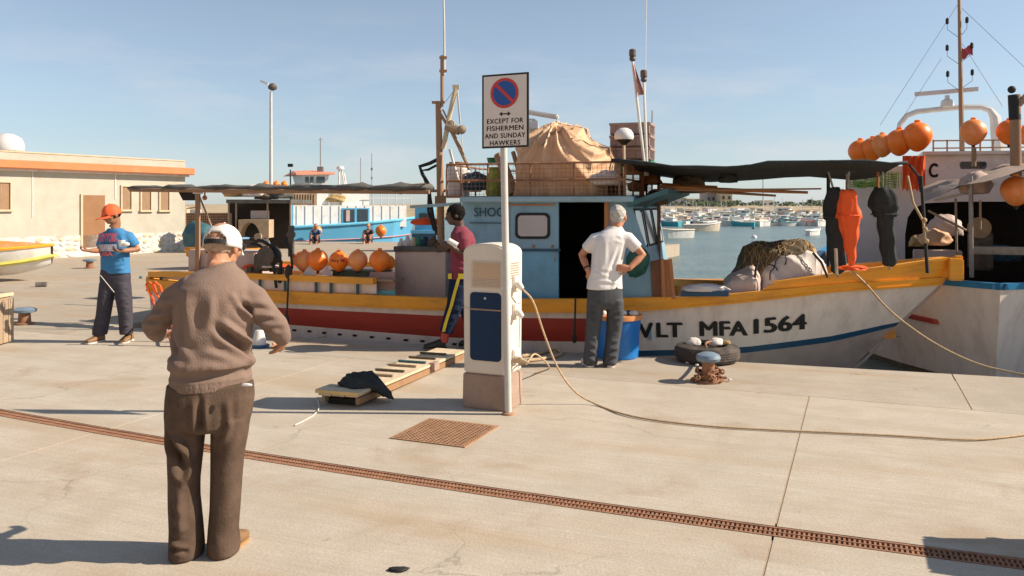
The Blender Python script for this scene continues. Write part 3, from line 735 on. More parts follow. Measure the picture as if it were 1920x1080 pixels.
# roof-top basket: rails + mesh
zt_ = sz(1000, 306, tn)[1]; rl = sz(838, 306, tn)[0]; rr = sz(1172, 306, tn)[0]
b = MB()
cr4 = [B(rl, tn, 0), B(rr, tn, 0), B(rr, tf-.1, 0), B(rl, tf-.1, 0)]
for i in range(4):
    a, c = cr4[i], cr4[(i+1) % 4]
    for z in (zt_, (zt_+zf1)/2): b.tube([a+Vector((0, 0, z)), c+Vector((0, 0, z))], .013, 6)
    L = (c-a).length
    for k in range(int(L/.55)+1):
        p = a+(c-a)*(k*.55/L); b.tube([p+Vector((0, 0, zf1)), p+Vector((0, 0, zt_))], .013, 6)
b.build('roof_railing', M['rust'], cab)
b = MB()
for i in (0, 1):
    a, c = cr4[i], cr4[(i+1) % 4]; L = (c-a).length; nn = int(L/.055)
    for k in range(nn+1):
        p = a+(c-a)*(k/nn)-N*.01; b.bar(p+Vector((0, 0, zf1+.01)), p+Vector((0, 0, zt_-.02)), .004, .004)
    for k in range(8):
        z = zf1+.03+(zt_-zf1-.05)*k/7; b.bar(a+Vector((0, 0, z))-N*.01, c+Vector((0, 0, z))-N*.01, .004, .004)
o = b.build('railing_mesh', M['rust'], cab); o['kind'] = 'stuff'
Z3 = Vector((0, 0, 1)); X3 = Vector((1, 0, 0)); Y3 = Vector((0, 1, 0))
# ---- masts and rigging of the main boat (parts)
mt = 1.05
def mp(x, y, t=mt): return Bp(x, y, t)
b = MB(); b.tube([mp(829, 610), mp(826, 380), mp(822, 192)], [.052, .048, .040], 10); b.build('mast', M['mastw'], boat, smooth=True)
for p_, d_ in ((mp(822, 192), (.17, .08, .03)), (mp(826, 376), (.14, .14, .12)), (mp(827, 470), (.13, .13, .03))): MB().box(p_, d_).build('mast_fitting', M['mastw'], boat)
b = MB(); b.tube([mp(829, 200), mp(829, 104)], .022, 8); b.tube([mp(829, 192), mp(829, 106)], .025, 8); b.box(mp(831, 108), (.10, .05, .03)); b.box(mp(831, 133), (.10, .05, .03)); b.build('antenna_base', M['mastw'], boat)
b = MB(); b.tube([mp(833, 140), mp(833, 60), mp(831, -30)], [.018, .014, .012], 6); b.build('whip_antenna', M['greypole'], boat)
b = MB(); b.tube([mp(855, 165), mp(843, 215), mp(831, 280)], .032, 8); b.box(mp(855, 163), (.09, .05, .05)); b.build('derrick', M['woodlt'], boat, smooth=True)
b = MB(); b.tube([mp(826, 214), mp(848, 250), mp(880, 318)], .02, 8); b.tube([mp(830, 205), mp(870, 290)], .012, 6); b.build('derrick_stay', M['mastw'], boat)
b = MB(); b.tube([mp(838, 236), mp(862, 246)], [.07, .055], 8); b.ball(mp(846, 232), .05); b.ball(mp(866, 243), .06); b.build('derrick_block', M['wood'], boat)
b = MB()
for a, c in (((855, 165), (828, 200)), ((858, 168), (868, 285)), ((856, 168), (862, 232)), ((828, 200), (812, 188))): b.tube([mp(*a), mp(*c)], .006, 5)
b.tube([mp(843, 280), mp(866, 360), mp(904, 520, .4)], .019, 6)
b.build('rigging_line', M['ropewhite'], boat)
# hydraulic hoses draping from the mast
b = MB()
b.tube([mp(822, 298), mp(806, 306), mp(787, 312), mp(792, 326), mp(803, 345), mp(806, 372), mp(812, 410), mp(820, 440)], .026, 7)
b.tube([mp(818, 310), mp(803, 318), mp(789, 320), mp(797, 338), mp(804, 362), mp(803, 395), mp(814, 432)], .018, 7)
b.build('hydraulic_hose', M['black'], boat, smooth=True)
# aft awning boom/sheet (edge on)
za = 1.68+(385-357)*10.9/1560
qa0 = sz(243, 352, .6)[0]; qa1 = sz(803, 350, .6)[0]
b = MB(); nn = 34; rings = []
for i in range(nn+1):
    w_ = i/nn; q = qa0+(qa1-qa0)*w_
    zz = CAMH+(385-(352.5+.6*math.sin(w_*31)))*B(q, .6, 0).y/F; tk = (.02+.045*w_+.018*math.sin(w_*43)+.012*math.sin(w_*97)); sag = .02*math.sin(w_*17)
    c_ = B(q, .66, zz); rr_ = .035+.02*w_+.012*math.sin(w_*43)+.009*math.sin(w_*97)
    rings.append([c_+N*(rr_*2.6+.02)*math.cos(a_)+Z3*rr_*(1+.25*math.sin(w_*61+a_*2))*math.sin(a_) for a_ in np.linspace(0, 2*math.pi, 13)[:-1]])
b.loft(rings); b.build('aft_awning', M['tarpgrey'], boat, smooth=2)
b = MB(); b.tube([B(qa0+.1, 2.6, za+.02), B(qa1, 2.6, za+.03)], .025, 7); b.build('awning_boom', M['mastw'], boat)
b = MB(); b.tube([Bp(244, 356, .55), Bp(470, 358, .55), Bp(805, 360, .55)], .028, 8); b.tube([Bp(640, 357, .6), Bp(800, 346, .6)], .022, 8); b.build('awning_boom', M['mastw'], boat)
for x, t in ((371, .62),):
    q = sz(x, 400, .62)[0]; b = MB(); b.bar(B(q, t, DZ), B(q, t, sz(x, 356, .62)[1]), .055, .055); b.build('awning_post', M['mastw'], boat)
b = MB(); q = sz(371, 400, .62)[0]; b.tube([Bp(373, 366, .62), Bp(398, 428, .62)], .014, 6); b.build('awning_brace', M['mastw'], boat)
b = MB(); b.box(Bp(371, 360, .6), (.12, .06, .05)); b.build('post_cap', M['white'], boat)
# floodlight and float hanging under the awning
fl = thing('floodlight', 'small black floodlight hanging under the grey stern awning', 'floodlight', Bp(355, 365, .9))
c_ = Bp(355, 366, .9); b = MB(); b.hexa([c_+Vector(v)*.011 for v in ((-7, -4, -7), (9, -4, -7), (9, 6, -7), (-7, 6, -7), (-13, -8, 7), (10, -8, 7), (10, 8, 7), (-13, 8, 7))]); b.build('lamp_housing', M['black'], fl)
b = MB(); b.bar(c_+Vector((0, 0, .05)), c_+Vector((0, 0, .14)), .03, .02); b.build('bracket', M['black'], fl)
fb = MB(); c_ = Bp(384, 371, .7); fb.ball(c_, .035); fb.tube([c_+Z3*.03, c_+Z3*.10], .012, 6); tag(fb.build('hanging_float', M['varn'], smooth=True), 'little brown float hanging on a cord under the stern awning beside the floodlight', 'float')

# ---- buoys on the side deck
def buoy(name, c, r, m, label, group, n=20, tilt=0., stalk=True, up=False):
    t_ = thing(name, label, 'buoy', c, 0, group); c = Vector(c)
    sg = -1 if not up else 1
    prof_ = []
    for i in range(15):
        a = math.pi*i/14; rr_ = math.sin(a); h = -math.cos(a)
        if h < -.1: rr_ *= 1-.22*((-h-.1)/.9)**1.2; h *= 1.12
        prof_.append((r*max(rr_, .01), r*h))
    b = MB(); b.lathe(c, prof_, n); b.build('float_body', m, t_, smooth=2)
    b = MB(); b.lathe(c, [(.16*r, r*.93), (.2*r, r*1.0), (.2*r, r*1.12), (.09*r, r*1.15)], 10); b.build('neck', m, t_, smooth=True)
    if stalk: b = MB(); b.lathe(c, [(.1*r, -1.32*r), (.13*r, -1.2*r), (.15*r, -1.08*r)], 8); b.build('eye', M['black'], t_)
    return t_
g_ = 'orange buoys lined up on the side deck'
bt = .54
br = [(560, 487, 13, 'orange', 'half hidden little orange buoy at the winch end of the buoy row'), (571, 489, 19, 'orange2', 'pale topped orange buoy, leftmost large one beside the winch'),
      (596, 487, 19.5, 'orange', 'round orange buoy second in the row, above the white canvas triangles'), (635, 489, 18.5, 'orange', 'orange buoy with dark red writing in the middle of the row'),
      (671, 488, 18.5, 'orange2', 'orange buoy with bleached top just right of the lettered buoy'), (712, 488, 20, 'orange', 'biggest orange buoy of the deck row, in front of the grey panel'), (727, 492, 14, 'orange', 'orange buoy peeking out at the right end of the deck row')]
for i, (x, y, r_, mm, lb) in enumerate(br):
    t_ = bt+(.18 if i in (0, 6) else 0)+(.08 if i == 1 else 0)
    c_ = Bp(x, y, t_); bb = buoy('buoy', c_, r_*c_.y/F, M[mm], lb, g_)
    if i == 3:
        rr_ = r_*c_.y/F*1.005
        def f(u, v, w_, c_=c_, rr_=rr_):
            a = (u-.12)/rr_; z = v-.02
            hr = math.sqrt(max(rr_**2-z**2, 1e-4))+w_
            a -= math.atan2(c_.x, c_.y)
            return Vector((c_.x+math.sin(a)*hr, c_.y-math.cos(a)*hr, c_.z+z))
        text_on('Mary 98', 'lettering', M['inkred'], bb, f, .20, .052, bold=.08, extrude=.002)
# rack/shelf under the buoys, white canvas flaps, green crate
b = MB(); b.box(B((sz(548, 520, bt)[0]+sz(745, 520, bt)[0])/2, bt+.05, sz(640, 519, bt)[1]-.02), (sz(745, 520, bt)[0]-sz(548, 520, bt)[0], .34, .03), A3); b.build('buoy_shelf', M['wood'], boat)
for k, (x0, x1, xa, y0, y1) in enumerate([(566, 594, 580, 496, 516), (600, 624, 613, 498, 516)]):
    b = MB(); b.add([Bp(x0, y1, .5), Bp(x1, y1, .5), Bp(xa, y0, .55), Bp(x0+2, y1, .66), Bp(x1-2, y1, .66)], [(0, 1, 2), (3, 2, 4), (0, 2, 3), (1, 4, 2)])
    tag(b.build('canvas_flap', M['sack']), ['white canvas triangle on the rail left of the lettered buoy, the wider one', 'narrow white canvas triangle on the rail under the lettered buoy'][k], 'canvas')
b = MB(); b.box(Bp(678, 516, .72), (.75, .22, .14), A3); b.box(Bp(678, 507, .72), (.79, .26, .02), A3); tag(b.build('green_box', mat('olive_box', (.10, .13, .09), .7)), 'low olive green box behind the right half of the buoy row', 'box')
# grey side housing / hatch box, panel and cyan piece
def prism(pts, t, depth, name, m, parent=None, bev=0):
    b = MB(); b.poly([Bp(x, y, t) for x, y in pts], depth, up=-N); return b.build(name, m, parent, bev=bev)
prism([(740, 470), (836, 470), (836, 562), (740, 562)], .88, .6, 'engine_casing', M['greypanel'], boat, .01)
prism([(738, 462), (836, 464), (836, 472), (738, 472)], .86, .64, 'casing_lid', M['tarpgrey'], boat)
prism([(694, 510), (740, 510), (740, 557), (682, 557)], .50, .03, 'loose_panel', mat('pinkish_board', (.38, .25, .22), .7, .08), boat)
o = prism([(706, 545), (740, 545), (740, 556), (706, 556)], .465, .04, 'cyan_tray', M['cyan'])
tag(o, 'small pale cyan tray against the pinkish board on the deck edge', 'tray')
# clutter on casing lid: fish crates / bottles
for i, (x, y, m_, r_) in enumerate([(752, 459, 'sack', .05), (764, 455, 'greyw', .06), (775, 457, 'woodlt', .055), (786, 452, 'green', .045), (798, 456, 'bluenet', .07), (812, 455, 'netbrown', .08)]):
    c_ = Bp(x, y, 1.1); b = MB(); b.lathe(c_-Z3*.07, [(r_, 0), (r_*1.05, .02), (r_, .09), (r_*.5, .12), (r_*.4, .16)], 10)
    tag(b.build('deck_jar', M[m_], smooth=True), ['white jar leftmost on the grey engine casing', 'grey squat jar on the grey engine casing', 'tan pot in the middle of the casing lid', 'green bottle on the casing lid', 'dark blue pot on the casing lid near the mast', 'brown pot at the mast end of the casing lid'][i], 'jar')
# dark red/orange bundle at 780-810,410-430
mbx = lump(Bp(797, 417, 1.3), .20, .14, .07, 3, .25, 3); tag(mbx.build('orange_bundle', M['ocloth'], smooth=2), 'crumpled orange bundle slung beside the boat mast', 'bundle')
# white locker near stern, its shade put into the grey colour
o = prism([(352, 468), (478, 472), (478, 530), (352, 530)], .66, .5, 'locker', M['greypanel'], None, .015); tag(o, 'plain grey locker at the stern behind the old man in the white cap', 'locker')
# net hauler / winch (dark machine)
wn = thing('net_hauler', 'oily dark net hauler with hoses standing on the boat rail', 'winch', Bp(505, 545, .5))
b = MB(); b.box(Bp(502, 490, .62), (.26, .3, .22), A3); b.box(Bp(478, 456, .7), (.28, .3, .12), A3); b.build('gearbox', M['machine'], wn, bev=.02)
b = MB(); c_ = Bp(505, 480, .45); b.lathe(c_, [(.03, -.10), (.13, -.10), (.13, -.07), (.07, -.03), (.07, .03), (.13, .07), (.13, .10), (.03, .10)], 18, ax=(E, Z3, N)); b.build('drum', M['machine'], wn, smooth=True)
b = MB(); b.tube([Bp(470, 448, .6), Bp(492, 452, .5), Bp(516, 466, .45), Bp(527, 492, .42), Bp(524, 530, .42)], .025, 8); b.tube([Bp(462, 455, .6), Bp(486, 460, .5), Bp(508, 478, .45), Bp(514, 505, .42), Bp(518, 540, .40)], .02, 8)
b.tube([Bp(530, 450, .5), Bp(545, 470, .45), Bp(548, 500, .42), Bp(542, 520, .4)], .018, 8); b.build('hose', M['black'], wn, smooth=True)
b = MB(); b.box(Bp(546, 452, .55), (.06, .06, .42), A3); b.box(Bp(546, 440, .55), (.09, .09, .06), A3); b.build('post', M['machine'], wn)
b = MB(); b.lathe(Bp(484, 444, .55), [(.02, -.03), (.05, -.03), (.05, .03), (.02, .03)], 14, ax=(X3, Z3, Y3)); b.build('pulley', M['beige'], wn)
for k in range(5):
    b = MB(); p = Bp(470+k*14, 505+3*math.sin(k*2.), .6); b.box(p, (.07, .08, .08), A3); b.build('valve', M['machine'], wn)
b = MB(); p0 = Bp(541, 512, .38); b.tube([p0, Bp(540, 545, .3), Bp(538, 590, .2), Bp(537, 604, .18)], .014, 6); b.ball(Bp(541, 510, .38), (.05, .05, .10)); b.ball(Bp(537, 600, .18), (.035, .035, .07))
tag(b.build('fender_line', M['ropedark'], smooth=2), 'dark knotted rope hanging down the hull below the net hauler', 'rope')
b = MB(); b.tube([Bp(1079, 560, .24), Bp(1078, 600, .15), Bp(1077, 632, .12)], .012, 6); b.ball(Bp(1077, 634, .12), (.03, .03, .06)); tag(b.build('fender_line', M['ropedark'], smooth=2), 'dark rope hanging down the hull below the wheelhouse door', 'rope')
mbx = lump(Bp(500, 500, .75), .34, .12, .05, 5, .3, 3); tag(mbx.build('lifejacket', M['ocloth'], smooth=2), 'flattened orange lifejacket under the net hauler', 'lifejacket')
mbx = lump(Bp(508, 500, .52), .11, .05, .03, 6, .3, 3); tag(mbx.build('cap_on_deck', M['sack'], smooth=2), 'scrap of pale cloth on the orange lifejacket', 'cloth')

# ---- things on wheelhouse roof
rz_ = zf1+.012
dr = thing('drum', 'dirty white plastic drum on the wheelhouse roof beside the mast', 'drum', Bp(856, 366, 1.0)); cy_ = Bp(858, 366, 1.55)
b = MB(); b.lathe(Vector((cy_.x, cy_.y, rz_)), [(.16, 0), (.168, .02), (.168, .36), (.16, .40), (.12, .45), (.11, .455)], 22); b.build('drum_body', M['greyw'], dr, smooth=True)
b = MB(); b.lathe(Vector((cy_.x, cy_.y, rz_+.455)), [(.10, 0), (.12, .005), (.12, .025), (.10, .03)], 20); b.build('lid', M['brownb'], dr, smooth=True)
mbx = lump(Vector((Bp(893, 350, 1.5).x, Bp(893, 350, 1.5).y, rz_+.17)), .19, .18, .17, 8, .12, 3); tag(mbx.build('net_bag', M['bluenet'], smooth=2), 'dark blue net bundle on the wheelhouse roof beside the white drum', 'net')
tb = MB(); p = Bp(928, 350, 1.5); tb.lathe(Vector((p.x, p.y, rz_)), [(.11, 0), (.13, .05), (.12, .28), (.09, .36), (.11, .40)], 14); tag(tb.build('green_bucket', M['limeg'], smooth=True), 'yellow green net bag left of the sign post on the roof', 'bag')
bk = MB(); p = Bp(925, 305, 1.5); bk.lathe(Vector((p.x, p.y, p.z-.02)), [(.07, 0), (.09, .08), (.095, .085)], 12); tag(bk.build('pail', M['green'], smooth=True), 'small green pail lying on the yellow green bag', 'bucket')
b = MB(); b.tube([Bp(935, 290, 1.3), Bp(955, 340, 1.2), Bp(962, 366, 1.1)], .07, 8); b.tube([Bp(962, 285, 1.3), Bp(975, 330, 1.2), Bp(985, 360, 1.1)], .03, 8); tag(b.build('timber', M['mastw']), 'brown timber props leaning behind the sign post on the roof', 'timber')
# big tan tarpaulin: draped shape
def drape(outline, t0, t1, seed, amp=.05, nu=44, nv=26):
    pass
def blobtop(name, pts_top, y_bot, t0, t1, m, label, cat, seed, z_bot=None, amp=.035, parent=None, ks=(7, 15), radial=None, strands=None):
    # silhouette from a top profile in photograph points, rounded in depth, wrinkled
    S, Zt = zip(*[sz(x, y, (t0+t1)/2) for x, y in pts_top]); n1, n2 = 110, 70; b = MB(); vs = []
    ztb = z_bot
    for i in range(n1+1):
        q = S[0]+(S[-1]-S[0])*i/n1; zt = float(np.interp(q, S, Zt))
        for j in range(n2+1):
            w_ = j/n2; a = math.pi*w_; tt = (t0+t1)/2-(t1-t0)/2*math.copysign(abs(math.cos(a))**.75, math.cos(a)); hh = math.sin(a)**.55 if 0 < w_ < 1 else 0
            end = min(1, 6*min(i/n1, 1-i/n1)+.25)
            tt = (t0+t1)/2+(tt-(t0+t1)/2)*(end**.5)
            vs.append(B(q, tt, ztb+(zt-ztb)*hh))
    b.add(vs, [(i*(n2+1)+j, i*(n2+1)+j+1, (i+1)*(n2+1)+j+1, (i+1)*(n2+1)+j) for i in range(n1) for j in range(n2)])
    o = b.build(name, m, parent, smooth=2)
    me = o.data
    def fn(co, no):
        d = np.zeros(len(co)); rs = np.random.RandomState(seed)
        if radial is not None:
            c0 = np.array(radial); v_ = co-c0; rr = np.linalg.norm(v_, axis=1); th = np.arctan2(v_@np.array(E), -v_[:, 2]+.12*rr); w1 = np_noise(co*2.6, seed)*1.3
            s1 = np.sin(7*th+w1*1.6); s2 = np.sin(15*th+w1*3+rr*5); fold = (1-np.abs(s1))**1.6*.075+(1-np.abs(s2))**1.4*.032
            s3 = np.sin(co[:, 2]*17+np_noise(co*4, 9)*3.5); sag = np.clip(rr/.45, .25, 1)
            return (fold*sag+(1-np.abs(s3))**2*.018-.05+np_noise(co*3, seed+2)*.05)
        for k in range(5):
            ang = rs.uniform(.3, 1.2); kx = rs.uniform(*ks); ph = rs.uniform(0, 6)
            warp = np_noise(co*1.6, seed+k)*2.6
            s_ = np.sin(kx*(co[:, 0]*math.cos(ang)+co[:, 2]*math.sin(ang)*.6+co[:, 1]*.4)+warp*1.6+ph)
            d += (1-np.abs(s_))**1.5*amp*rs.uniform(.5, 1)*4.5/kx*1.4
        return d-.9*amp+np_noise(co*3, seed)*amp*1.5
    displace(me, fn)
    if strands:
        rs = np.random.RandomState(seed+50); co = [v.co.copy() for v in me.vertices]; sb_ = MB()
        for k in range(strands[0]):
            i = rs.randint(3, n1-3); j = rs.uniform(4, n2*.5); di = rs.choice([-1, 1])*rs.uniform(.4, 1.6); dj = rs.uniform(.3, 1.6)*rs.choice([-1, 1]); pts_ = []
            fi, fj = float(i), float(j)
            for q in range(rs.randint(14, 34)):
                if not (2 < fi < n1-2 and 2 < fj < n2-2): break
                p_ = co[int(fi)*(n2+1)+int(fj)]; pts_.append(p_+Vector((rs.normal()*.004, -.008+rs.normal()*.003, .006)))
                fi += di+rs.normal()*.5; fj += dj+rs.normal()*.6
            if len(pts_) > 4: sb_.tube(pts_, strands[1], 5)
        so_ = sb_.build('loose_strands', strands[2], o, smooth=2, world=False); so_['kind'] = 'stuff'
    if cat: tag(o, label, cat)
    return o
o = blobtop('tarpaulin_pile', [(984, 330), (986, 290), (992, 262), (1010, 245), (1040, 236), (1052, 226), (1062, 232), (1085, 240), (1100, 246), (1118, 262), (1140, 275), (1154, 292), (1158, 330)], 366, .62, 2.3, M['tarp_o'], 'big tan tarpaulin heap bulging above the wheelhouse roof', 'tarpaulin', 4, z_bot=rz_, amp=.085, ks=(4, 9), radial=tuple(Bp(1052, 236, 1.3)), strands=(4, .009, M['wood']))
mbx = lump(Bp(1135, 338, .75), .2, .15, .13, 9, .35, 2.6); tag(mbx.build('cloth_bundle', M['sack'], smooth=2), 'pale crumpled cloth at the right foot of the tan tarpaulin', 'cloth')
mbx = lump(Bp(1008, 258, 1.2), .11, .1, .09, 12, .3, 3); tag(mbx.build('dark_bundle', M['teal'], smooth=2), 'small dark green bundle showing over the left of the tan tarpaulin', 'bundle')
# radar scanner + mast behind sign
b = MB(); c_ = Bp(1012, 212, 2.2); dd = (Bp(1046, 220, 2.2)-Bp(968, 206, 2.2)).normalized(); b.bar(Bp(960, 205, 2.2), Bp(1047, 220, 2.2), .10, .07)
ra = thing('radar', 'white radar scanner bar with a drum base behind the sign', 'radar', Bp(1000, 240, 2.2)); b.build('scanner_bar', M['white'], ra, bev=.02)
b = MB(); p = Bp(996, 232, 2.2); b.lathe(p-Z3*.10, [(.09, 0), (.11, .03), (.10, .13), (.05, .17)], 16); b.build('radar_base', M['white'], ra, smooth=True)
b = MB(); b.tube([Bp(998, 240, 2.2), Bp(1002, 366, 2.2)], .03, 8); b.build('radar_pole', M['steel'], ra)
# white dome on pole
dm = thing('antenna_dome', 'white satellite dome with dark cup on a slim post above the roof', 'antenna', Bp(1171, 330, 1.4))
p = Bp(1170, 262, 1.4); b = MB(); b.lathe(p, [(.115, 0), (.128, .03), (.12, .08), (.09, .125), (.045, .15), (.005, .155)], 22); b.build('dome', M['white'], dm, smooth=True)
b = MB(); b.lathe(p, [(.02, -.07), (.05, -.045), (.10, -.002), (.112, .0)], 20); b.build('cup', M['black'], dm, smooth=True)
b = MB(); b.tube([p-Z3*.06, Bp(1171, 368, 1.4)], .017, 8); b.build('pole', M['woodlt'], dm)
# signal masts
def sig(x0, y0, x1, y1, t, m, lampm, lab):
    a = thing('signal_mast', lab, 'mast', Bp(x1, y1, t)); b = MB(); b.tube([Bp(x0, y0+12, t), Bp(x1, y1, t)], .018, 8); b.build('pole', M[m], a)
    p = Bp(x0, y0, t); b = MB(); b.lathe(p-Z3*.085, [(.02, 0), (.04, .02), (.04, .05), (.032, .06)], 12); b.lathe(p-Z3*.025, [(.032, .0), (.045, .01), (.045, .085), (.03, .1)], 12); b.build('lamp', M[lampm], a, smooth=True)
sig(1186, 103, 1211, 330, 1.5, 'white', 'machine', 'leaning white signal pole with a dark red lamp and a furled flag')
sig(1207, 142, 1214, 330, 1.6, 'white', 'machine', 'shorter white signal pole with an amber lamp right of the flag')
b = MB(); b.tube([Bp(1209, 230, 1.7), Bp(1211, 60, 1.7), Bp(1213, -30, 1.7)], [.008, .006, .005], 5); tag(b.build('whip_antenna', M['white']), 'hair thin white whip antenna rising beside the signal poles', 'antenna')
fg_ = [(1187, 118), (1183, 160), (1190, 172), (1197, 178), (1208, 176), (1207, 150), (1194, 140)]
v0 = [Bp(x, y, 1.46) for x, y in fg_]; b = MB(); n_ = 10; vs = []
for i in range(n_+1):
    for j in range(n_+1):
        a_, c_ = i/n_, j/n_; L_ = Bp(1187+ (1197-1187)*c_-3*math.sin(c_*3), 118+62*c_, 1.46); Rr = Bp(1188+(1209-1188)*c_, 118+58*c_, 1.46); vs.append(L_.lerp(Rr, a_)+N*.035*math.sin(a_*9+c_*2))
b.add(vs, [(i*11+j, i*11+j+1, (i+1)*11+j+1, (i+1)*11+j) for i in range(10) for j in range(10)]); tag(b.build('furled_flag', M['flag'], smooth=2), 'faded pink flag hanging limp on the signal pole', 'flag')
# stacked fish crates
def crate(c, d, m, lab, grp, ax=A3):
    t_ = thing('fish_crate', lab, 'crate', c, 0, grp); L, W_, H_ = d; c = Vector(c); b = MB()
    X, Y, Z = ax
    b.box(c+Z*.01, (L, W_, .02), ax)
    b.build('crate_base', m, t_)
    for s_ in (-1, 1):
        b = MB(); b.box(c+Y*s_*(W_/2-.008)+Z*H_/2, (L, .016, H_), ax); b.box(c+Y*s_*(W_/2+.004)+Z*(H_-.015), (L+.02, .02, .03), ax)
        for k in range(4): b.box(c+Y*s_*(W_/2+.004)+X*((k-1.5)*L/4)+Z*H_/2, (.02, .016, H_-.04), ax)
        b.build('crate_side', m, t_)
        b = MB(); b.box(c+X*s_*(L/2-.008)+Z*H_/2, (.016, W_-.034, H_), ax); b.box(c+X*s_*(L/2+.004)+Z*(H_-.015), (.02, W_-.04, .03), ax)
        for k in range(4): b.box(c+X*s_*(L/2+.004)+Y*((k-1.5)*W_/4.4)+Z*H_/2, (.016, .02, H_-.04), ax)
        b.build('crate_end', m, t_)
    return t_
ca = R(-36); CA3 = (Vector((math.cos(ca), math.sin(ca), 0)), Vector((-math.sin(ca), math.cos(ca), 0)), Z3)
cb = Bp(1186, 302, 1.9)
for k in range(3):
    crate((cb.x, cb.y, cb.z+.01+k*.165), (.52, .46, .155), M['crateg'] if k != 3 else M['cratel'], ['bottom grey red fish crate of the stack behind the white dome', 'middle grey red fish crate of the stack behind the white dome', 'topmost grey red fish crate behind the white dome'][k], 'stacked fish crates on the boat')
crate((cb.x+.02, cb.y+.05, cb.z-.15), (.50, .44, .15), M['green'], 'green fish crate under the grey red crate stack', 'stacked fish crates on the boat')
b = MB(); p = (cb.x, cb.y, 0); b.box(Vector((cb.x, cb.y, (DZ+cb.z-.16)/2)), (.5, .45, cb.z-.16-DZ), CA3)
b = MB()
for sx_ in (-1, 1):
    for sy_ in (-1, 1): b.bar(Vector((cb.x, cb.y, DZ))+CA3[0]*.27*sx_+CA3[1]*.24*sy_, Vector((cb.x, cb.y, cb.z-.15))+CA3[0]*.27*sx_+CA3[1]*.24*sy_, .04, .04)
for z in (.9, 1.8, cb.z-.165): b.box(Vector((cb.x, cb.y, z)), (.58, .52, .025), CA3)
tag(b.build('crate_rack', M['rust']), 'tall rusty frame carrying the fish crates ahead of the wheelhouse', 'rack')
b = MB(); b.tube([Bp(1222, 250, 2), Bp(1223, 207, 2)], .008, 5); tag(b.build('thin_antenna', M['steel']), 'short thin antenna over the green corner of the crate stack', 'antenna')
for k, (x, y, r_, m_) in enumerate([(1196, 352, .13, 'netbrown'), (1222, 340, .12, 'varn'), (1230, 375, .16, 'netbrown'), (1290, 350, .22, 'netbrown')]):
    mbx = lump(Bp(x, y, 1.9), r_, r_, r_*.8, 20+k, .3, 3); tag(mbx.build('net_heap', M[m_], smooth=2), ['brown net ball in the rusty rack, left', 'reddish net ball in the rusty rack', 'dark net ball just right of the visor', 'brown net roll under the black awning near the visor'][k], 'net')

# ---- bow awning
def awn():
    xs = [1146, 1200, 1260, 1310, 1360, 1400, 1440, 1500, 1560, 1620, 1670, 1702]
    yt = [299, 304, 310, 313, 314, 310, 305, 302, 301.5, 303, 305, 304]     # near edge
    b = MB(); nt_ = 14; vs = []; S = []
    for i, x in enumerate(xs):
        q, z = sz(x, yt[i], .45)
        for j in range(nt_+1):
            w_ = j/nt_; t = .45+2.35*w_; bulge = -.115*w_-.03*math.sin(math.pi*w_)+.012*math.sin(i*1.7+w_*7)
            vs.append(B(q-.25*w_*(i/len(xs)), t-(.35 if False else 0), z+bulge+(.02 if j else 0)))
    m_ = nt_+1; fs = [(i*m_+j, i*m_+j+1, (i+1)*m_+j+1, (i+1)*m_+j) for i in range(len(xs)-1) for j in range(nt_)]
    k = len(vs); vs2 = [v-Z3*.012 for v in vs]; b.add(vs+vs2, fs+[tuple(q+k for q in reversed(f)) for f in fs]+[(i*m_, (i+1)*m_, (i+1)*m_+k, i*m_+k) for i in range(len(xs)-1)])
    # rolled front hem
    b.tube([Bp(x, y+1.5, .43) for x, y in zip(xs, yt)], [.022+.012*math.sin(i*2.3) for i in range(len(xs))], 7)
    q0_ = Bp(1146, 299, .45)
    b.build('bow_awning', M['canvas'], boat, smooth=2)
awn()
o_ = lump(Bp(1365, 336, 1.2), .11, .08, .09, 31, .35, 3); tag(o_.build('hanging_rag', M['canvas'], smooth=2), 'small black rag hanging under the middle of the bow awning', 'rag')
for k, (a, c, r_, m_) in enumerate([((1225, 356), (1540, 354), .014, 'mastw'), ((1235, 350), (1515, 361), .024, 'varn'), ((1250, 352), (1455, 367), .020, 'mastw'), ((1240, 345), (1345, 350), .018, 'varn')]):
    b = MB(); b.tube([Bp(*a, 1.1+.2*k), Bp((a[0]+c[0])/2, (a[1]+c[1])/2+1, 1.1+.2*k), Bp(*c, 1.1+.2*k)], [r_, r_, r_*.7], 7)
    tag(b.build('boat_hook', M[m_], smooth=True), ['longest thin pole slung under the black awning', 'thick reddish pole slung under the black awning', 'lowest dark pole slung under the black awning', 'short reddish pole beside the wheelhouse visor'][k], 'pole')
# awning posts near bow
for x, y0, y1, t, m_ in ((1553, 326, 500, .95, 'black'), (1588, 326, 372, 1.0, 'steel'), (1727, 330, 512, 1.4, 'black'), (1646, 322, 365, 1.4, 'varn')):
    b = MB(); b.tube([Bp(x, y0, t), Bp(x+ (12 if x == 1727 else 0), y1, t)], .016 if m_ != 'black' else .02, 7); b.build('awning_post', M[m_], boat)
b = MB(); b.tube([Bp(1727, 360, 1.4), Bp(1722, 330, 1.4), Bp(1714, 320, 1.4), Bp(1706, 310, 1.3)], .016, 7); b.build('post_hook', M['black'], boat)
# tied rope on post
b = MB(); b.tube([Bp(1702, 330, 1.3), Bp(1712, 380, 1.35), Bp(1731, 415, 1.38), Bp(1735, 455, 1.38)], .014, 6); b.ball(Bp(1733, 413, 1.38), .03); b.ball(Bp(1735, 430, 1.38), .026); b.ball(Bp(1737, 452, 1.38), .028); tag(b.build('tied_rope', M['ropetan'], smooth=2), 'knotted tan rope tied to the bow post', 'rope')
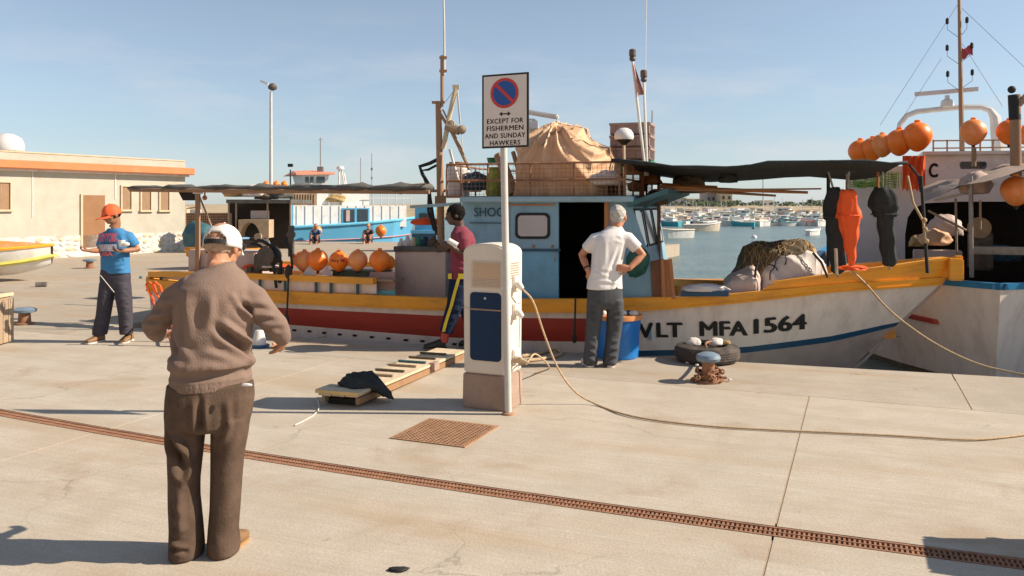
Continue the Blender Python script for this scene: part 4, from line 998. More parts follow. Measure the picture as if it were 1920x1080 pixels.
# closed umbrellas hanging
def umbrella(x0, x1, yt, yb, t, m_, lab, lean, hookx, hooky, prof_):
    u = thing('closed_umbrella', lab, 'umbrella', Bp((x0+x1)/2, yb, t), 0, 'closed umbrellas hanging from the bow awning')
    xc0, xc1 = (x0+x1)/2, lean; n_ = 26; rings = []
    wpx = (x1-x0)/2
    for i in range(25):
        w_ = i/24; y = yt+(yb-yt)*w_; x = xc0+(xc1-xc0)*w_
        # neck narrow, flare, long taper
        r_ = wpx*np.interp(w_, *prof_)
        c_ = Bp(x, y, t); R_ = r_*c_.y/F; ring = []; tipk = math.exp(-((w_-.335)/.03)**2)
        for j in range(n_):
            a = 2*math.pi*j/n_; q = R_*(1-.33*(.5+.5*math.cos(7*a+w_*2.5+.6*math.sin(3*a)))*(.35+.65*w_)); q *= 1+.16*tipk*(math.cos(8*a)); ring.append(c_+E*q*math.cos(a)+N*q*.42*math.sin(a)-Z3*(.035*tipk*math.cos(8*a)+.012*math.sin(5*a+w_*9))+E*.008*math.sin(w_*23+a*2))
        rings.append(ring)
    b = MB(); b.loft(rings); b.build('folded_cover', M[m_], u, smooth=2)
    b = MB(); b.tube([Bp(hookx, hooky, t), Bp(xc0, yt+4, t)], .012, 6); b.build('shaft', M['steel'], u)
    b = MB(); b.tube([Bp(xc1, yb-3, t), Bp(xc1, yb+8, t)], .012, 6); b.build('tip', M['steel'], u)
    c_ = Bp(xc0+(xc1-xc0)*.33, yt+(yb-yt)*.34, t); b = MB(); r_ = wpx*.84*c_.y/F
    b.tube([c_+E*r_*math.cos(a)+N*r_*.78*math.sin(a) for a in np.linspace(0, 2*math.pi, 17)], .009, 5); b.build('tie_band', M[m_], u)
umbrella(1541, 1585, 352, 512, .85, 'canvas', 'black closed umbrella hanging left of the orange one', 1571, 1553, 322, ([0, .04, .24, .30, .36, .7, .97, 1], [.5, .62, .95, 1.0, .82, .74, .66, .3]))
umbrella(1566, 1612, 356, 497, .62, 'ocloth', 'orange closed umbrella hanging between two black ones', 1597, 1592, 322, ([0, .03, .12, .30, .335, .36, .7, .95, 1], [.5, .66, .70, .95, 1.0, .92, .56, .28, .18]))
umbrella(1626, 1684, 352, 498, .95, 'canvas', 'black closed umbrella hanging alone near the bow', 1668, 1655, 322, ([0, .04, .10, .25, .30, .36, .7, .97, 1], [.5, .66, .84, 1.0, .80, .55, .52, .50, .3]))
b = MB(); b.bar(Bp(1567, 466, .5), Bp(1569, 515, .5), .05, .02); tag(b.build('batten', M['woodlt']), 'pale wooden batten standing at the foot of the left black umbrella', 'batten')
mbx = lump(Bp(1600, 503, .7), .16, .12, .035, 17, .4, 3); tag(mbx.build('red_line_coil', M['ocloth'], smooth=2), 'tangle of red line on the bow under the orange umbrella', 'rope')
# net heap on foredeck
S0 = DZ
o = blobtop('net_heap', [(1352, 540), (1362, 516), (1378, 500), (1388, 480), (1396, 462), (1415, 455), (1445, 457), (1452, 455), (1470, 450), (1500, 447), (1512, 450), (1520, 470), (1526, 500), (1532, 540)], 0, 1.25, 2.5, M['netbrown'], 'mound of brown fishing net on the foredeck', 'net', 14, z_bot=.45, amp=.045, ks=(8, 26), strands=(34, .005, M['netstraw']))
o = blobtop('straw_net', [(1474, 470), (1480, 455), (1495, 449), (1510, 449), (1524, 456), (1531, 468), (1534, 480)], 0, 1.5, 2.15, M['netstraw'], 'straw coloured net crowning the brown net mound', 'net', 15, z_bot=.98, amp=.03, ks=(12, 26), strands=(22, .005, M['wood']))
o = blobtop('white_sack', [(1412, 545), (1420, 520), (1436, 500), (1452, 484), (1480, 473), (1510, 469), (1530, 474), (1545, 490), (1556, 515), (1562, 545)], 0, 1.12, 1.95, M['sack'], 'bulging dirty white sack with dark straps on the foredeck', 'sack', 16, z_bot=.48, amp=.04, ks=(6, 18), strands=(5, .006, M['ropedark']))
o = blobtop('grey_sack', [(1350, 548), (1358, 524), (1372, 512), (1392, 506), (1412, 500), (1424, 515), (1428, 548)], 0, .85, 1.5, M['greypanel'], 'grey lilac sack at the left foot of the net mound', 'sack', 18, z_bot=.45, amp=.03)
for k, (pts) in enumerate([[(1422, 488), (1417, 505), (1415, 525), (1419, 546)], [(1524, 474), (1540, 492), (1552, 520)], ]):
    b = MB(); b.tube([Bp(x, y, .92+.0*k) for x, y in pts], .014, 6); tag(b.build('strap', M['ropedark']), ['black strap running down the left of the white sack', 'dark cord running down the right of the white sack'][k], 'strap')
o_ = lump(Bp(1322, 541, .62), .26, .14, .055, 41, .3, 2.4); tag(o_.build('folded_cloth', M['sack'], smooth=2), 'folded pale cloth on the deck between wheelhouse and net mound', 'cloth')
prism([(1276, 546), (1366, 546), (1366, 556), (1276, 556)], .5, .3, 'deck_hatch', M['navy'], boat)
prism([(1264, 523), (1360, 526), (1360, 538), (1264, 536)], 2.6, .08, 'far_rail', M['yelin'], boat)
# open wooden hatch box right of cabin
hb = thing('wooden_hatch', 'open brown wooden hatch standing against the wheelhouse front', 'hatch', Bp(1240, 560, .6))
prism([(1220, 490), (1238, 486), (1242, 560), (1224, 560)], .52, .05, 'hatch_side', mat('dark_varnish', (.20, .085, .045), .6, .15), hb)
b = MB(); b.hexa([Bp(1240, 560, .50), Bp(1266, 560, .50), Bp(1266, 560, .6), Bp(1240, 560, .6), Bp(1238, 487, .50), Bp(1258, 486, .50), Bp(1258, 486, .6), Bp(1238, 487, .6)]); b.build('hatch_door', M['varn'], hb)
for (x0, x1, x2, x3) in ((1239, 1245, 1243, 1249), (1254, 1260, 1261, 1267)):
    b = MB(); b.hexa([Bp(x2, 561, .47), Bp(x3, 561, .47), Bp(x3, 561, .5), Bp(x2, 561, .5), Bp(x0, 485, .47), Bp(x1, 485, .47), Bp(x1, 485, .5), Bp(x0, 485, .5)]); b.build('hatch_stile', M['varn'], hb)
# green tub hanging beside the man
gb_ = lump(Bp(1196, 490, .38), .13, .10, .17, 44, .3, 2.4, flat=False); tag(gb_.build('green_sack', mat('bottle_green', (.01, .09, .065), .6, .2), smooth=2), 'bottle green sack hanging on the wheelhouse side behind the arm of the man in white', 'sack')
b = MB(); b.tube([Bp(1040, 474, tn-.05), Bp(1040, 474, tn-.10), Bp(1040, 490, tn-.10), Bp(1040, 490, tn-.05)], .010, 6); b.build('door_handle', M['steel'], boat)
b = MB(); b.tube([Bp(1150, 400, tn-.02), Bp(1150, 400, tn-.06), Bp(1162, 470, tn-.06), Bp(1162, 470, tn-.02)], .012, 6); b.build('grab_rail', M['steel'], boat)
for x in (966, 1000, 1036): b = MB(); b.box(Bp(x, 462, tn-.055), (.03, .012, .03), A3); b.build('door_bolt', M['rust'], boat)
for x, y0, y1 in ((884, 430, 560), (906, 420, 470), (930, 424, 560)): b = MB(); b.bar(Bp(x, y0, tn-.022), Bp(x, y1, tn-.022), .012, .006, up=N); b.build('wall_batten', M['cabblue'], boat)
# ------------------------------------------------------------------ second boat (right), bow to the quay
ang2 = R(-22.4); D2 = Vector((-math.sin(ang2), math.cos(ang2), 0)); C2 = Vector((math.cos(ang2), math.sin(ang2), 0))   # D2 aft direction, C2 to the right
ST2 = Vector(((1876-CX)/F*9.35, 9.35, 0))
def B2(s, t, z): return ST2-D2*s+C2*t+Z3*z        # s = -distance aft
boat2 = thing('fishing_vessel', 'white fishing vessel with blue rail moored bow to the quay at the right edge', 'boat', B2(-4, 0, ZW))
h2 = Hull(-12, -4.5, lambda z: float(np.interp(z, [-1.2, -.5, .75, 1.2], [-.62, -.42, 0, .1])), 0, 2.2, 1.75, p=2.2, rs=.85, ztop=.72, fr=B2)
g2t = lambda q: .77+.03*max(0, (q+2)/2)-.0*q; g2b = lambda q: g2t(q)-.075
hull_surface(h2, [g2t, g2b, lambda q: .25, lambda q: -.1, lambda q: -.43, lambda q: -.5, lambda q: -1.0], lambda j, u: 1 if j == 0 else (2 if j >= 4 else 0), 'hull', [M['hullwhite'], mat('blue_rail_paint', (.02, .18, .38), .45), M['netbrown']], boat2, n=30)
band(h2, g2t, lambda q: g2t(q)-.07, -12, -.02, -.1, .03, 'gunwale', mat('blue_gunwale_paint', (.025, .21, .42), .45, .1, 5), boat2, n=40)
band(h2, lambda q: .275+.02*q*0-(-.0)*q+(.05*(-q-.8)), lambda q: .215+(.05*(-q-.8)), -3.9, -.75, -.01, .05, 'rubbing_strake', M['red'], boat2, n=16, sides=(-1,))
ss = np.linspace(-11.9, -.4, 24); b = MB()
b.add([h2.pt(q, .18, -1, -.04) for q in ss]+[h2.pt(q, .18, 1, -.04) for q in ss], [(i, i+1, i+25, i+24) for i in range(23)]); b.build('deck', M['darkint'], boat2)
b = MB()
for sd_ in (-1, 1): b.loft([[h2.pt(q, .74, sd_, -.10), h2.pt(q, .16, sd_, -.10)] for q in ss], caps=False, closed=False)
b.build('bulwark_lining', M['black'], boat2)
# deckhouse: front wall with arched opening
YH = 14.0
qh = -(P(1660, 400, YH)-ST2).dot(D2)
def W2(x, y, q=None):       # point on deckhouse front plane through photo point
    q = qh if q is None else q
    k = (x-CX)/F; Y = (ST2.dot(D2)-q)/(D2.x*k+D2.y); return Vector((k*Y, Y, CAMH-(y-HY)*Y/F))
def plate2(pts, th, name, m, q=None, parent=boat2):
    b = MB(); b.poly([W2(x, y, q) for x, y in pts], th, up=-D2); return b.build(name, m, parent)
arch = [(1697, 530), (1697, 440), (1702, 408), (1714, 390), (1735, 381), (1800, 378), (2060, 378), (2060, 318), (1596, 318), (1596, 530)]
plate2(arch, .08, 'deckhouse_front', M['greyw'])
plate2([(1590, 320), (1592, 520), (1606, 520), (1606, 320)], 2.6, 'deckhouse_side', M['greyw'], qh-.05)
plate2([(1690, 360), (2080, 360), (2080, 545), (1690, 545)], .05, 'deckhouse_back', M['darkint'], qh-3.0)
b = MB(); a, c = W2(1596, 318), W2(2060, 318); b.hexa([a, c, c+D2*3, a+D2*3, a+Z3*.06, c+Z3*.06, c+D2*3+Z3*.06, a+D2*3+Z3*.06]); b.build('deckhouse_roof', M['white'], boat2)
# upper bridge with C
plate2([(1735, 288), (1930, 286), (1930, 332), (1735, 332)], 1.6, 'bridge_front', M['white'], qh-.02)
plate2([(1730, 284), (1935, 282), (1935, 288), (1730, 290)], 1.7, 'bridge_roof', M['white'], qh+.04)
plate2(rrect(1800, 303, 1850, 317, 4, 0), .02, 'bridge_window', M['dglass'], qh+.0)
pa = W2(1741, 333, qh+.0)
sc2 = pa.y/F
text_on('C', 'lettering', M['ink'], boat2, lambda u, v, w_: pa+C2*u+Z3*v-D2*.01, 16*sc2, 27*sc2, bold=.14)
b = MB()
for y in (262, 276, 295, 312): b.tube([W2(1748, y+2, qh-.2), W2(1920, y, qh-.2)], .012, 6)
for x in (1750, 1776, 1838, 1862, 1903): b.tube([W2(x, 262, qh-.2), W2(x, 322, qh-.2)], .014, 6)
b.build('bridge_railing', M['mastw'], boat2)
# arch mast
b = MB(); ap = [(1684, 250), (1688, 232), (1700, 217), (1720, 209), (1760, 205), (1800, 201), (1840, 201), (1856, 206), (1866, 220), (1870, 250), (1872, 285)]
b.tube([W2(x, y, qh-1.2) for x, y in ap], [.05]*4+[.05]*2+[.05, .06, .09, .11, .11], 8); b.build('goal_post_arch', M['white'], boat2, smooth=True)
b = MB(); b.bar(W2(1715, 177, qh-1.2), W2(1834, 167, qh-1.2), .09, .07); b.build('radar_bar', M['greyw'], boat2)
b = MB(); p = W2(1776, 202, qh-1.2); b.lathe(p, [(.09, 0), (.11, .03), (.10, .12), (.04, .16), (.04, .22)], 14); b.build('radar_drum', M['white'], boat2, smooth=True)
b = MB(); b.tube([W2(1805, 335, qh-1.0), W2(1802, 200, qh-1.0), W2(1798, -20, qh-1.0)], [.045, .04, .025], 8); b.build('mast', M['mastw'], boat2)
for x, y in ((1776, 40), (1776, 90), (1777, 139), (1813, 38), (1822, 86), (1823, 136)):
    b = MB(); p = W2(x, y, qh-1.0); b.lathe(p-Z3*.05, [(.015, 0), (.028, .015), (.028, .085), (.012, .11)], 8)
    b.tube([p-Z3*.05, p-Z3*.14, W2(1800, y+32, qh-1.0)], .004, 4); b.build('mast_lamp', M['black'], boat2)
b = MB()
for a, c in (((1798, 5), (1650, 235)), ((1803, 15), (1925, 130)), ((1803, 80), (1880, 200)), ((1765, 110), (1690, 225))): b.tube([W2(*a, qh-1.0), W2(*c, qh-1.0)], .004, 4)
b.build('stay_wire', M['galv'], boat2)
b = MB(); vs = [W2(1802+ (22*i/5), 88+ (4*math.sin(i*1.3))+ (21-i)*j/4, qh-1.0) for i in range(6) for j in range(5)]
b.add(vs, [(i*5+j, i*5+j+1, (i+1)*5+j+1, (i+1)*5+j) for i in range(5) for j in range(4)]); tag(b.build('mast_flag', M['flagred'], smooth=2), 'small dark red flag flying halfway up the tall right hand mast', 'flag')
# brown exhaust pole with black top
b = MB(); b.tube([W2(1905, 330, qh+1.5), W2(1903, 178, qh+1.5)], .075, 12); b.build('exhaust_pipe', M['mastw'], boat2, smooth=True)
b = MB(); b.ball(W2(1897, 168, qh+1.5), .055); b.tube([W2(1903, 225, qh+1.5), W2(1901, 178, qh+1.5)], .08, 12); b.build('exhaust_cap', M['black'], boat2, smooth=True)
b = MB(); b.tube([W2(1906, 200, qh+1.5), W2(1925, 180, qh+1.5)], .05, 8); b.build('exhaust_arm', M['wood'], boat2)
# buoys on the rail and orange fabric
g2_ = 'orange buoys on the rail of the right hand vessel'
for i, (x, y, r_, m_, q, lb) in enumerate([(1613, 284, 22, 'orange', -.4, 'leftmost orange buoy over the end of the black awning'), (1636, 279, 21, 'orange', -.3, 'orange buoy second from the left above the black awning'),
        (1654, 272, 21, 'orange2', -.2, 'faded orange buoy in the middle of the climbing buoy row'), (1686, 266, 24, 'orange', -.1, 'bright orange buoy just below the highest one'), (1720, 255, 26.5, 'orange', 0, 'largest and highest orange buoy of the climbing row'),
        (1825, 247, 23.5, 'orange2', .6, 'bleached beige and orange buoy on a stalk right of the mast'), (1892, 247, 22.5, 'orange', .6, 'reddish orange buoy by the brown exhaust pipe'), (1924, 252, 18, 'orange2', .6, 'pale buoy cut by the right edge of the picture'),
        (1905, 357, 27, 'orange2', 2.6, 'dull orange float in the shade under the right hand tarpaulin')]):
    c_ = W2(x, y, qh+q+.6); buoy('buoy', c_, r_*c_.y/F, M[m_], lb, g2_, stalk=i >= 5)
b = MB(); b.tube([W2(1826, 276, qh+1.2), W2(1826, 312, qh+1.2)], .035, 8); b.build('buoy_stand', M['mastw'], boat2)
b = MB(); vs = []
for i in range(15):
    for j in range(9): x = 1692+43*i/14; y = 292+62*j/8+(6 if i % 3 == 0 else 0)*(j == 8); vs.append(W2(x, y, qh+.75+.05*math.sin(i*1.6+j*.5)))
b.add(vs, [(i*9+j, i*9+j+1, (i+1)*9+j+1, (i+1)*9+j) for i in range(14) for j in range(8)]); tag(b.build('orange_cloth', M['ocloth'], smooth=2), 'bright orange cloth draped under the highest buoy', 'cloth')
b = MB()
for k in range(26): x = 1594+k*3.8; b.bar(W2(x+math.sin(k*2.), 322, qh+.5), W2(x+3*math.sin(k*1.3), 352, qh+.5), .02, .006)
for k in range(6): b.tube([W2(x, 326+k*5+1.5*math.sin(x*.2+k), qh+.49) for x in range(1594, 1690, 8)], .012, 4)
tag(b.build('green_netting', M['limeg']), 'strip of green and straw netting under the right end of the black awning', 'net')['kind'] = 'stuff'
b = MB(); b.box(W2(1628, 346, qh+.4), (.42, .1, .08), (C2, D2, Z3)); tag(b.build('green_bottle_crate', M['green']), 'small green crate behind the straw netting by the umbrellas', 'crate')
# fore awning tarpaulin over the working deck, light tube, hanging tarp
b = MB(); pts = [(1728, 352), (1760, 343), (1800, 333), (1845, 322), (1880, 312), (1930, 306), (1990, 300)]; vs = []
for i, (x, y) in enumerate(pts):
    for j in range(9):
        w_ = j/8; p = W2(x, y, qh+1.2+2.6*w_*(.3+.7*min(1, i/3))); p.z = W2(x, y, qh+1.2).z-.20*w_+.04*math.sin(i*1.9+j*1.3); vs.append(p)
k = len(vs); fs = [(i*9+j, i*9+j+1, (i+1)*9+j+1, (i+1)*9+j) for i in range(len(pts)-1) for j in range(8)]
b.add(vs, fs); b.build('deck_awning', M['wood'] if False else mat('faded_awning', (.34, .25, .19), .8, .2, 5, .3, 20, dirt=(.14, .1, .08), damt=.6), boat2, smooth=2)
b = MB(); b.bar(W2(1760, 350, qh+2.6), W2(1868, 344, qh+2.6), .03, .03); b.build('light_tube', M['white'], boat2)
b = MB(); b.bar(W2(1752, 376, qh+2.2), W2(1812, 362, qh+2.2), .05, .04); b.build('light_tube', M['greyw'], boat2)
o_ = lump(W2(1830, 350, qh+2.9), .20, .12, .20, 51, .25, 2.6); tag(o_.build('bunched_tarpaulin', M['tarpgrey'] if False else mat('pinkish_tarp', (.42, .30, .25), .8, .2), smooth=2), 'bunched pinkish tarpaulin hanging from the right hand awning', 'tarpaulin')
blob = MB()
for x in (1822, 1838): blob.tube([W2(x, 375, qh+2.9), W2(x, 430, qh+2.9)], .015, 6)
blob.build('awning_strap', M['wood'], boat2)
b = MB(); b.tube([W2(1820, 330, qh+3.1), W2(1822, 520, qh+3.1)], .028, 8); b.build('awning_pole', M['steel'], boat2)
b = MB(); b.tube([W2(1792, 372, qh+2.4), W2(1794, 500, qh+2.4)], .016, 6); b.tube([W2(1740, 395, qh+2.6), W2(1812, 432, qh+2.6)], .016, 6); b.build('deck_stay', M['wood'], boat2)
# working deck gear inside
wl = thing('line_hauler', 'grey line hauler with a tan wheel under the right hand awning', 'winch', W2(1836, 500, qh+1.6))
b = MB(); c_ = W2(1836, 427, qh+1.8); b.lathe(c_, [(.03, -.05), (.15, -.05), (.10, -.02), (.10, .02), (.15, .05), (.03, .05)], 18, ax=(C2, Z3, D2)); b.build('sheave', mat('dull_brass', (.40, .26, .15), .6, .2), wl, smooth=True)
b = MB(); b.box(W2(1838, 470, qh+1.7), (.3, .25, .55), (C2, D2, Z3)); b.build('housing', M['machine'], wl, bev=.03)
for k, (x, y, rx_, ry_, m_, lb, q) in enumerate([(1752, 450, .22, .16, 'tarp_o', 'orange brown net bundle in the shade of the right hand vessel', 1.6), (1722, 455, .14, .12, 'netstraw', 'small tan net bundle at the left of the shaded working deck', 1.2), (1775, 430, .25, .22, 'greypanel', 'grey lilac bundle behind the orange brown net in the shade', 1.0), (1873, 480, .28, .16, 'bluenet', 'dark blue heap deep in the shaded working deck', 1.2)]):
    o_ = lump(W2(x, y, qh+q), rx_, rx_*.8, ry_, 60+k, .3, 2.6); tag(o_.build('net_bundle', M[m_], smooth=2), lb, 'net')
b = MB(); b.box(W2(1757, 483, qh+1.8), (.62, .3, .22), (C2, D2, Z3)); tag(b.build('fish_box', M['greypanel'], bev=.01), 'lilac grey box at the feet of the orange brown net bundle', 'box')
b = MB(); b.box(W2(1880, 470, qh+2.5), (.75, .2, .10), (C2, D2, Z3)); tag(b.build('work_bench', M['steel'], bev=.01), 'dull steel bench on the shaded working deck', 'bench')

# unseen vessel added beyond the right edge to shade the blue railed bow
nb = thing('moored_vessel', 'tall white vessel moored just beyond the right edge beside the blue railed one', 'boat', B2(-4, 4.6, ZW))
h3 = Hull(-12, -4.5, lambda z: float(np.interp(z, [-1.2, -.5, .75, 1.2], [-.62, -.42, 0, .1])), 4.62, 2.1, 1.7, p=2.2, rs=.85, ztop=.9, fr=B2)
hull_surface(h3, [lambda q: 1.0, lambda q: .9, lambda q: .3, lambda q: -.5, lambda q: -1.0], lambda j, u: 1 if j == 0 else 0, 'hull', [M['hullwhite'], M['navy']], nb, n=20)
DA3 = (C2, D2, Z3)
MB().box(B2(-4.4, 4.62, 1.9), (3.4, 5.6, 2.6), DA3).build('deckhouse', M['white'], nb, bev=.05); MB().box(B2(-4.4, 4.62, 3.23), (3.7, 6.0, .08), DA3).build('deckhouse_roof', M['greyw'], nb)
for k in range(4): MB().box(B2(-2.4-1.3*k, 2.91, 2.2), (.03, .7, .5), DA3).build('window', M['dglass'], nb)
# ------------------------------------------------------------------ azure trawler behind
tr = thing('azure_trawler', 'azure and white trawler with a small orange roofed wheelhouse behind the quay men', 'boat', P(620, 460, 43))
def box3(x0, x1, y0, y1, Y, dep, name, m, parent, bev=0, slant=0.):
    a, c = P(x0, y1, Y), P(x1, y0, Y); b = MB()
    b.hexa([a, Vector((c.x, Y, a.z)), Vector((c.x, Y+dep, a.z)), Vector((a.x, Y+dep, a.z)), Vector((a.x, Y, c.z)), Vector((c.x, Y, c.z)), Vector((c.x, Y+dep, c.z)), Vector((a.x, Y+dep, c.z))])
    return b.build(name, m, parent, bev=bev)
def box3(x0, x1, y0, y1, Y, dep, name, m, parent, bev=0, slant=0.):
    a, c = P(x0, y1, Y), P(x1, y0, Y); b = MB()
    b.hexa([a, Vector((c.x, Y, a.z)), Vector((c.x, Y+dep, a.z)), Vector((a.x, Y+dep, a.z)), Vector((a.x, Y, c.z)), Vector((c.x, Y, c.z)), Vector((c.x, Y+dep, c.z)), Vector((a.x, Y+dep, c.z))])
    return b.build(name, m, parent, bev=bev)
TA = R(30); TD = Vector((math.cos(TA), math.sin(TA), 0)); TN = Vector((-math.sin(TA), math.cos(TA), 0)); T0 = P(400, 430, 39.6); T0.z = 0
def T(x, y, off=0.):
    k = (x-CX)/F; o = T0+TN*off; Yv = (TN.dot(o))/(TN.x*k+TN.y); return P(x, y, Yv)
def box3t(x0, x1, y0, y1, off, dep, name, m, parent=None):
    a, c = T(x0, y1, off), T(x1, y0, off); a2, c2 = T(x0, y0, off), T(x1, y1, off); b = MB(); q = [a, c2, c2+TN*dep, a+TN*dep, a2, c, c+TN*dep, a2+TN*dep]
    b.hexa(q); return b.build(name, m, parent or tr)
pts = [(392, 423), (440, 425), (480, 426), (560, 425), (640, 421), (700, 417), (740, 413), (762, 410), (778, 408)]
b = MB(); rings = []
for i, (x, y) in enumerate(pts):
    w_ = i/(len(pts)-1); hb = 2.2*(1-.95*max(0, (w_-.55)/.45)**2); p = T(x, y, 2.2-hb); bt_ = T(x-(16*max(0, (w_-.6)/.4)), y, 2.2-hb*.9); bt_.z = -.7
    rings.append([p, bt_, bt_+TN*hb*1.8, p+TN*hb*2])
b.loft(rings); b.build('hull', M['azure'], tr)
b = MB(); b.tube([r_[0]-TN*.03 for r_ in rings], .07, 6); b.build('rub_rail', mat('pale_azure', (.16, .50, .68), .5), tr)
b = MB(); b.tube([r_[0].lerp(r_[1], .55)-TN*.06 for r_ in rings], .03, 5); b.build('red_line', mat('pink_line', (.60, .25, .25), .6), tr)
OD = .8; M['seamg'] = mat('seam_grey', (.5, .49, .47), .7)
box3t(548, 762, 385, 425, OD, 2.6, 'deckhouse', M['white'])
for k in range(13): box3t(556+k*16, 557.2+k*16, 386, 421, OD-.03, .03, 'plank_seam', M['seamg'])
box3t(546, 550, 384, 425, OD-.05, 2.7, 'corner_board', M['azure'])
box3t(641, 692, 361, 385, OD+.3, 2.0, 'upper_housing', M['white']); box3t(594, 615, 358, 385, OD+.4, 1.6, 'upper_housing', M['white'])
box3t(642, 693, 390, 419, OD-.05, .04, 'window_frame', M['azure'])
box3t(645, 665, 392.5, 417, OD-.08, .04, 'window_pane', M['dglass']); box3t(671, 690, 392, 416, OD-.08, .04, 'window_pane', M['dglass'])
box3t(649, 656, 394, 415, OD-.10, .02, 'curtain', mat('pinkcurtain', (.5, .33, .28), .8))
box3t(548, 593, 363, 384, OD+.2, .5, 'slatted_screen', M['mastw'])
for k in range(9): box3t(549+k*5, 550.5+k*5, 364, 383, OD+.13, .06, 'screen_slat', M['wood'])
b = MB()
for y in (362, 372): b.tube([T(694, y, OD), T(770, y, OD)], .02, 5)
for x in range(700, 771, 14): b.tube([T(x, 362, OD), T(x, 386, OD)], .02, 5)
b.build('deck_railing', M['greyw'], tr)
mbx = lump(T(628, 374, OD+.4), .55, .3, .28, 71, .3, 3); mbx.build('net_pile', M['netstraw'], tr, smooth=2)
b = MB(); w0, w1, w2, w3 = T(573, 352, OD+.5), T(612, 352, OD+.5), T(617, 328, OD+.3), T(568, 328, OD+.3)
b.hexa([w0, w1, w1+TN*1.8, w0+TN*1.8, w3, w2, w2+TN*2, w3+TN*2]); b.build('wheelhouse', M['white'], tr)
for x0, x1 in ((573, 579), (582, 588), (594, 609)): box3t(x0, x1, 331, 343, OD+.32, .04, 'wheelhouse_window', M['dglass'])
b = MB(); a_, c_ = T(555, 328, OD+.1), T(629, 327, OD+.1); b.hexa([a_, c_, c_+TN*2.6, a_+TN*2.6, a_+Z3*.1, c_+Z3*.1, c_+TN*2.4-TD*.5+Z3*.3, a_+TN*2.4+TD*.5+Z3*.3]); b.build('wheelhouse_roof', mat('salmon_roof', (.68, .28, .17), .7), tr)
b = MB(); b.tube([T(601, 320, 1.9), T(601, 258, 1.9)], .035, 6); b.box(T(601, 318, 1.9), (.3, .3, .3)); b.bar(T(597, 262, 1.9), T(606, 262, 1.9), .03, .03); b.build('mast', M['steel'], tr)
b = MB(); p = T(638, 318, 2.4); b.lathe(p, [(.2, 0), (.22, .05), (.18, .16), (.05, .2)], 12); b.build('radar_drum', M['white'], tr)
b = MB()
for x in (632, 644): b.tube([T(638+(x-638)*.4, 318, 2.4), T(x+4, 360, 2.4)], .05, 6)
b.tube([T(645, 325, 2.4), T(650, 358, 2.4)], .06, 6); b.build('gantry', M['sack'], tr)
b = MB(); b.tube([T(545, 385, OD), T(544.5, 318, OD)], .04, 6); b.box(T(544.5, 310, OD), (.24, .15, .16)); b.build('work_lamp', M['black'], tr)
for x, y0, y1 in ((697, 288, 385), (676, 296, 361)):
    b = MB(); b.tube([T(x, y0, 2.6), T(x, y1, 2.6)], .02, 5)
    if x == 697: b.box(T(x, 317, 2.6), (.1, .1, .14)); b.box(T(x, 334, 2.6), (.08, .08, .12))
    b.build('antenna', M['steel'], tr)
for i, x in enumerate((499, 518, 533)):
    c_ = P(x, 346, 31.0); buoy('buoy', c_, 6.5*c_.y/F, M['orange'], ['left', 'middle', 'right'][i]+' of three small orange buoys on the shelter roof behind the awning', 'small buoys round the azure trawler', n=12, stalk=False)
for i, (x, y, r_) in enumerate(((714, 433, 10.5), (594, 433, 10))):
    c_ = T(x, y, -.5); buoy('buoy', c_, r_*c_.y/F, M['orange' if i == 0 else 'orange2'], ['orange buoy hanging on the azure hull near the seated man', 'dull orange buoy hanging on the azure hull at its middle'][i], 'small buoys round the azure trawler', n=14)
# aft shelter of trawler / stall with beige machine housing
sh_ = thing('machine_shelter', 'dark shelter with a beige housing and a round black opening behind the capped man', 'shelter', P(470, 470, 30))
box3(424, 545, 374, 381, 29.2, 3, 'shelter_roof', M['tarpgrey'], sh_)
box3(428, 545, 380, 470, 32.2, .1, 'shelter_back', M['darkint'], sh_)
for x in (427, 441, 500, 543): box3(x, x+2.5, 378, 470, 29.3, .06, 'shelter_post', M['wood'], sh_)
b = MB(); ap = [(447, 474), (447, 414), (502, 414), (502, 474), (486, 474)]
ap += [(486-0, 450)]+[(466+20*math.cos(a), 450-32*math.sin(a)) for a in np.linspace(0, math.pi, 14)][1:-1]+[(446.9+.5, 452)]
outer = [(447, 474), (447, 412), (504, 412), (504, 446), (490, 446)]+[(468+20*math.cos(a), 448-31*math.sin(a)) for a in np.linspace(.1, math.pi-.02, 14)]+[(450, 474)]
b.poly([P(x, y, 28.6) for x, y in outer], .6, up=(0, -1, 0)); b.build('beige_housing', M['beige'], sh_)
box3(447, 492, 415, 476, 29.3, .2, 'black_opening', M['black'], sh_)  # solid black panel stands in for the shade inside the arch
box3(470, 500, 395, 410, 29.6, .3, 'crate_inside', M['cratel'], sh_)
for k, (x, y, r_, m_) in enumerate([(440, 364, .28, 'netstraw'), (455, 362, .22, 'netbrown'), (478, 362, .40, 'sack'), (500, 368, .32, 'netbrown'), (525, 366, .35, 'tarpgrey')]):
    mbx = lump(P(x, y, 30), r_*1.3, r_, r_*.7, 80+k, .35, 3); tag(mbx.build('roof_bundle', M[m_], smooth=2), ['straw tuft leftmost on the shelter roof', 'small brown net on the shelter roof', 'pale sacking heap in the middle of the shelter roof', 'brown net heap right of the pale sacking on the shelter roof', 'grey tarpaulin roll at the right end of the shelter roof'][k], 'net')
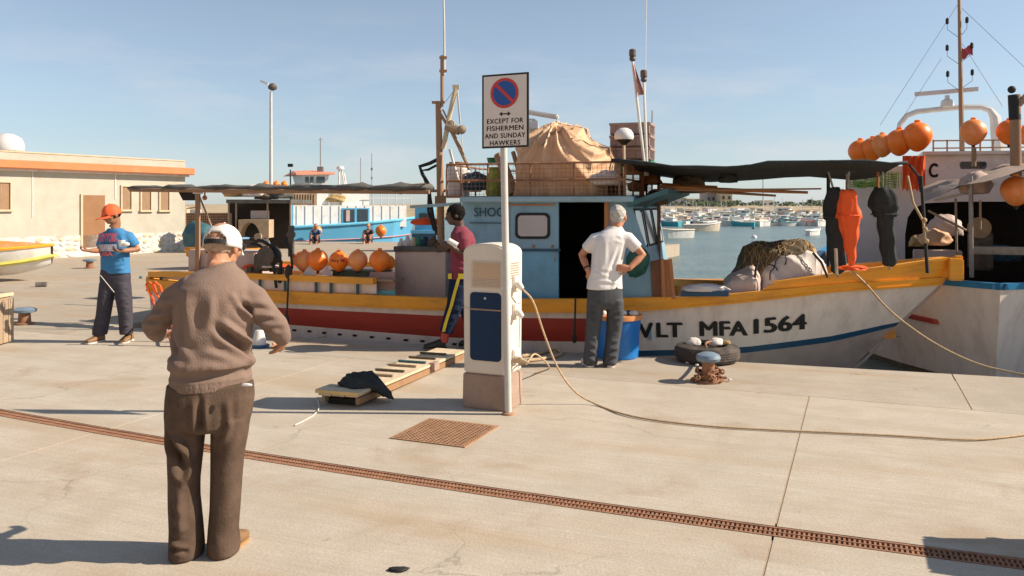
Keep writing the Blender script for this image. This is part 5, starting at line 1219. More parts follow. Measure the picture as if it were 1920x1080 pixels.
# far people: standing one in blue, seated one
# lamp post
lp = thing('street_lamp', 'tall slim grey lamp post with a double head behind the boats', 'street lamp', P(508, 462, 34))
b = MB(); b.tube([P(508, 462, 34), P(508, 172, 34)], [.085, .055], 10); b.build('pole', M['greypole'], lp, smooth=True)
b = MB(); p = P(511, 165, 34); b.lathe(p-Z3*.1, [(.06, 0), (.17, .06), (.19, .14), (.12, .26), (.02, .3)], 12); b.build('lamp_head', M['machine'], lp, smooth=True)
b = MB(); b.bar(P(489, 152, 34), P(503, 158, 34), .16, .08); b.tube([P(502, 158, 34), P(510, 168, 34)], .03, 6); b.build('lamp_arm', M['white'], lp)

# ------------------------------------------------------------------ building on the left
ba, bb = Vector((-15.4, 25.0, 0)), Vector((-12.1, 30.8, 0)); bd = (bb-ba).normalized(); bn = Vector((bd.y, -bd.x, 0))   # bn faces the quay
ba2 = ba-bd*14; HB = 2.92
def W3(s, off, z): return bb+bd*s+bn*off+Z3*z     # s negative to the left
def wpx(x, off=0.):    # s of photo x on facade
    k = (x-CX)/F; o = bb+bn*off; s = (k*o.y-o.x)/(bd.x-k*bd.y); return s
def wz(x, y, off=0.): p = W3(wpx(x, off), off, 0); return CAMH-(y-HY)*p.y/F
bld = thing('harbour_building', 'long low cream building with an orange cornice and boarded windows', 'building', W3(-3, 0, 0))
AB = (bd, bn, Z3)
def fbox(s0, s1, z0, z1, off, th, name, m, parent=bld, bev=0):
    b = MB(); b.box(W3((s0+s1)/2, off-th/2, (z0+z1)/2), (s1-s0, th, z1-z0), AB); return b.build(name, m, parent, bev=bev)
SL = -20.8
fbox(SL, 0, 0, 3.3, 0, 8, 'wall', M['plaster'])
fbox(SL-.2, .17, 2.80, 3.05, .34, 8.6, 'cornice', M['corn'], bev=.02)
fbox(SL-.1, .07, 2.73, 2.80, .14, 8.3, 'cornice_underside', M['sack'])
fbox(SL, .0, 3.3, 3.34, .02, .25, 'parapet_cap', M['sand'])
fbox(SL, 0.01, 0, .70, .03, .05, 'whitewashed_base', M['whitew'])
for i, (x0, x1, y0, y1) in enumerate([(-30, 18, 342, 393), (228, 245, 350, 393), (264.5, 282, 354, 394), (299.5, 316, 355, 394)]):
    s0_, s1_ = wpx(x0), wpx(x1); z0, z1 = wz((x0+x1)/2, y1), wz((x0+x1)/2, y0)
    fbox(s0_-.05, s0_, z0-.05, z1+.05, .05, .07, 'window_jamb', M['sand']); fbox(s1_, s1_+.05, z0-.05, z1+.05, .05, .07, 'window_jamb', M['sand']); fbox(s0_, s1_, z1, z1+.05, .05, .07, 'window_head', M['sand']); fbox(s0_-.08, s1_+.08, z0-.06, z0, .09, .11, 'window_sill', M['sand'])
    fbox(s0_, s1_, z0, z1, .008, .05, 'window_board', M['brownb'])
    for q_ in (1/3, 2/3): fbox(s0_+(s1_-s0_)*q_-.006, s0_+(s1_-s0_)*q_+.006, z0, z1, .012, .008, 'board_seam', M['joint'])
s0_, s1_ = wpx(154), wpx(196); fbox(s0_, s1_, .28, wz(175, 366), .03, .06, 'door', mat('door_brown', (.27, .13, .055), .7, .1, 3, .1)); fbox(s0_-.07, s0_, .28, wz(175, 364), .05, .07, 'door_jamb', M['sand'])
fbox(wpx(60), wpx(61.5), 1.3, 2.8, .02, .03, 'rain_pipe', M['sack']); fbox(wpx(215), wpx(217), 1.9, 2.76, .02, .03, 'rain_pipe', M['sack'])
# rubble stones showing through the whitewash
stn = MB(); stn.ball((0, 0, 0), 1, 7, 4); v = np.array(stn.v); v *= (1+np_noise(v*3, 3)*.25)[:, None]; stn.v = [tuple(q) for q in v]
s_mesh = {}
rs = random.Random(3)
st0 = {}
cnt = 0
for (xa, xb) in ((72, 152), (200, 344)):
    sa, sb = wpx(xa), wpx(xb); s_ = sa
    while s_ < sb:
        for r_ in range(4):
            if rs.random() < .38: continue
            z = .09+r_*.165+rs.uniform(-.03, .03); m_ = M['whitew'] if rs.random() < .55 else M['sand']
            if m_.name not in st0:
                st0[m_.name] = MB().add(stn.v, stn.f).build('stone', m_, bld, world=False, smooth=2); o = st0[m_.name]
            else: o = piece(st0[m_.name], 'stone', bld)
            w_ = W3(s_+rs.uniform(-.05, .05), .03, z); L_ = MATW[bld.name].inverted() @ w_
            o.location = L_; o.rotation_euler = (rs.uniform(-.3, .3), rs.uniform(-.3, .3), math.atan2(bd.y, bd.x)); o.scale = (rs.uniform(.09, .16), .03, rs.uniform(.055, .085)); cnt += 1
        s_ += rs.uniform(.2, .3)
# roof tank dome
tk = thing('water_tank', 'pale domed water tank on the roof of the cream building', 'water tank', W3(wpx(18)-.3, -2.5, 3.3))
c_ = P(14, 283, 27.5); b = MB(); b.lathe(c_, [(.48, 0), (.5, .05), (.5, .22), (.42, .42), (.2, .55), (.02, .58)], 20); b.build('tank', M['greyw'], tk, smooth=True)
# boy in green near door is a plant: small bush
# lattice wall
lw = thing('block_screen', 'brown pierced block screen joined to the end of the cream building', 'wall', P(385, 465, 31.5))
b = MB(); YL = 31.2
box3(338, 348, 388, 470, YL-.1, .4, 'end_post', M['sand'], lw)
x0w, x1w = P(348, 0, YL).x, P(432, 0, YL).x; z0w, z1w = 0, P(0, 400, YL).z
n1 = 23; n2 = 15
for i in range(n1+1): x = x0w+(x1w-x0w)*i/n1; b.box((x, YL, (z0w+z1w)/2), (.032, .14, z1w-z0w))
for j in range(n2+1): z = z0w+(z1w-z0w)*j/n2; b.box(((x0w+x1w)/2, YL, z), (x1w-x0w, .15, .03))
o = b.build('pierced_blocks', M['brick'], lw); o['kind'] = 'stuff'
b = MB(); b.box(((x0w+x1w)/2, YL+.16, (z0w+z1w)/2), (x1w-x0w, .06, z1w-z0w)); b.build('screen_backing', mat('screen_back', (.22, .13, .09), .9), lw)
box3(350, 372, 393, 401, YL+1.2, .3, 'low_white_wall', M['white'], lw)
b = MB(); b.tube([P(340, 392, YL), P(372, 388, YL)], .03, 6); b.build('top_bar', M['beige'], lw)
# dinghies on the yard
def dinghy(name, loc, rz, L, W_, H_, mh_, mr, mc, label, cover=None, tilt=0.):
    t_ = thing(name, label, 'boat', loc, rz); b = MB(); rings = []; n_ = 14
    for i in range(n_+1):
        u = i/n_; hb = W_/2*(1-abs((u-.42)/.6)**3 if u > .42 else 1-.25*((.42-u)/.42)**2); hb = max(hb, .01); sh = H_*(1+.35*max(0, u-.5)**1.5*2+.08*(1-u)); x = -L/2+L*u; kz = .0+.45*H_*max(0, (u-.7)/.3)**2
        rings.append([Vector((x, -hb, sh)), Vector((x, -hb*.88, sh*.45+kz*.5)), Vector((x-.0, -hb*.35, kz+.02)), Vector((x, 0, kz)), Vector((x, hb*.35, kz+.02)), Vector((x, hb*.88, sh*.45+kz*.5)), Vector((x, hb, sh))])
    b.loft(rings, caps=False, closed=False); b.add(rings[0], [(0, 1, 2, 3, 4, 5, 6)]); b.build('hull', mh_, t_, world=False, smooth=True)
    b = MB(); b.tube([r_[0] for r_ in rings]+[r_[-1] for r_ in reversed(rings)], .035, 6); b.build('gunwale', mr, t_, world=False)
    b = MB()
    b.tube([r_[1]*1.02 for r_ in rings], .05, 5); b.tube([r_[5]*1.02 for r_ in rings], .05, 5); b.build('rubbing_band', mc, t_, world=False)
    if cover:
        b = MB(); vs = []
        for i, r_ in enumerate(rings):
            for j in range(9): w_ = j/8; p = r_[0].lerp(r_[-1], w_); vs.append(p+Z3*(.02+H_*.42*math.sin(math.pi*w_)*math.sin(math.pi*min(1, .12+i/n_*.88))+.012*math.sin(i*2.1+j*1.7)))
        b.add(vs, [(i*9+j, i*9+j+1, (i+1)*9+j+1, (i+1)*9+j) for i in range(n_) for j in range(8)]); b.build('boat_cover', cover, t_, world=False, smooth=2)
    else:
        b = MB()
        for u in (.3, .6): i = int(u*n_); b.bar(rings[i][0]-Z3*.1, rings[i][-1]-Z3*.1, .2, .03)
        b.build('thwart', M['wood'], t_, world=False)
    return t_
p = G(20, 536, .0); dinghy('dinghy', (p.x-1.72, p.y+1.0, .12), R(8), 3.8, 1.5, .54, M['white'], M['yellow'], mat('lime_band', (.55, .50, .10), .6), 'yellow and white dinghy with an orange cover ashore at the left edge', M['orange2'])
b = MB(); p = G(76, 538); b.tube([p+Vector((-.10, 0, .05)), p+Vector((.10, .05, .05))], .05, 10); tag(b.build('roller', M['steel'], smooth=True), 'small grey roller under the bow of the covered dinghy', 'roller')
p = G(330, 512); dinghy('dinghy', (p.x+.75, p.y+1.6, .15), R(200), 2.1, 1.2, .45, M['yellow'], M['yellow'], M['yellow'], 'small yellow and blue dinghy ashore behind the boat stern', mat('pale_blue_deck', (.22, .42, .58), .6))
mbx = lump(P(378, 448, 15.0), .35, .3, .28, 91, .3, 2.5); tag(mbx.build('dark_bundle', M['teal'], smooth=2), 'dark blue green bundle piled at the bow of the small yellow dinghy', 'bundle')
# far small bollard on yard
def small_boll(x, y, s_, lab, m_='rust'):
    p = G(x, y); t_ = thing('bollard', lab, 'bollard', p)
    b = MB(); b.lathe(p, [(.13*s_, 0), (.13*s_, .02), (.085*s_, .03), (.075*s_, .16*s_)], 14); b.build('bollard_post', M[m_], t_, smooth=True)
    b = MB(); b.lathe(p+Z3*.16*s_, [(.08*s_, 0), (.15*s_, .015), (.16*s_, .05), (.1*s_, .075), (.01, .08)], 16); b.build('bollard_head', M['bollblue'], t_, smooth=True)
small_boll(46, 608, 1.0, 'rusty bollard with a blue grey head near the left edge of the quay'); small_boll(168, 503, 1.1, 'tiny far bollard on the yard before the cream building')
b = MB(); p = G(30, 608); b.box(p+Vector((-.03, 0, .015)), (.2, .1, .03)); tag(b.build('flat_stone', M['conc2']), 'small flat stone beside the rusty bollard', 'stone')

# ------------------------------------------------------------------ far harbour boats
cols_b = [('white', M['white'], 'white'), ('blue', mat('mid_blue_hull', (.03, .16, .34), .5), 'blue'), ('turquoise', mat('turq_hull', (.04, .33, .38), .5), 'turquoise'), ('red', mat('brick_hull', (.42, .09, .06), .5), 'red'),
          ('cream', mat('cream_hull', (.62, .52, .40), .5), 'cream'), ('green', mat('green_hull', (.05, .22, .16), .5), 'green'), ('grey', M['greyw'], 'grey')]
def far_boat(x, y, L, ci, style, label, rz=0.):
    Y = (CAMH-ZW)*F/(y-HY); p = P(x, y, Y); t_ = thing('moored_boat', label, 'boat', (p.x, Y, ZW), rz, 'boats moored across the harbour'); mm = cols_b[ci][1]
    b = MB(); n_ = 9; rings = []; H_ = L*.12+.16; W_ = L*.34
    for i in range(n_+1):
        u = i/n_; hb = W_/2*(1-abs((u-.42)/.58)**2.6 if u > .42 else 1-.3*((.42-u)/.42)**2); hb = max(hb, .02); sh = H_*(1+.5*max(0, u-.5)**1.4*2); x_ = -L/2+L*u
        rings.append([Vector((x_, -hb, sh)), Vector((x_-.12*u*L*.4, -hb*.8, -.1)), Vector((x_-.12*u*L*.4, hb*.8, -.1)), Vector((x_, hb, sh))])
    b.loft(rings); b.build('hull', mm, t_, world=False)
    b = MB(); b.tube([r_[0] for r_ in rings]+[r_[3] for r_ in reversed(rings)], .05, 5); b.build('gunwale', cols_b[rb.choice([0, 0, 4, 6, ci, 2, 3])][1], t_, world=False)
    if style >= 1:
        b = MB(); b.box((-L*.08, 0, H_+L*.06), (L*.34, W_*.6, L*.13)); b.box((-L*.08, 0, H_+L*.13), (L*.40, W_*.7, .06)); b.build('cabin', M['white'] if ci != 0 else cols_b[4][1], t_, world=False)
        b = MB(); b.box((-L*.08, -W_*.305, H_+L*.075), (L*.24, .03, L*.045)); b.build('window', M['dglass'], t_, world=False)
    if style == 2:
        b = MB(); b.tube([(L*.12, 0, H_), (L*.12, 0, H_+L*.55)], .04, 5); b.bar((L*.12, 0, H_+L*.3), (-L*.2, 0, H_+L*.42), .04, .04); b.build('mast', M['greypole'], t_, world=False)
    return t_
rb = random.Random(11); ords = ['first', 'second', 'third', 'fourth', 'fifth', 'sixth', 'seventh', 'eighth', 'ninth', 'tenth', 'eleventh', 'twelfth', 'thirteenth', 'fourteenth', 'fifteenth', 'sixteenth', 'seventeenth', 'eighteenth', 'nineteenth', 'twentieth']+['twenty-'+q for q in ('first', 'second', 'third', 'fourth', 'fifth', 'sixth', 'seventh', 'eighth', 'ninth')]
def mkrow(x0, x1, n, ws):
    o = []
    for k in range(n): o.append((x0+(x1-x0)*(k+rb.uniform(-.3, .3))/(n-1), rb.choices([0, 1, 2, 3, 4, 5, 6], ws)[0], rb.choice([0, 1, 1, 2])))
    return o
rows_ = [('front row', 423.5, mkrow(1228, 1540, 22, [6, 2, 2, 1, 3, 1, 4]), (1.8, 3.0)), ('second row', 419.5, mkrow(1222, 1536, 26, [8, 2, 1, 2, 3, 1, 3]), (2.0, 3.3)), ('third row', 416, mkrow(1226, 1534, 26, [8, 1, 1, 2, 3, 1, 3]), (2.3, 3.8)),
  ('fourth row', 413.2, mkrow(1224, 1530, 26, [8, 1, 1, 2, 3, 1, 3]), (2.7, 4.4)), ('fifth row', 411.0, mkrow(1230, 1525, 24, [8, 1, 1, 1, 3, 0, 3]), (3.2, 5.2)), ('hindmost row', 409.4, mkrow(1226, 1490, 20, [8, 1, 1, 1, 3, 0, 3]), (4, 6.5))]
for rn, yb, lst, (La, Lb) in rows_:
    for i, (x, ci, sty) in enumerate(lst):
        L = rb.uniform(La, Lb)
        far_boat(x, yb+rb.uniform(-1.0, 1.0), L, ci, sty, '%s boat, %s from the left in the %s across the harbour' % (cols_b[ci][2], ords[i], rn), rz=rb.choice([0, math.pi])+rb.uniform(-1.1, 1.1))
# nearer ones on open water
far_boat(1258, 446, 3.2, 0, 0, 'nearest white boat on the open water just right of the wheelhouse', rz=R(200))
far_boat(1318, 433, 3.2, 4, 0, 'low cream boat lying off the moored rows', rz=R(10))
far_boat(1526, 441, 1.7, 0, 0, 'tiny white launch near the left black umbrella', rz=R(40))
bu = MB(); p = P(1414, 446, (CAMH-ZW)*F/(446-HY)); bu.ball(p, .2, 10, 6); tag(bu.build('mooring_buoy', M['white'], smooth=True), 'tiny white mooring buoy on the water above the net mound', 'buoy')
bu = MB(); p = P(1413, 429, (CAMH-ZW)*F/(429-HY)); bu.ball(p, .2, 10, 6); tag(bu.build('mooring_buoy', M['teal'], smooth=True), 'tiny dark mooring buoy farther out toward the moored boats', 'buoy')
# left-over background boats seen between awning and casing
bk2 = thing('small_blue_boat', 'small navy and azure boat with crates seen left of the mast', 'boat', P(790, 462, 30))
box3(772, 818, 436, 462, 30, 1.2, 'hull', M['navy'], bk2); box3(778, 812, 388, 436, 30.4, .8, 'cabin', M['azure'], bk2); box3(770, 822, 432, 438, 29.9, 1.4, 'gunwale', M['azure'], bk2); box3(786, 806, 400, 420, 30.35, .05, 'window', M['dglass'], bk2)
# far buildings and trees on the shore
def fbuild(x0, x1, y0, Y, m, lab, wn_=3):
    t_ = thing('shore_building', lab, 'building', P((x0+x1)/2, 386, Y)); a, c = P(x0, 392, Y), P(x1, y0, Y); b = MB(); b.box(((a.x+c.x)/2, Y+4, (c.z)/2), (c.x-a.x, 8, c.z)); b.build('wall', m, t_)
    for k in range(wn_):
        for zz in (.35, .7):
            b = MB(); b.box((a.x+(c.x-a.x)*(k+.5)/wn_, Y-.03, c.z*zz), ((c.x-a.x)/wn_*.4, .1, c.z*.16)); b.build('window', M['dglass'], t_)
    b = MB(); b.box(((a.x+c.x)/2, Y+4, c.z+.1), (c.x-a.x+.4, 8.4, .2)); b.build('roof', M['sand'], t_)
fbuild(1325, 1350, 362, 210, mat('pink_grey_wall', (.46, .36, .32), .9), 'pinkish block on the far shore beneath the slung poles', 3)
fbuild(1351, 1373, 359, 205, mat('ochre_wall', (.58, .45, .28), .9), 'ochre block on the far shore beneath the slung poles', 2)
fbuild(1262, 1285, 372, 220, M['greyw'], 'low grey white house on the far shore behind the moored boats', 2)
fbuild(1290, 1318, 374, 230, M['sand'], 'low sandstone house on the far shore behind the moored boats', 3)
fbuild(1430, 1448, 377, 250, M['white'], 'small white house among the trees of the far shore', 2)
b = MB(); b.tube([P(1431, 386, 200), P(1431, 335, 200)], .16, 6); tag(b.build('shore_mast', M['greypole']), 'thin grey mast standing on the far shore', 'mast')
# tan quay wall strip on far shore
b = MB(); a = P(1395, 398, 158); c = P(1640, 398, 162); b.bar(Vector((a.x, 158, .4)), Vector((c.x, 162, .4)), 1, 1.0); tag(b.build('harbour_wall', M['sand']), 'long tan harbour wall on the far shore behind the moored boats', 'wall')
# shrubs of the far shore: clumped leaf faces
M['foliage'] = mat('far_foliage', (.065, .085, .04), .9, .4, .6, 0)
rt = random.Random(5); b = MB()
for k in range(150):
    x = 60+rt.uniform(-30, 115); Y = rt.uniform(185, 235); h = rt.uniform(.5, 1.5); w_ = rt.uniform(1.5, 4)
    for j in range(70):
        a = rt.uniform(0, 6.28); q = rt.random()**.5; z = 1.6+h*rt.random()**.8; f_ = (1-((z-1.6)/h)**2*.7)
        c_ = Vector((x+math.cos(a)*q*w_*f_, Y+math.sin(a)*q*w_*.6, z)); s_ = rt.uniform(.15, .35)
        d1 = Vector((rt.gauss(0, 1), rt.gauss(0, 1), rt.gauss(0, 1))).normalized(); d2 = d1.orthogonal().normalized()
        b.add([c_+d1*s_, c_+d2*s_, c_-d1*s_, c_-d2*s_], [(0, 1, 2, 3)])
tag(b.build('shore_scrub', M['foliage'], fixn=False), 'far line of dark scrub on the opposite shore', kind='stuff')
# ------------------------------------------------------------------ service pedestal
pd = thing('service_pedestal', 'pale quayside power and water pedestal with a navy door on a stained concrete plinth', 'pedestal', G(868, 763))
pa_ = R(-25); PU = Vector((math.cos(pa_), math.sin(pa_), 0)); PV = Vector((-math.sin(pa_), math.cos(pa_), 0)); PA3 = (PU, PV, Z3); P0 = G(868, 763)
PW, PD = .395, .33
def pp(a, b_, z): return P0+PU*a+PV*b_+Z3*z
b = MB(); b.hexa([pp(-.005, -.005, 0), pp(PW+.005, -.005, 0), pp(PW+.005, PD, 0), pp(-.005, PD, 0), pp(0, 0, .285), pp(PW, 0, .285), pp(PW, PD, .285), pp(0, PD, .285)]); b.build('plinth', M['plinth'], pd, bev=.008)
b = MB(); out = [(0.004, .288)]+[(PW-.004, .288), (PW+.004, 1.27)]+[(PW+.008-.012*(1-math.cos(a))*.0 - (PW/2+.008)*(1-math.cos(a)), 1.27+.095*math.sin(a)) for a in np.linspace(.35, math.pi-.35, 13)]+[(-.004, 1.27)]
out = [(.004, .288), (PW-.004, .288), (PW+.004, 1.25)]+[(PW/2+(PW/2+.006)*math.copysign(abs(math.cos(a))**.72, math.cos(a)), 1.27+.095*math.sin(a)**.9) for a in np.linspace(.12, math.pi-.12, 15)]+[(-.004, 1.25)]
b.poly([pp(x, .004, z) for x, z in out], PD-.01, up=-PV); b.build('cabinet', M['pedestal'], pd, bev=.014)
def ppoly(pts, off, th, name, m, bev=0): b = MB(); b.poly([pp(x, -off, z) for x, z in pts], th, up=-PV); return b.build(name, m, pd, bev=bev)
def rr2(x0, z0, x1, z1, r, n=5):
    o = []
    for cx, cz, a0 in ((x1-r, z0+r, -90), (x1-r, z1-r, 0), (x0+r, z1-r, 90), (x0+r, z0+r, 180)):
        for k in range(n+1): a = R(a0+90*k/n); o.append((cx+r*math.cos(a), cz+r*math.sin(a)))
    return o
ppoly(rr2(.068, .40, .352, .962, .035), .006, .012, 'door', M['peddoor'], .003)
ppoly([(.066, .815), (.354, .815), (.354, .822), (.066, .822)], .009, .006, 'door_seam', M['plinth'])
ppoly([(.20, .905), (.222, .905), (.222, .925), (.20, .925)], .012, .006, 'lock', M['white'], .003)
ppoly([(.08, 1.0), (.345, 1.0), (.345, 1.22), (.08, 1.22)], .002, .004, 'panel_recess', M['pedlouv'])
ppoly([(.10, 1.075), (.335, 1.075), (.335, 1.205), (.10, 1.205)], .006, .006, 'display_cover', mat('peach_plastic', (.60, .42, .28), .45, .06))
for k in range(6): ppoly([(.09, 1.008+k*.011), (.338, 1.008+k*.011), (.338, 1.014+k*.011), (.09, 1.014+k*.011)], .008, .008, 'louvre', M['pedlouv'])
b = MB(); b.bar(pp(-.006, -.008, .829), pp(PW+.006, -.008, .822), .003, .003); b.build('tied_cord', M['ropetan'], pd)
# outlets on the right face
for z, r_ in ((1.03, .05), (.80, .045), (.42, .05)):
    b = MB(); b.box(pp(PW+.006, PD*.55, z), (.03, .12, .13), PA3); b.build('socket_box', M['pedestal'], pd, bev=.008)
    b = MB(); b.tube([pp(PW, PD*.5, z), pp(PW+.055, PD*.45, z-.01), pp(PW+.085, PD*.43, z-.04)], [.028, .03, .02], 10); b.build('socket_plug', M['ropewhite'], pd, smooth=True)
b = MB(); b.tube([pp(PW, PD*.4, .40), pp(PW+.07, PD*.4, .40), pp(PW+.13, PD*.42, .385)], [.02, .024, .018], 8); b.tube([pp(PW+.07, PD*.4, .43), pp(PW+.07, PD*.4, .36)], .017, 8); b.build('water_tap', M['beige'], pd, smooth=True)
for k in range(7):
    b = MB(); b.box(pp(PW+.004, PD*.5, 1.20-.02*k), (.006, .16, .008), PA3); b.build('vent_slot', M['plinth'], pd)
# mooring/power line
rope('power_cable', [pp(PW+.085, PD*.43, .99), P(1000, 566, 7.0), P(1020, 625, 7.0), P(1046, 690, 7.0), P(1078, 734, 7.02), G(1118, 758, .012), G(1168, 776, .012), G(1230, 788, .012), G(1330, 799, .012), G(1450, 806, .012), G(1560, 811, .012), G(1680, 817, .012), G(1800, 824, .012), G(1870, 821, .012), G(1990, 806, .012)],   .008, M['ropetan'], 'long tan cable drooping from the pedestal and snaking right across the quay', 'cable')
rope('hose', [pp(PW+.13, PD*.42, .385), P(1005, 664, 7.1), G(1030, 690, .02), G(1003, 700, .02)], .008, M['ropetan'], 'short tan hose hanging from the lowest tap of the pedestal', 'hose')
for i_, pts in enumerate([[G(975, 668, .02), G(1010, 663, .02), G(1040, 655, .02), G(1052, 664, .02), G(1020, 672, .02), G(990, 676, .02)]]):
    rope('coiled_rope', pts, .02, M['ropetan'], 'tan rope lying in a loose coil at the quay edge right of the pedestal', 'rope')
bowp = mh.pt(mh.solve(1624, 533)[0], mh.solve(1624, 533)[1], -1, .06)
rope('mooring_line', [Bp(1596, 506, .75), bowp, P(1660, 574, 9.35), P(1700, 608, 9.2), P(1760, 648, 8.95), P(1830, 681, 8.7), P(1900, 699, 8.45), G(1990, 716, .02)], .011, M['ropetan'], 'taut mooring line running from the yellow bow down to the quay at the right', 'rope')
rope('stern_line', [G(520, 660, .02), G(575, 655, .02), G(640, 661, .02), G(700, 663, .02)], .008, M['ropedark'], 'thin dark line lying on the quay behind the old man', 'rope') if False else None
rope('thin_line', [G(596, 752, .01), G(598, 765, .01), G(588, 778, .01), G(570, 789, .01), G(553, 797, .01)], .005, M['ropewhite'], 'thin white line curling on the quay below the gangplank', 'line')
# ------------------------------------------------------------------ sign on pole
sg = thing('parking_sign', 'no waiting sign with black border on a grey pole beside the pedestal', 'sign', G(953, 777))
pb = G(953, 777); ptp = P(944.5, 270, 6.69)
b = MB(); b.tube([pb, pb.lerp(ptp, .5), ptp], .028, 16); b.build('pole', M['greypole'], sg, smooth=True)
b = MB(); b.lathe(pb, [(.055, 0), (.05, .012), (.031, .02)], 16); b.build('pole_foot', M['rust2'], sg, smooth=True)
sa_ = R(-21); SU = Vector((math.cos(sa_), math.sin(sa_), 0)); SVN = Vector((math.sin(sa_), -math.cos(sa_), 0))   # normal toward camera
sc0 = P(947, 207.5, 6.64)
def sp_(a, z, off=0.): return sc0+SU*a+Z3*(z+a*.012)+SVN*off
SW, SH = .40, .592
b = MB(); b.poly([sp_(-SW/2, -SH/2), sp_(SW/2, -SH/2), sp_(SW/2, SH/2), sp_(-SW/2, SH/2)], .012, up=SVN); b.build('plate', M['signblk'], sg, bev=.002)
b = MB(); b.poly([sp_(-SW/2+.016, -SH/2+.016, .0015), sp_(SW/2-.016, -SH/2+.016, .0015), sp_(SW/2-.016, SH/2-.016, .0015), sp_(-SW/2+.016, SH/2-.016, .0015)], .001, up=SVN); b.build('sign_face', M['signw'], sg)
dz0 = (207.5-174.5)*6.64/F; R1 = 27.5*6.64/F*1.03; dx0 = -.004
def disc(r0, r1, off, name, m):
    b = MB(); n_ = 48; vs = []
    for i in range(n_):
        a = 2*math.pi*i/n_
        vs += [sp_(dx0+r0*math.cos(a), dz0+r0*math.sin(a), off), sp_(dx0+r1*math.cos(a), dz0+r1*math.sin(a), off)]
    b.add(vs, [(2*i, 2*i+1, (2*i+3) % (2*n_), (2*i+2) % (2*n_)) for i in range(n_)]); return b.build(name, m, sg, fixn=False)
disc(.0001, R1*.84, .0032, 'blue_disc', M['signblue']); disc(R1*.82, R1, .0040, 'red_ring', M['signred'])
b = MB(); a = R(-45); d1 = (math.cos(a), math.sin(a)); d2 = (-d1[1], d1[0]); q = R1*.86; w_ = R1*.105
b.add([sp_(dx0+d1[0]*s_*q+d2[0]*t_*w_, dz0+d1[1]*s_*q+d2[1]*t_*w_, .0048) for s_, t_ in ((-1, -1), (1, -1), (1, 1), (-1, 1))], [(0, 1, 2, 3)]); b.build('red_bar', M['signred'], sg, fixn=False)
za_ = (207.5-213.5)*6.64/F
b = MB(); b.add([sp_(x, za_+z, .003) for x, z in ((-.035, -.005), (.035, -.005), (.035, .005), (-.035, .005))], [(0, 1, 2, 3)]); b.add([sp_(x, za_+z, .0032) for x, z in ((-.050, 0), (-.024, -.019), (-.024, .019))], [(0, 1, 2)]); b.add([sp_(x, za_+z, .0032) for x, z in ((.050, 0), (.024, -.019), (.024, .019))], [(0, 1, 2)]); b.build('double_arrow', M['signblk'], sg, fixn=False)
for txt, wpx_, yc in (('EXCEPT FOR', 69, 226.5), ('FISHERMEN', 70, 240), ('AND SUNDAY', 77, 254), ('HAWKERS', 58, 267.5)):
    W_ = wpx_*6.64/F*1.06; H_ = 9.2*6.64/F; zc = (207.5-yc)*6.64/F
    text_on(txt, 'lettering', M['signblk'], sg, lambda u, v, w2, W_=W_, H_=H_, zc=zc: sp_(u-W_/2, zc-H_/2+v, .003), W_, H_, bold=.07, space=1.10)
for z in (.16, -.16): b = MB(); b.box(sp_(0, z, -.030), (.09, .03, .03), (SU, SVN, Z3)); b.build('clamp', M['galv'], sg)
# ------------------------------------------------------------------ gangplank
gp = thing('gangplank', 'narrow cleated wooden gangplank lying toward the boat edge', 'gangplank', G(630, 750))
ga, gb2 = G(632, 741, .105), G(846, 656, .08); gd = (gb2-ga).normalized(); gs = gd.cross(Z3).normalized(); gu = gs.cross(gd).normalized(); GL = (gb2-ga).length
GW = .36; GA3 = (gs, gd, gu)
for k in range(3): b = MB(); b.box(ga+gd*GL/2+gs*(k-1)*GW/3+gu*0, (GW/3-.006, GL-.02*k, .025), GA3); b.build('plank', M['woodlt'], gp)
for s_ in (-1, 1): b = MB(); b.box(ga+gd*(GL/2)+gs*s_*(GW/2-.02)-gu*.052, (.03, GL-.1, .055), GA3); b.build('side_beam', M['mastw'] if s_ > 0 else M['wood'], gp)
for i, (xa, xb, yy, m_) in enumerate([(701, 753, 698, 'wood'), (723, 779, 689.5, 'netbrown'), (751, 800, 680, 'wood'), (775, 820, 673, 'teal'), (798, 842, 665.5, 'netbrown'), (822, 864, 657.5, 'netbrown'), (672, 727, 709, 'teal'), (626, 690, 724, 'wood'), (636, 705, 716, 'wood')]):
    c_ = G((xa+xb)/2, yy, .15); d_ = (c_-ga).dot(gd); c2 = ga+gd*d_-gs*.03+gu*.026; b = MB(); b.box(c2, (.30, .028, .018), GA3); b.build('cleat', M[m_], gp)
b = MB(); b.box(ga+gd*.12+gu*.025, (.42, .24, .02), GA3); b.build('end_board', M['woodlt'], gp, bev=.004)
b = MB(); b.box(ga+gd*(-.005)+gu*.022, (.40, .02, .026), GA3); b.build('end_strip', mat('yellow_pine', (.66, .46, .20), .6), gp)
b = MB(); b.box(ga+gd*1.55+gs*.19-gu*.01, (.06, .12, .07), GA3); b.build('end_block', M['plinth'], gp)
b = MB(); b.box(ga+gd*.18-gs*.02-gu*.075, (.30, .14, .09), GA3); b.build('rubber_foot', M['black'], gp, bev=.02)
me_ = lump(Vector((0, 0, 0)), .21, .125, .075, 21, .26, 2.6, flat=False, n=60, m_=34); jc = G(684, 716, .17)
v = np.array(me_.v); v[:, 2] -= (np.clip(v[:, 0]-.04, 0, 1)**1.4)*1.1; v[:, 2] += .016*(1-np.abs(np.sin(v[:, 0]*22+v[:, 1]*40+2*np.sin(v[:, 1]*22))))-.008; v[:, 1] += .02*np.sin(v[:, 0]*26); me_.v = [tuple(Vector(q)+jc) for q in v]
tag(me_.build('jacket', M['canvas'], smooth=2), 'crumpled black jacket thrown over the gangplank', 'jacket')
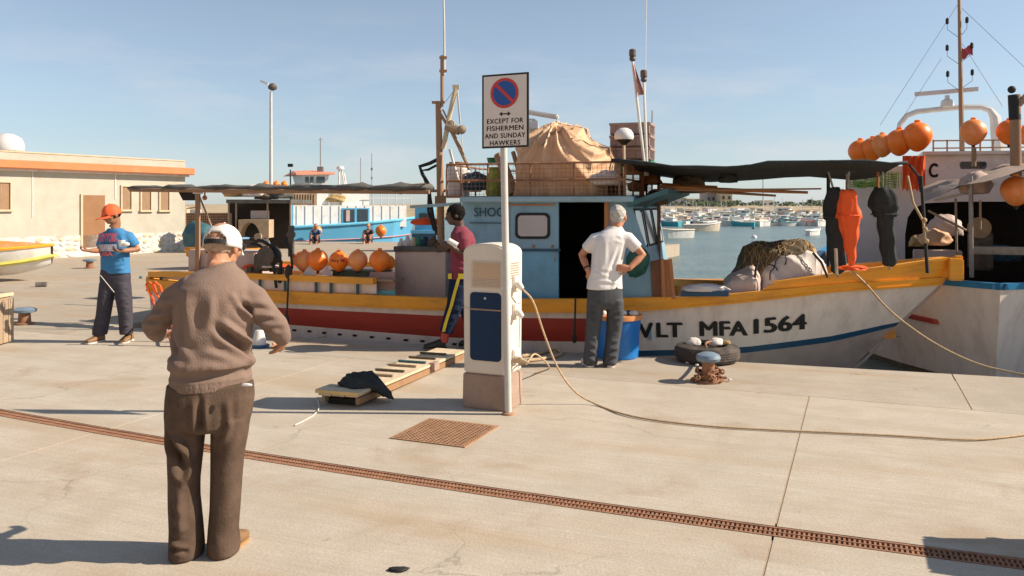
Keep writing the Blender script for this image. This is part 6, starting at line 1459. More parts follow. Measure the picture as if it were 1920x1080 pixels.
# ------------------------------------------------------------------ tyre, bollard, tub
tc_ = G(1335, 684); tc_ = Vector((tc_.x, 8.68+.31, 0)); tyr = thing('tyre', 'worn tyre lying flat on the quay edge holding white floats', 'tyre', tc_)
b = MB(); b.lathe(tc_, [(.20, .01), (.27, .0), (.325, .02), (.342, .055), (.342, .13), (.325, .165), (.27, .185), (.215, .178), (.20, .16), (.29, .135), (.30, .09), (.29, .05)], 40); b.build('casing', M['tyre'], tyr, smooth=True)
for k in range(4):
    b = MB(); b.lathe(tc_, [(.3425, .048+k*.024), (.347, .050+k*.024), (.347, .062+k*.024), (.3425, .064+k*.024)], 40); b.build('tread_rib', M['tyre'], tyr)
for i, (x, y, r_, m_, nm) in enumerate([(1300, 640, .055, 'sack', 'pale pinkish float at the left of the tyre'), (1342, 642, .055, 'sack', 'whitish float in the middle of the tyre'), (1362, 645, .035, 'netstraw', 'small straw coloured float at the right in the tyre')]):
    c_ = P(x, y, 9.02); c_.z = .165+r_*.5
    o_ = lump(c_, r_*1.5, r_*1.1, r_, 70+i, .15, 2); tag(o_.build('float', M[m_], smooth=2), nm, 'float')
rope('tyre_lashing', [P(1333, 640, 9.0), P(1323, 645, 8.88), P(1329, 662, 8.72), P(1334, 668, 8.3), P(1330, 674, 8.0)], .014, M['rust'], 'brown rope from the tyre to the front bollard', 'rope')
bp_ = G(1328, 716); bo = thing('bollard', 'rusty mooring bollard with a blue grey mushroom head and chain in front of the tyre', 'bollard', bp_)
b = MB(); b.lathe(bp_, [(.13, 0), (.13, .018), (.075, .03), (.06, .09), (.06, .17), (.075, .2)], 18); b.build('bollard_post', M['rust'], bo, smooth=True)
b = MB(); b.lathe(bp_+Z3*.19, [(.07, 0), (.105, .012), (.118, .04), (.105, .07), (.06, .09), (.01, .095)], 22); b.build('bollard_head', M['bollblue'], bo, smooth=True)
rs2 = random.Random(9); b = MB()
for k in range(34):
    a = rs2.uniform(0, 6.28); r_ = rs2.uniform(.07, .16); z = rs2.uniform(.02, .11); c_ = bp_+Vector((r_*math.cos(a), r_*math.sin(a)*.8, z)); d_ = Vector((-math.sin(a)+rs2.uniform(-.5, .5), math.cos(a), rs2.uniform(-.6, .6))).normalized()
    e_ = d_.orthogonal().normalized(); b.tube([c_+d_*.035*math.cos(t_)+e_*.018*math.sin(t_) for t_ in np.linspace(0, 6.28, 9)], .009, 5)
tag(b.build('rusty_chain', M['rust'], smooth=True), 'heap of rusty chain wound round the foot of the front bollard', 'chain')
b = MB()
for pt_ in ((1290, 679, .03), (1307, 684, .022), (1368, 712, .02)): b.ball(G(pt_[0], pt_[1], .02), (pt_[2], pt_[2], pt_[2]*.6), 7, 4)
tag(b.build('debris', M['sack']), 'scraps of pale litter around the front bollard', 'litter', kind='stuff')
o_ = MB(); c_ = G(1352, 708, .01); o_.box(c_, (.10, .05, .02)); tag(o_.build('metal_scrap', M['rust']), 'rusty scrap of metal right of the front bollard', 'scrap')
p = G(486, 651); t_ = thing('mooring_post', 'small pale mooring post with a dark foot beside the elbow of the old man', 'bollard', p)
b = MB(); b.lathe(p, [(.12, 0), (.12, .03), (.09, .035)], 14); b.build('post_foot', M['navy'], t_); b = MB(); b.lathe(p, [(.085, .036), (.06, .16), (.045, .2), (.02, .205)], 14); b.build('post_body', M['greyw'], t_, smooth=True)
tubc = G(1157, 672); tubc = Vector((tubc.x+.02, 9.22, 0)); tb = thing('blue_tub', 'blue plastic tub with an orange rim behind the man in white', 'tub', tubc)
b = MB(); b.lathe(tubc, [(.21, 0), (.222, .01), (.25, .40), (.255, .425)], 30); b.build('tub_body', M['bluetub'], tb, smooth=True)
b = MB(); b.lathe(tubc+Z3*.425, [(.254, 0), (.27, .004), (.272, .05), (.255, .055), (.24, .05)], 30); b.build('tub_rim', mat('tan_orange_rim', (.68, .28, .10), .6, .1), tb, smooth=True)
for k in (-1,): b = MB(); b.tube([tubc+Vector((k*.262, 0, .41)), tubc+Vector((k*.31, -.02, .37)), tubc+Vector((k*.262, -.02, .33))], .012, 6); b.build('handle', M['bluetub'], tb)
for i in range(7):
    c_ = tubc+Vector((-.17+.055*i, -.09+.02*(i % 3), .49)); o_ = lump(c_, .05, .05, .035, 100+i, .3, 3, 14, 8); tag(o_.build('bottle_cap_float', M[['white', 'navy', 'sack', 'bluetub', 'white', 'navy', 'sack'][i]], smooth=2), ['white float leftmost in the blue tub', 'navy float next to the leftmost in the blue tub', 'pinkish float left of centre in the blue tub', 'bright blue float at the centre of the tub', 'white float right of centre in the blue tub', 'navy float at the right in the blue tub', 'pinkish float at the right rim of the tub'][i], 'float')
# wooden box at left edge
wb = thing('wooden_box', 'weathered wooden box cut by the left edge of the picture', 'box', G(-44, 652)); c_ = G(-44, 652)
b = MB(); b.box(c_+Vector((-.02, .2, .29)), (.40, .36, .56)); b.build('box_body', M['wood'], wb, bev=.005); b = MB(); b.box(c_+Vector((-.02, .2, .595)), (.44, .40, .04)); b.build('box_lid', M['sand'], wb)
for k in range(4): b = MB(); b.box(c_+Vector((.188, .03+.11*k, .28)), (.012, .10, .52)); b.build('board', M['wood'], wb)
# red trolley
ht = thing('hand_trolley', 'red hand trolley with orange loop handles leaning behind the old man', 'trolley', G(325, 655))
def tr_(x, y, d=0.): return P(x, y, 10.0+d)
b = MB(); b.tube([tr_(302, 566), tr_(318, 600, -.05), tr_(336, 650, -.1)], .017, 8); b.tube([tr_(284, 562, .3), tr_(304, 600, .25), tr_(326, 652, .2)], .017, 8); b.tube([tr_(306, 585), tr_(296, 582, .28)], .016, 6); b.tube([tr_(326, 628, -.08), tr_(314, 628, .22)], .016, 6); b.build('frame', M['red'], ht, smooth=True)
for dx, dd_ in ((0, 0), (-11, .3)):
    b = MB(); b.tube([tr_(302+dx*1.2, 566-2, dd_), tr_(291+dx, 548, dd_), tr_(285+dx, 533, dd_), tr_(291+dx, 529, dd_), tr_(300+dx, 536, dd_), tr_(304+dx, 548, dd_)], .015, 8); b.build('handle', M['ocloth'], ht, smooth=True)
b = MB(); b.bar(tr_(334, 652, -.1), tr_(326, 653, .2), .2, .015); b.build('toe_plate', M['red'], ht)
for dd_ in (-.12, .24): b = MB(); b.lathe(tr_(330, 640, dd_), [(.01, -.02), (.07, -.02), (.075, 0), (.07, .02), (.01, .02)], 14, ax=(X3, Z3, Y3)); b.build('wheel', M['black'], ht)
b = MB(); b.bar(tr_(303, 578, -.04), tr_(312, 592, -.06), .05, .03); b.build('white_band', M['white'], ht)
o_ = lump(G(747, 1067, .008), .05, .02, .008, 33, .4, 3); tag(o_.build('debris', M['black'], smooth=2), 'little dark scrap lying on the quay at the bottom of the picture', 'litter')

# unseen fish crates added out of frame to cast the right corner shadow
for k in range(3): crate((3.22, 3.86, .0+k*.22), (.62, .42, .21), M['crateg'] if k != 1 else M['cratel'], ['lowest fish crate of the pile beyond the right edge', 'pale middle fish crate of the pile beyond the right edge', 'top fish crate of the pile beyond the right edge'][k], 'fish crates piled beyond the right edge', (U, V, Z3))
# ------------------------------------------------------------------ people
M['skin_old'] = mat('weathered_skin', (.47, .225, .125), .5, .10, 8, .12, 60, spec=.4); M['skin_dark'] = mat('tanned_skin', (.33, .155, .085), .5, .10, 8, .1, 60, spec=.4)
M['skin_mid'] = mat('sunburnt_skin', (.50, .22, .125), .5, .10, 8, .1, 60, spec=.4); M['skin_vdark'] = mat('deep_brown_skin', (.10, .055, .04), .5, .10, 8, .1, 60, spec=.4)
def wool():
    m = mat('brown_wool', (.215, .150, .120), .95, .08, 9, 0, spec=.1); n = m.node_tree; b = n.nodes['Principled BSDF']; o = n.nodes['Texture Coordinate'].outputs['Object']
    w1 = ncol(n, 190, 2, mapping(n, o, (1, 1, .45))); w2 = ncol(n, 16, 4, o)
    ad = n.nodes.new('ShaderNodeMath'); ad.operation = 'ADD'; n.links.new(w1, ad.inputs[0]); n.links.new(w2, ad.inputs[1])
    bp = n.nodes.new('ShaderNodeBump'); bp.inputs['Strength'].default_value = .5; bp.inputs['Distance'].default_value = .006; n.links.new(ad.outputs[0], bp.inputs['Height']); n.links.new(bp.outputs[0], b.inputs['Normal'])
    b.inputs['Sheen Weight'].default_value = .03; b.inputs['Sheen Roughness'].default_value = .5
    return m
M['wool'] = wool(); M['cord'] = mat('brown_twill', (.100, .066, .048), .92, .25, 9, .25, 90, spec=.15)
M['capwhite'] = mat('white_cap_cloth', (.66, .63, .58), .85, .05, 10, .2, 70); M['shoeb'] = mat('tan_shoe', (.24, .13, .06), .6, .15, 10, .1, 40); M['sole'] = mat('tan_sole', (.40, .22, .09), .7, .1)
M['tee_w'] = mat('white_tee', (.72, .69, .68), .9, .03, 6, .15, 50); M['jeans'] = mat('grey_jeans', (.062, .066, .074), .9, .22, 9, .25, 80); M['tee_b'] = mat('blue_tee', (.045, .20, .42), .9, .06, 8, .2, 60)
M['tracks'] = mat('dark_track_trousers', (.045, .040, .055), .85, .15, 8, .2, 50); M['tee_m'] = mat('maroon_tee', (.21, .035, .058), .9, .08, 8, .2, 50); M['navyt'] = mat('navy_tracksuit', (.012, .02, .048), .9, .15, 8, .2, 50, spec=.15)
M['hairg'] = mat('grey_white_hair', (.44, .42, .38), .8, .25, 30, .8, 120); M['hairb'] = mat('black_hair', (.012, .010, .009), .9, .2, 30, .6, 100, spec=.1); M['yelst'] = mat('yellow_stripe', (.66, .50, .04), .7); M['capor'] = mat('orange_cap_cloth', (.76, .12, .035), .8, .06, 10, .2, 60)
def frame(yaw, pitch=0, roll=0):     # yaw: heading of the face, 0 = +Y, positive = towards -X
    f = Vector((-math.sin(yaw)*math.cos(pitch), math.cos(yaw)*math.cos(pitch), math.sin(pitch))); r = Vector((math.cos(yaw), math.sin(yaw), 0)); u = r.cross(f); return f, r, u
def head(mb, c, yaw, pitch, s=1., neck=None):
    f, r, u = frame(yaw, pitch); ax = (r, f, u); c = Vector(c)
    mb.ball(c+u*.022*s-f*.012*s, (.076*s, .098*s, .094*s), 18, 12, ax); mb.ball(c+f*.028*s-u*.05*s, (.058*s, .066*s, .062*s), 16, 10, ax)
    mb.ball(c+f*.066*s-u*.086*s, (.026*s, .022*s, .018*s), 10, 6, ax); mb.ball(c+f*.045*s+u*.0*s, (.062*s, .05*s, .06*s), 14, 8, ax)
    mb.tube([c+f*.088*s+u*.022*s, c+f*.106*s-u*.012*s, c+f*.114*s-u*.026*s, c+f*.095*s-u*.034*s], [.009*s, .012*s, .015*s, .012*s], 8)
    mb.tube([c+f*.086*s+u*.034*s-r*.045*s, c+f*.096*s+u*.036*s, c+f*.086*s+u*.034*s+r*.045*s], .010*s, 7)
    mb.tube([c+f*.085*s-u*.056*s-r*.022*s, c+f*.095*s-u*.056*s, c+f*.085*s-u*.056*s+r*.022*s], .008*s, 6); mb.tube([c+f*.084*s-u*.069*s-r*.018*s, c+f*.092*s-u*.070*s, c+f*.084*s-u*.069*s+r*.018*s], .008*s, 6)
    for k in (-1, 1):
        mb.ball(c+r*k*.082*s-f*.012*s-u*.008*s, (.012*s, .024*s, .036*s), 10, 8, (r+f*-.35*k*k, f, u)); mb.ball(c+r*k*.052*s+f*.045*s-u*.022*s, (.022*s, .028*s, .03*s), 10, 6, ax)
    if neck is not None: mb.tube([c-u*.03*s-f*.03*s, (c-u*.10*s-f*.035*s).lerp(Vector(neck), .3), neck], [.056*s, .055*s, .068*s], 14)
    return f, r, u
def hand(mb, w_, d, pn, curl=.5, side=1, s=1., thumb=1.):
    # w_ wrist, d direction of the hand, pn palm normal (palm faces pn), side: thumb lies towards d x pn * side
    d = Vector(d).normalized(); pn = (Vector(pn)-d*Vector(pn).dot(d)).normalized(); x = d.cross(pn).normalized()*side; w_ = Vector(w_)
    mb.tube([w_-d*.02*s, w_+d*.02*s, w_+d*.05*s, w_+d*.092*s], [(.026*s, .026*s), (.03*s, .022*s), (.040*s, .018*s), (.040*s, .013*s)], 10) if False else mb.loft([[w_+d*k*s+x*a*math.cos(t)*s+pn*b_*math.sin(t)*s for t in np.linspace(0, 2*math.pi, 13)[:-1]] for k, a, b_ in ((-.02, .027, .025), (.015, .031, .022), (.05, .040, .019), (.085, .042, .016), (.098, .038, .011))])
    for i, (o, L) in enumerate(((.031, .072), (.011, .08), (-.010, .075), (-.030, .058))):
        p = w_+d*.088*s+x*o*s; dd = d.copy(); q = [p-d*.012*s]; a = 0
        for sg_, fr in ((.42, .55), (.32, 1.), (.26, .8)):
            a += curl*fr*1.1; dd = (d*math.cos(a)+pn*math.sin(a)+x*o*1.2).normalized(); q.append(p); p = p+dd*L*sg_*s
        q.append(p); mb.tube(q, [.0095*s, .0095*s, .0088*s, .008*s, .0068*s], 8)
    p = w_+d*.025*s+x*.030*s; t1 = (d*.6+x*.75+pn*.35*thumb).normalized(); t2 = (d*.85+x*.3+pn*.55*thumb).normalized(); mb.tube([p-x*.01*s, p+t1*.035*s, p+t1*.035*s+t2*.03*s, p+t1*.035*s+t2*.052*s], [.014*s, .012*s, .0105*s, .008*s], 8)
def limb(mb, pts, rs, n=16):
    mb.tube(pts, rs, n)
def hring(c, rx, ry, rot=0., tilt=0., n=26, p=2.5):
    c = Vector(c); a = Vector((math.cos(rot), math.sin(rot), -tilt)); b_ = Vector((-math.sin(rot), math.cos(rot), 0)); o = []
    for j in range(n):
        t = 2*math.pi*j/n; o.append(c+a*rx*math.copysign(abs(math.cos(t))**(2/p), math.cos(t))+b_*ry*math.copysign(abs(math.sin(t))**(2/p), math.sin(t)))
    return o
def garment(name, mb, voxel, m, parent, segs=(), sm=4, noise=.0, nf=9., extra=None):
    me = remesh(mb, voxel, sm)
    def fn(co, no):
        d = folds(co, segs) if len(segs) else np.zeros(len(co))
        if noise: d = d+np_noise(co*nf*np.array([1, 1, .55]), 3)*noise
        if extra is not None: d = d+extra(co, no)
        return d
    displace(me, fn); return mesh_obj(name, me, m, parent)
def body_mesh(mb, voxel, m, parent): me = remesh(mb, voxel, 2); return mesh_obj('body', me, m, parent)
def shoe(mb, heel, toe, s=1.):
    heel = Vector(heel); toe = Vector(toe); d = (toe-heel); L = d.length; d.normalize(); x = d.cross(Z3).normalized(); rings = []
    for k, wd, h in ((0, .026, .055), (.05, .038, .085), (.25, .042, .095), (.45, .042, .075), (.65, .05, .058), (.85, .048, .045), (.97, .032, .034), (1., .012, .02)):
        c = heel+d*L*k; rings.append([c+x*wd*s*math.copysign(abs(math.cos(t))**.8, math.cos(t))+Z3*(h*s/2+h*s/2*math.copysign(abs(math.sin(t))**.7, math.sin(t))) for t in np.linspace(0, 2*math.pi, 17)[:-1]])
    mb.loft(rings)
def shoe_pair(parent, pairs, m, msole, s=1., name='shoe'):
    for h_, t_ in pairs:
        b = MB(); shoe(b, Vector(h_)+Z3*.012, Vector(t_)+Z3*.012, s); o = b.build(name, m, parent, world=False, smooth=True)
        b = MB(); h_ = Vector(h_); t_ = Vector(t_); d = (t_-h_); L = d.length; d.normalize(); x = d.cross(Z3).normalized(); pts = []
        for k, wd in ((-.05, .006), (-.035, .022), (.0, .035), (.06, .040), (.25, .042), (.5, .040), (.7, .050), (.85, .048), (.96, .034), (1.02, .010)): pts.append((k, wd*s))
        ol = [h_+d*L*k+x*w_ for k, w_ in pts]+[h_+d*L*k-x*w_ for k, w_ in reversed(pts)]; b.poly([q+Z3*.016 for q in ol], .014); b.build('sole', msole, o, world=False, fixn=True)
def cap(parent, c, yaw, pitch, s, m, opening=False, brim=True, m_strap=None, rx=.086, ry=.108, rz=.098, brim_l=.075, droop=.0):
    f, r, u = frame(yaw, pitch); c = Vector(c); b = MB(); nu, nv = 40, 14; vs = []
    th1 = math.pi*.56
    for sh in (0, 1):
        k_ = 1-.05*sh
        for i in range(nv+1):
            th = .001+th1*i/nv
            for j in range(nu):
                a = 2*math.pi*j/nu; q = k_*(1+.018*math.cos(6*a)*math.sin(th)); lo_ = max(0, th-math.pi/2)*.1
                vs.append(c+(r*math.cos(a)*rx*(math.sin(th)+lo_)+f*math.sin(a)*ry*(math.sin(th)+lo_))*s*q+u*math.cos(th)*rz*s*(1-.03*sh)-u*max(0, th-math.pi/2)*.04*s)
    K = (nv+1)*nu; fs = []; hole = set()
    for i in range(nv):
        for j in range(nu):
            a = 2*math.pi*(j+.5)/nu; th = th1*(i+.5)/nv; back = abs(((a+math.pi/2+math.pi) % (2*math.pi))-math.pi)   # angle from the back
            if opening and (back/.62)**2+((th1-th-.10)/.52)**2 < 1 and th < th1-.10: hole.add((i, j)); continue
            if opening and back < .62 and th >= th1-.10: hole.add((i, j)); continue
    for i in range(nv):
        for j in range(nu):
            if (i, j) in hole: continue
            j2 = (j+1) % nu; A = i*nu; Bq = (i+1)*nu
            fs.append((A+j, Bq+j, Bq+j2, A+j2)); fs.append((K+A+j, K+A+j2, K+Bq+j2, K+Bq+j))
            for (di, dj, e) in ((1, 0, (Bq+j, Bq+j2)), (0, 1, (A+j2, Bq+j2)), (0, -1, (A+j, Bq+j)), (-1, 0, (A+j, A+j2))):
                ni, nj = i+di, (j+dj) % nu
                if ni == nv or (ni, nj) in hole: fs.append((e[0], e[1], e[1]+K, e[0]+K))
    b.add(vs, fs); cp = b.build('cap', m, parent, world=False, smooth=2, fixn=True)
    if opening:
        b = MB(); pts = []
        for k in range(9):
            a = -math.pi/2-.66+1.32*k/8; pts.append(c+(r*math.cos(a)*rx+f*math.sin(a)*ry)*s*1.0+u*(math.cos(th1-.12)*rz-.0)*s)
        for k in range(8): b.bar(pts[k], pts[k+1], .004, .022*s, up=u)
        b.build('strap', m_strap or m, cp, world=False)
    if brim:
        b = MB(); vs = []; n_ = 16
        for sh in (0, 1):
            for i in range(5):
                for j in range(n_+1):
                    a = math.pi/2-1.05+2.1*j/n_; e = i/4; ex = brim_l*math.cos((a-math.pi/2)/1.05*math.pi/2)**.6 if abs(a-math.pi/2) < 1.049 else 0
                    q = c+(r*math.cos(a)*rx+f*math.sin(a)*ry)*s*1.0+f*ex*e*s+u*(-.018+.0*e-(droop+.012)*e-.012*(math.cos(a)**2)*e*1.5)*s-u*.005*sh
                    vs.append(q)
        W_ = n_+1; K2 = 5*W_; fs = []
        for i in range(4):
            for j in range(n_): fs.append((i*W_+j, i*W_+j+1, (i+1)*W_+j+1, (i+1)*W_+j)); fs.append((K2+i*W_+j, K2+(i+1)*W_+j, K2+(i+1)*W_+j+1, K2+i*W_+j+1))
        for j in range(n_): fs.append((4*W_+j, 4*W_+j+1, K2+4*W_+j+1, K2+4*W_+j))
        b.add(vs, fs); b.build('brim', m, cp, world=False, smooth=2)
    b = MB(); b.ball(c+u*rz*s, .008*s, 8, 5); b.build('button', m, cp, world=False)
    return cp

# ===== old man in the foreground
y1_ = 4.0; m1 = thing('person', 'old man in brown sweater and white cap, back turned, in the foreground', 'person', ((383-CX)*y1_/F, y1_, 0))
def L1(x, y, dy=0.): 
    Yv = y1_+dy; p = P(x, y, Yv); return Vector((p.x-m1.location.x, dy, p.z))
rot = R(32)
# body
mb = MB(); hc = L1(418, 461, .10)+Vector((0, 0, .0)); nk = L1(410, 500, .04)
hf, hr, hu = head(mb, hc, R(-14), R(-10), .97, nk)
mb.tube([nk+Vector((0, .0, .02)), L1(408, 540, .03), L1(402, 620, .0), L1(396, 720, .0), L1(393, 760, .0)], [(.06, .06), (.11, .08), (.12, .09), (.13, .10), (.12, .1)], 14)
Ls, Le, Lw = L1(355, 540, -.03), L1(288, 611, .03), L1(298, 630, .25); Rs, Re, Rw = L1(448, 540, .03), L1(518, 610, .07), L1(532, 638, .20)
for a, c, d in ((Ls, Le, Lw), (Rs, Re, Rw)): mb.tube([a, a.lerp(c, .5), c, c.lerp(d, .5), d], [.05, .042, .036, .034, .027], 12)
hand(mb, Lw, (.5, .8, .1), (0, 0, 1), .7, 1); hand(mb, Rw, (-.2, .7, -.35), (-.8, .2, .3), .9, -1)
for hp, kn, an in ((L1(358, 770), L1(352, 880, .02), L1(352, 1015, .0)), (L1(430, 770), L1(426, 880, .05), L1(416, 1000, .03))): mb.tube([hp, kn, an, an-Z3*.03], [.07, .05, .035, .03], 12)
body_mesh(mb, .0065, M['skin_old'], m1)
# hair fringe under the cap
b = MB(); f, r, u = hf, hr, hu
for k in (-1, 1): pass
mbh = MB(); mbh.ball(hc+u*.012-f*.018, (.0775, .094, .085), 22, 14, (r, f, u)); me = remesh(mbh, .006, 1)
me.materials.clear()
bm_keep = MB(); vs = [v.co.copy() for v in me.vertices]; keep = []
for p_ in me.polygons:
    c_ = p_.center-hc; zz = c_.dot(u); ff = c_.dot(f); rr_ = abs(c_.dot(r))
    if ff < .01 and -.048+.012*math.sin(c_.dot(r)*140) < zz < .03: keep.append(tuple(p_.vertices))
bm_keep.add(vs, keep); hr_o = bm_keep.build('hair', mat('short_grey_stubble', (.40, .27, .19), .8, .3, 40, .5, 120), m1, world=False, smooth=2)
cp = cap(m1, hc+hu*.012-hf*.004, R(-4), R(-12), 1.0, M['capwhite'], opening=True, m_strap=M['black'], rx=.0905, ry=.112, rz=.098)
b = MB(); 
for k in (-1, 1): b.tube([hc+hr*.082*k-hf*.02+hu*.012, hc+hr*.082*k+hf*.04+hu*.016, hc+hr*.074*k+hf*.085+hu*.012], .004, 6)
for k in (-1, 1): b.ball(hc+hr*.040*k+hf*.098+hu*.006, (.028, .008, .02), 10, 6, (hr, hf, hu))
b.build('sunglasses', M['black'], m1, world=False)
# sweater
mb = MB()
rows = [(396, 729, .194, .124, 0), (396, 712, .196, .128, 0), (396, 698, .186, .120, 0), (396, 692, .186, .120, -.0), (396, 686, .203, .145, -.008), (396, 676, .202, .146, -.01), (397, 662, .187, .134, -.004), (398, 645, .178, .126, .0), (399, 630, .183, .126, .0), (402, 595, .186, .126, .0), (403, 560, .187, .126, -.005), (404, 538, .180, .122, .0), (405, 524, .152, .112, .010), (409, 511, .122, .095, .03), (412, 501, .080, .076, .045), (414, 491, .064, .064, .055)]
mb.loft([hring(L1(x, y, dy), rx*1.0, ry*1.10, rot, .0, 30, 2.1) for x, y, rx, ry, dy in rows])
mb.tube([L1(380, 552, -.01), Ls, Ls.lerp(Le, .35)+Vector((-.012, 0, .012)), Ls.lerp(Le, .75), Le, Le.lerp(Lw, .45), Lw.lerp(Le, .1)], [.068, .066, .066, .062, .058, .052, .040], 18)
mb.tube([L1(430, 552, .03), Rs, Rs.lerp(Re, .35)+Vector((.012, 0, .012)), Rs.lerp(Re, .75), Re, Re.lerp(Rw, .45), Rw.lerp(Re, .08)], [.068, .066, .066, .062, .058, .052, .040], 18)
def PS(x, y, side=-1):   # point on the back surface near photo x,y
    q = L1(x, y, -.13); return (q.x, q.y, q.z)
bk = lambda x, y: PS(x, y)
segs = []
def back_pt(x, y):
    q = L1(x, y, 0); return np.array([q.x*.985, -.150+.16*(q.x-.03)+.9*max(0, abs(q.x-.04)-.09)**1.3*3, q.z])
def sb(x0, y0, x1, y1, wd, amp): segs.append((back_pt(x0, y0), back_pt(x1, y1), wd, amp*2.1))
# blouson overhang above the hem, long soft drags
sb(322, 672, 400, 684, .022, .016); sb(380, 683, 474, 676, .022, .018); sb(325, 700, 472, 700, .02, -.007)
sb(424, 604, 468, 662, .020, -.016); sb(436, 598, 476, 652, .018, .014); sb(452, 560, 478, 596, .016, -.014); sb(448, 552, 470, 600, .016, .010)
sb(360, 560, 352, 650, .03, -.006); sb(372, 540, 372, 600, .02, .005); sb(395, 545, 392, 612, .022, -.005); sb(418, 548, 414, 596, .02, .005)
sb(334, 598, 350, 660, .02, -.009); sb(344, 620, 385, 668, .02, .007); sb(460, 640, 474, 670, .016, -.012); sb(330, 650, 372, 676, .018, -.008); sb(405, 650, 450, 672, .02, .007)
for a, c, sgn in ((Ls, Le, -1), (Rs, Re, 1)):
    for k, (t0, am) in enumerate([(.25, .006), (.45, -.008), (.62, .008), (.78, -.009), (.92, .009)]):
        p0 = a.lerp(c, t0); p1 = a.lerp(c, min(1, t0+.16)); segs.append((np.array(p0+Vector((-.05*sgn, -.06, .0))), np.array(p1+Vector((.07*sgn, -.055, .01))), .017, am))
    segs.append((np.array(c+Vector((-.04*sgn, -.05, .02))), np.array(c+Vector((.05*sgn, -.04, -.02))), .018, -.010))
def rib(co, no):      # ribbed hem
    z0 = L1(396, 728).z; d = np.zeros(len(co)); k = np.clip((z0+.055-co[:, 2])/.01, 0, 1); d += k*(-.006); a = np.arctan2(co[:, 1], co[:, 0]-.03); d += k*.0015*np.sin(a*95); return d
sw = garment('sweater', mb, .0075, M['wool'], m1, segs, 4, .0045, 9, rib)
tl_ = L1(462, 722, -.135); lump(tl_, .026, .008, .009, 12, .3, 3, 14, 8).build('shirt_tail', M['tee_w'], m1, world=False, smooth=2)
# trousers
mb = MB()
mb.loft([hring(L1(x, y, dy), rx*1.01, ry, rot*.6) for x, y, rx, ry, dy in [(395, 716, .196, .128, 0), (394, 745, .203, .140, 0), (391, 775, .200, .140, 0), (390, 796, .188, .125, 0), (390, 804, .150, .10, .0)]])
mb.loft([hring(L1(x, y, dy), rx, ry, 0, 0, 26, 2.0) for x, y, rx, ry, dy in [(349, 780, .094, .125, 0), (348, 815, .088, .118, 0), (347, 850, .082, .108, 0), (345, 900, .073, .10, .005), (345, 930, .073, .098, 0), (349, 990, .077, .100, 0), (350, 1022, .079, .112, .0), (350, 1035, .078, .118, .0), (350, 1040, .075, .114, .0)]])
mb.loft([hring(L1(x, y, dy), rx, ry, .1, 0, 26, 2.0) for x, y, rx, ry, dy in [(433, 780, .090, .125, .02), (430, 815, .086, .118, .03), (426, 855, .078, .108, .04), (424, 900, .074, .10, .045), (422, 950, .071, .096, .04), (419, 990, .071, .098, .03), (420, 1014, .077, .108, .03), (420, 1028, .076, .110, .03), (420, 1034, .072, .105, .03)]])
segs = []
def sl(x0, y0, x1, y1, wd, amp, yo=-.11): segs.append((np.array(L1(x0, y0, 0))+np.array([0, yo, 0]), np.array(L1(x1, y1, 0))+np.array([0, yo, 0]), wd, amp*2.2))
sl(325, 800, 382, 905, .022, -.018); sl(340, 800, 392, 880, .020, .014); sl(322, 850, 362, 905, .018, .012); sl(350, 895, 378, 850, .016, -.008)
sl(462, 790, 430, 870, .022, -.015); sl(452, 780, 412, 840, .020, .012); sl(466, 850, 420, 890, .018, .009); sl(400, 830, 445, 800, .018, -.010)
sl(394, 735, 394, 800, .016, -.014, -.135); sl(340, 740, 352, 800, .02, .006); sl(440, 740, 446, 800, .02, .006)
for x0, y0, x1, y1, wd_, am_ in ((322, 1010, 378, 1022, .012, -.006), (326, 1000, 360, 1012, .014, .006), (345, 985, 380, 972, .02, .005), (322, 940, 352, 962, .02, -.005), (392, 1000, 440, 1006, .012, -.006), (404, 985, 444, 972, .018, .006), (392, 950, 420, 966, .02, -.004), (322, 975, 345, 990, .016, .005)): sl(x0, y0, x1, y1, wd_, am_, -.10)
sl(352, 905, 350, 990, .028, .008); sl(420, 900, 418, 980, .026, .008)
garment('trousers', mb, .0075, M['cord'], m1, segs, 3, .004, 10)
shoe_pair(m1, [((L1(350, 1000).x-.005, -.065, 0), (L1(350, 1000).x-.03, .19, 0)), ((L1(420, 1000).x+.01, -.03, 0), (L1(424, 1000).x+.015, .215, 0))], M['shoeb'], M['sole'], .95)
# ===== man in white tee
y2_ = 8.68; m2 = thing('person', 'grey haired man in white tee shirt, hands on hips, by the blue tub', 'person', ((1133-CX)*y2_/F, y2_, 0))
def mkL(mm, Yb):
    def L(x, y, dy=0.): p = P(x, y, Yb+dy); return Vector((p.x-mm.location.x, dy, p.z))
    return L
L2 = mkL(m2, y2_)
mb = MB(); hc = L2(1159, 407, .05); nk = L2(1152, 432, .02)
f, r, u = head(mb, hc, R(-20), R(-8), 1.0, nk)
mb.tube([nk, L2(1146, 458), L2(1140, 500), L2(1136, 545)], [(.055, .05), (.12, .06), (.10, .06), (.10, .07)], 14)
Ls, Le, Lw = L2(1114, 449, 0), L2(1091, 478, .10), L2(1103, 508, -.03); Rs, Re, Rw = L2(1179, 447, 0), L2(1205, 478, -.02), L2(1180, 503, -.10)
mb.tube([Ls, Ls.lerp(Le, .5), Le, Le.lerp(Lw, .4), Lw], [.052, .046, .042, .040, .028], 12); mb.tube([Rs, Rs.lerp(Re, .5), Re, Re.lerp(Rw, .4), Rw], [.052, .046, .042, .040, .028], 12)
hand(mb, Lw, (.35, -.1, -.9), (.6, .7, 0), .4, -1, 1.0); hand(mb, Rw, (-.95, -.05, .05), (.0, 1, 0), .35, 1, 1.0)
for hp, kn, an in ((L2(1118, 555), L2(1112, 615, .02), L2(1106, 672, .0)), (L2(1152, 555), L2(1150, 615, .04), L2(1145, 672, .0))): mb.tube([hp, kn, an, an-Z3*.03], [.075, .05, .036, .03], 12)
body_mesh(mb, .0085, M['skin_mid'], m2)
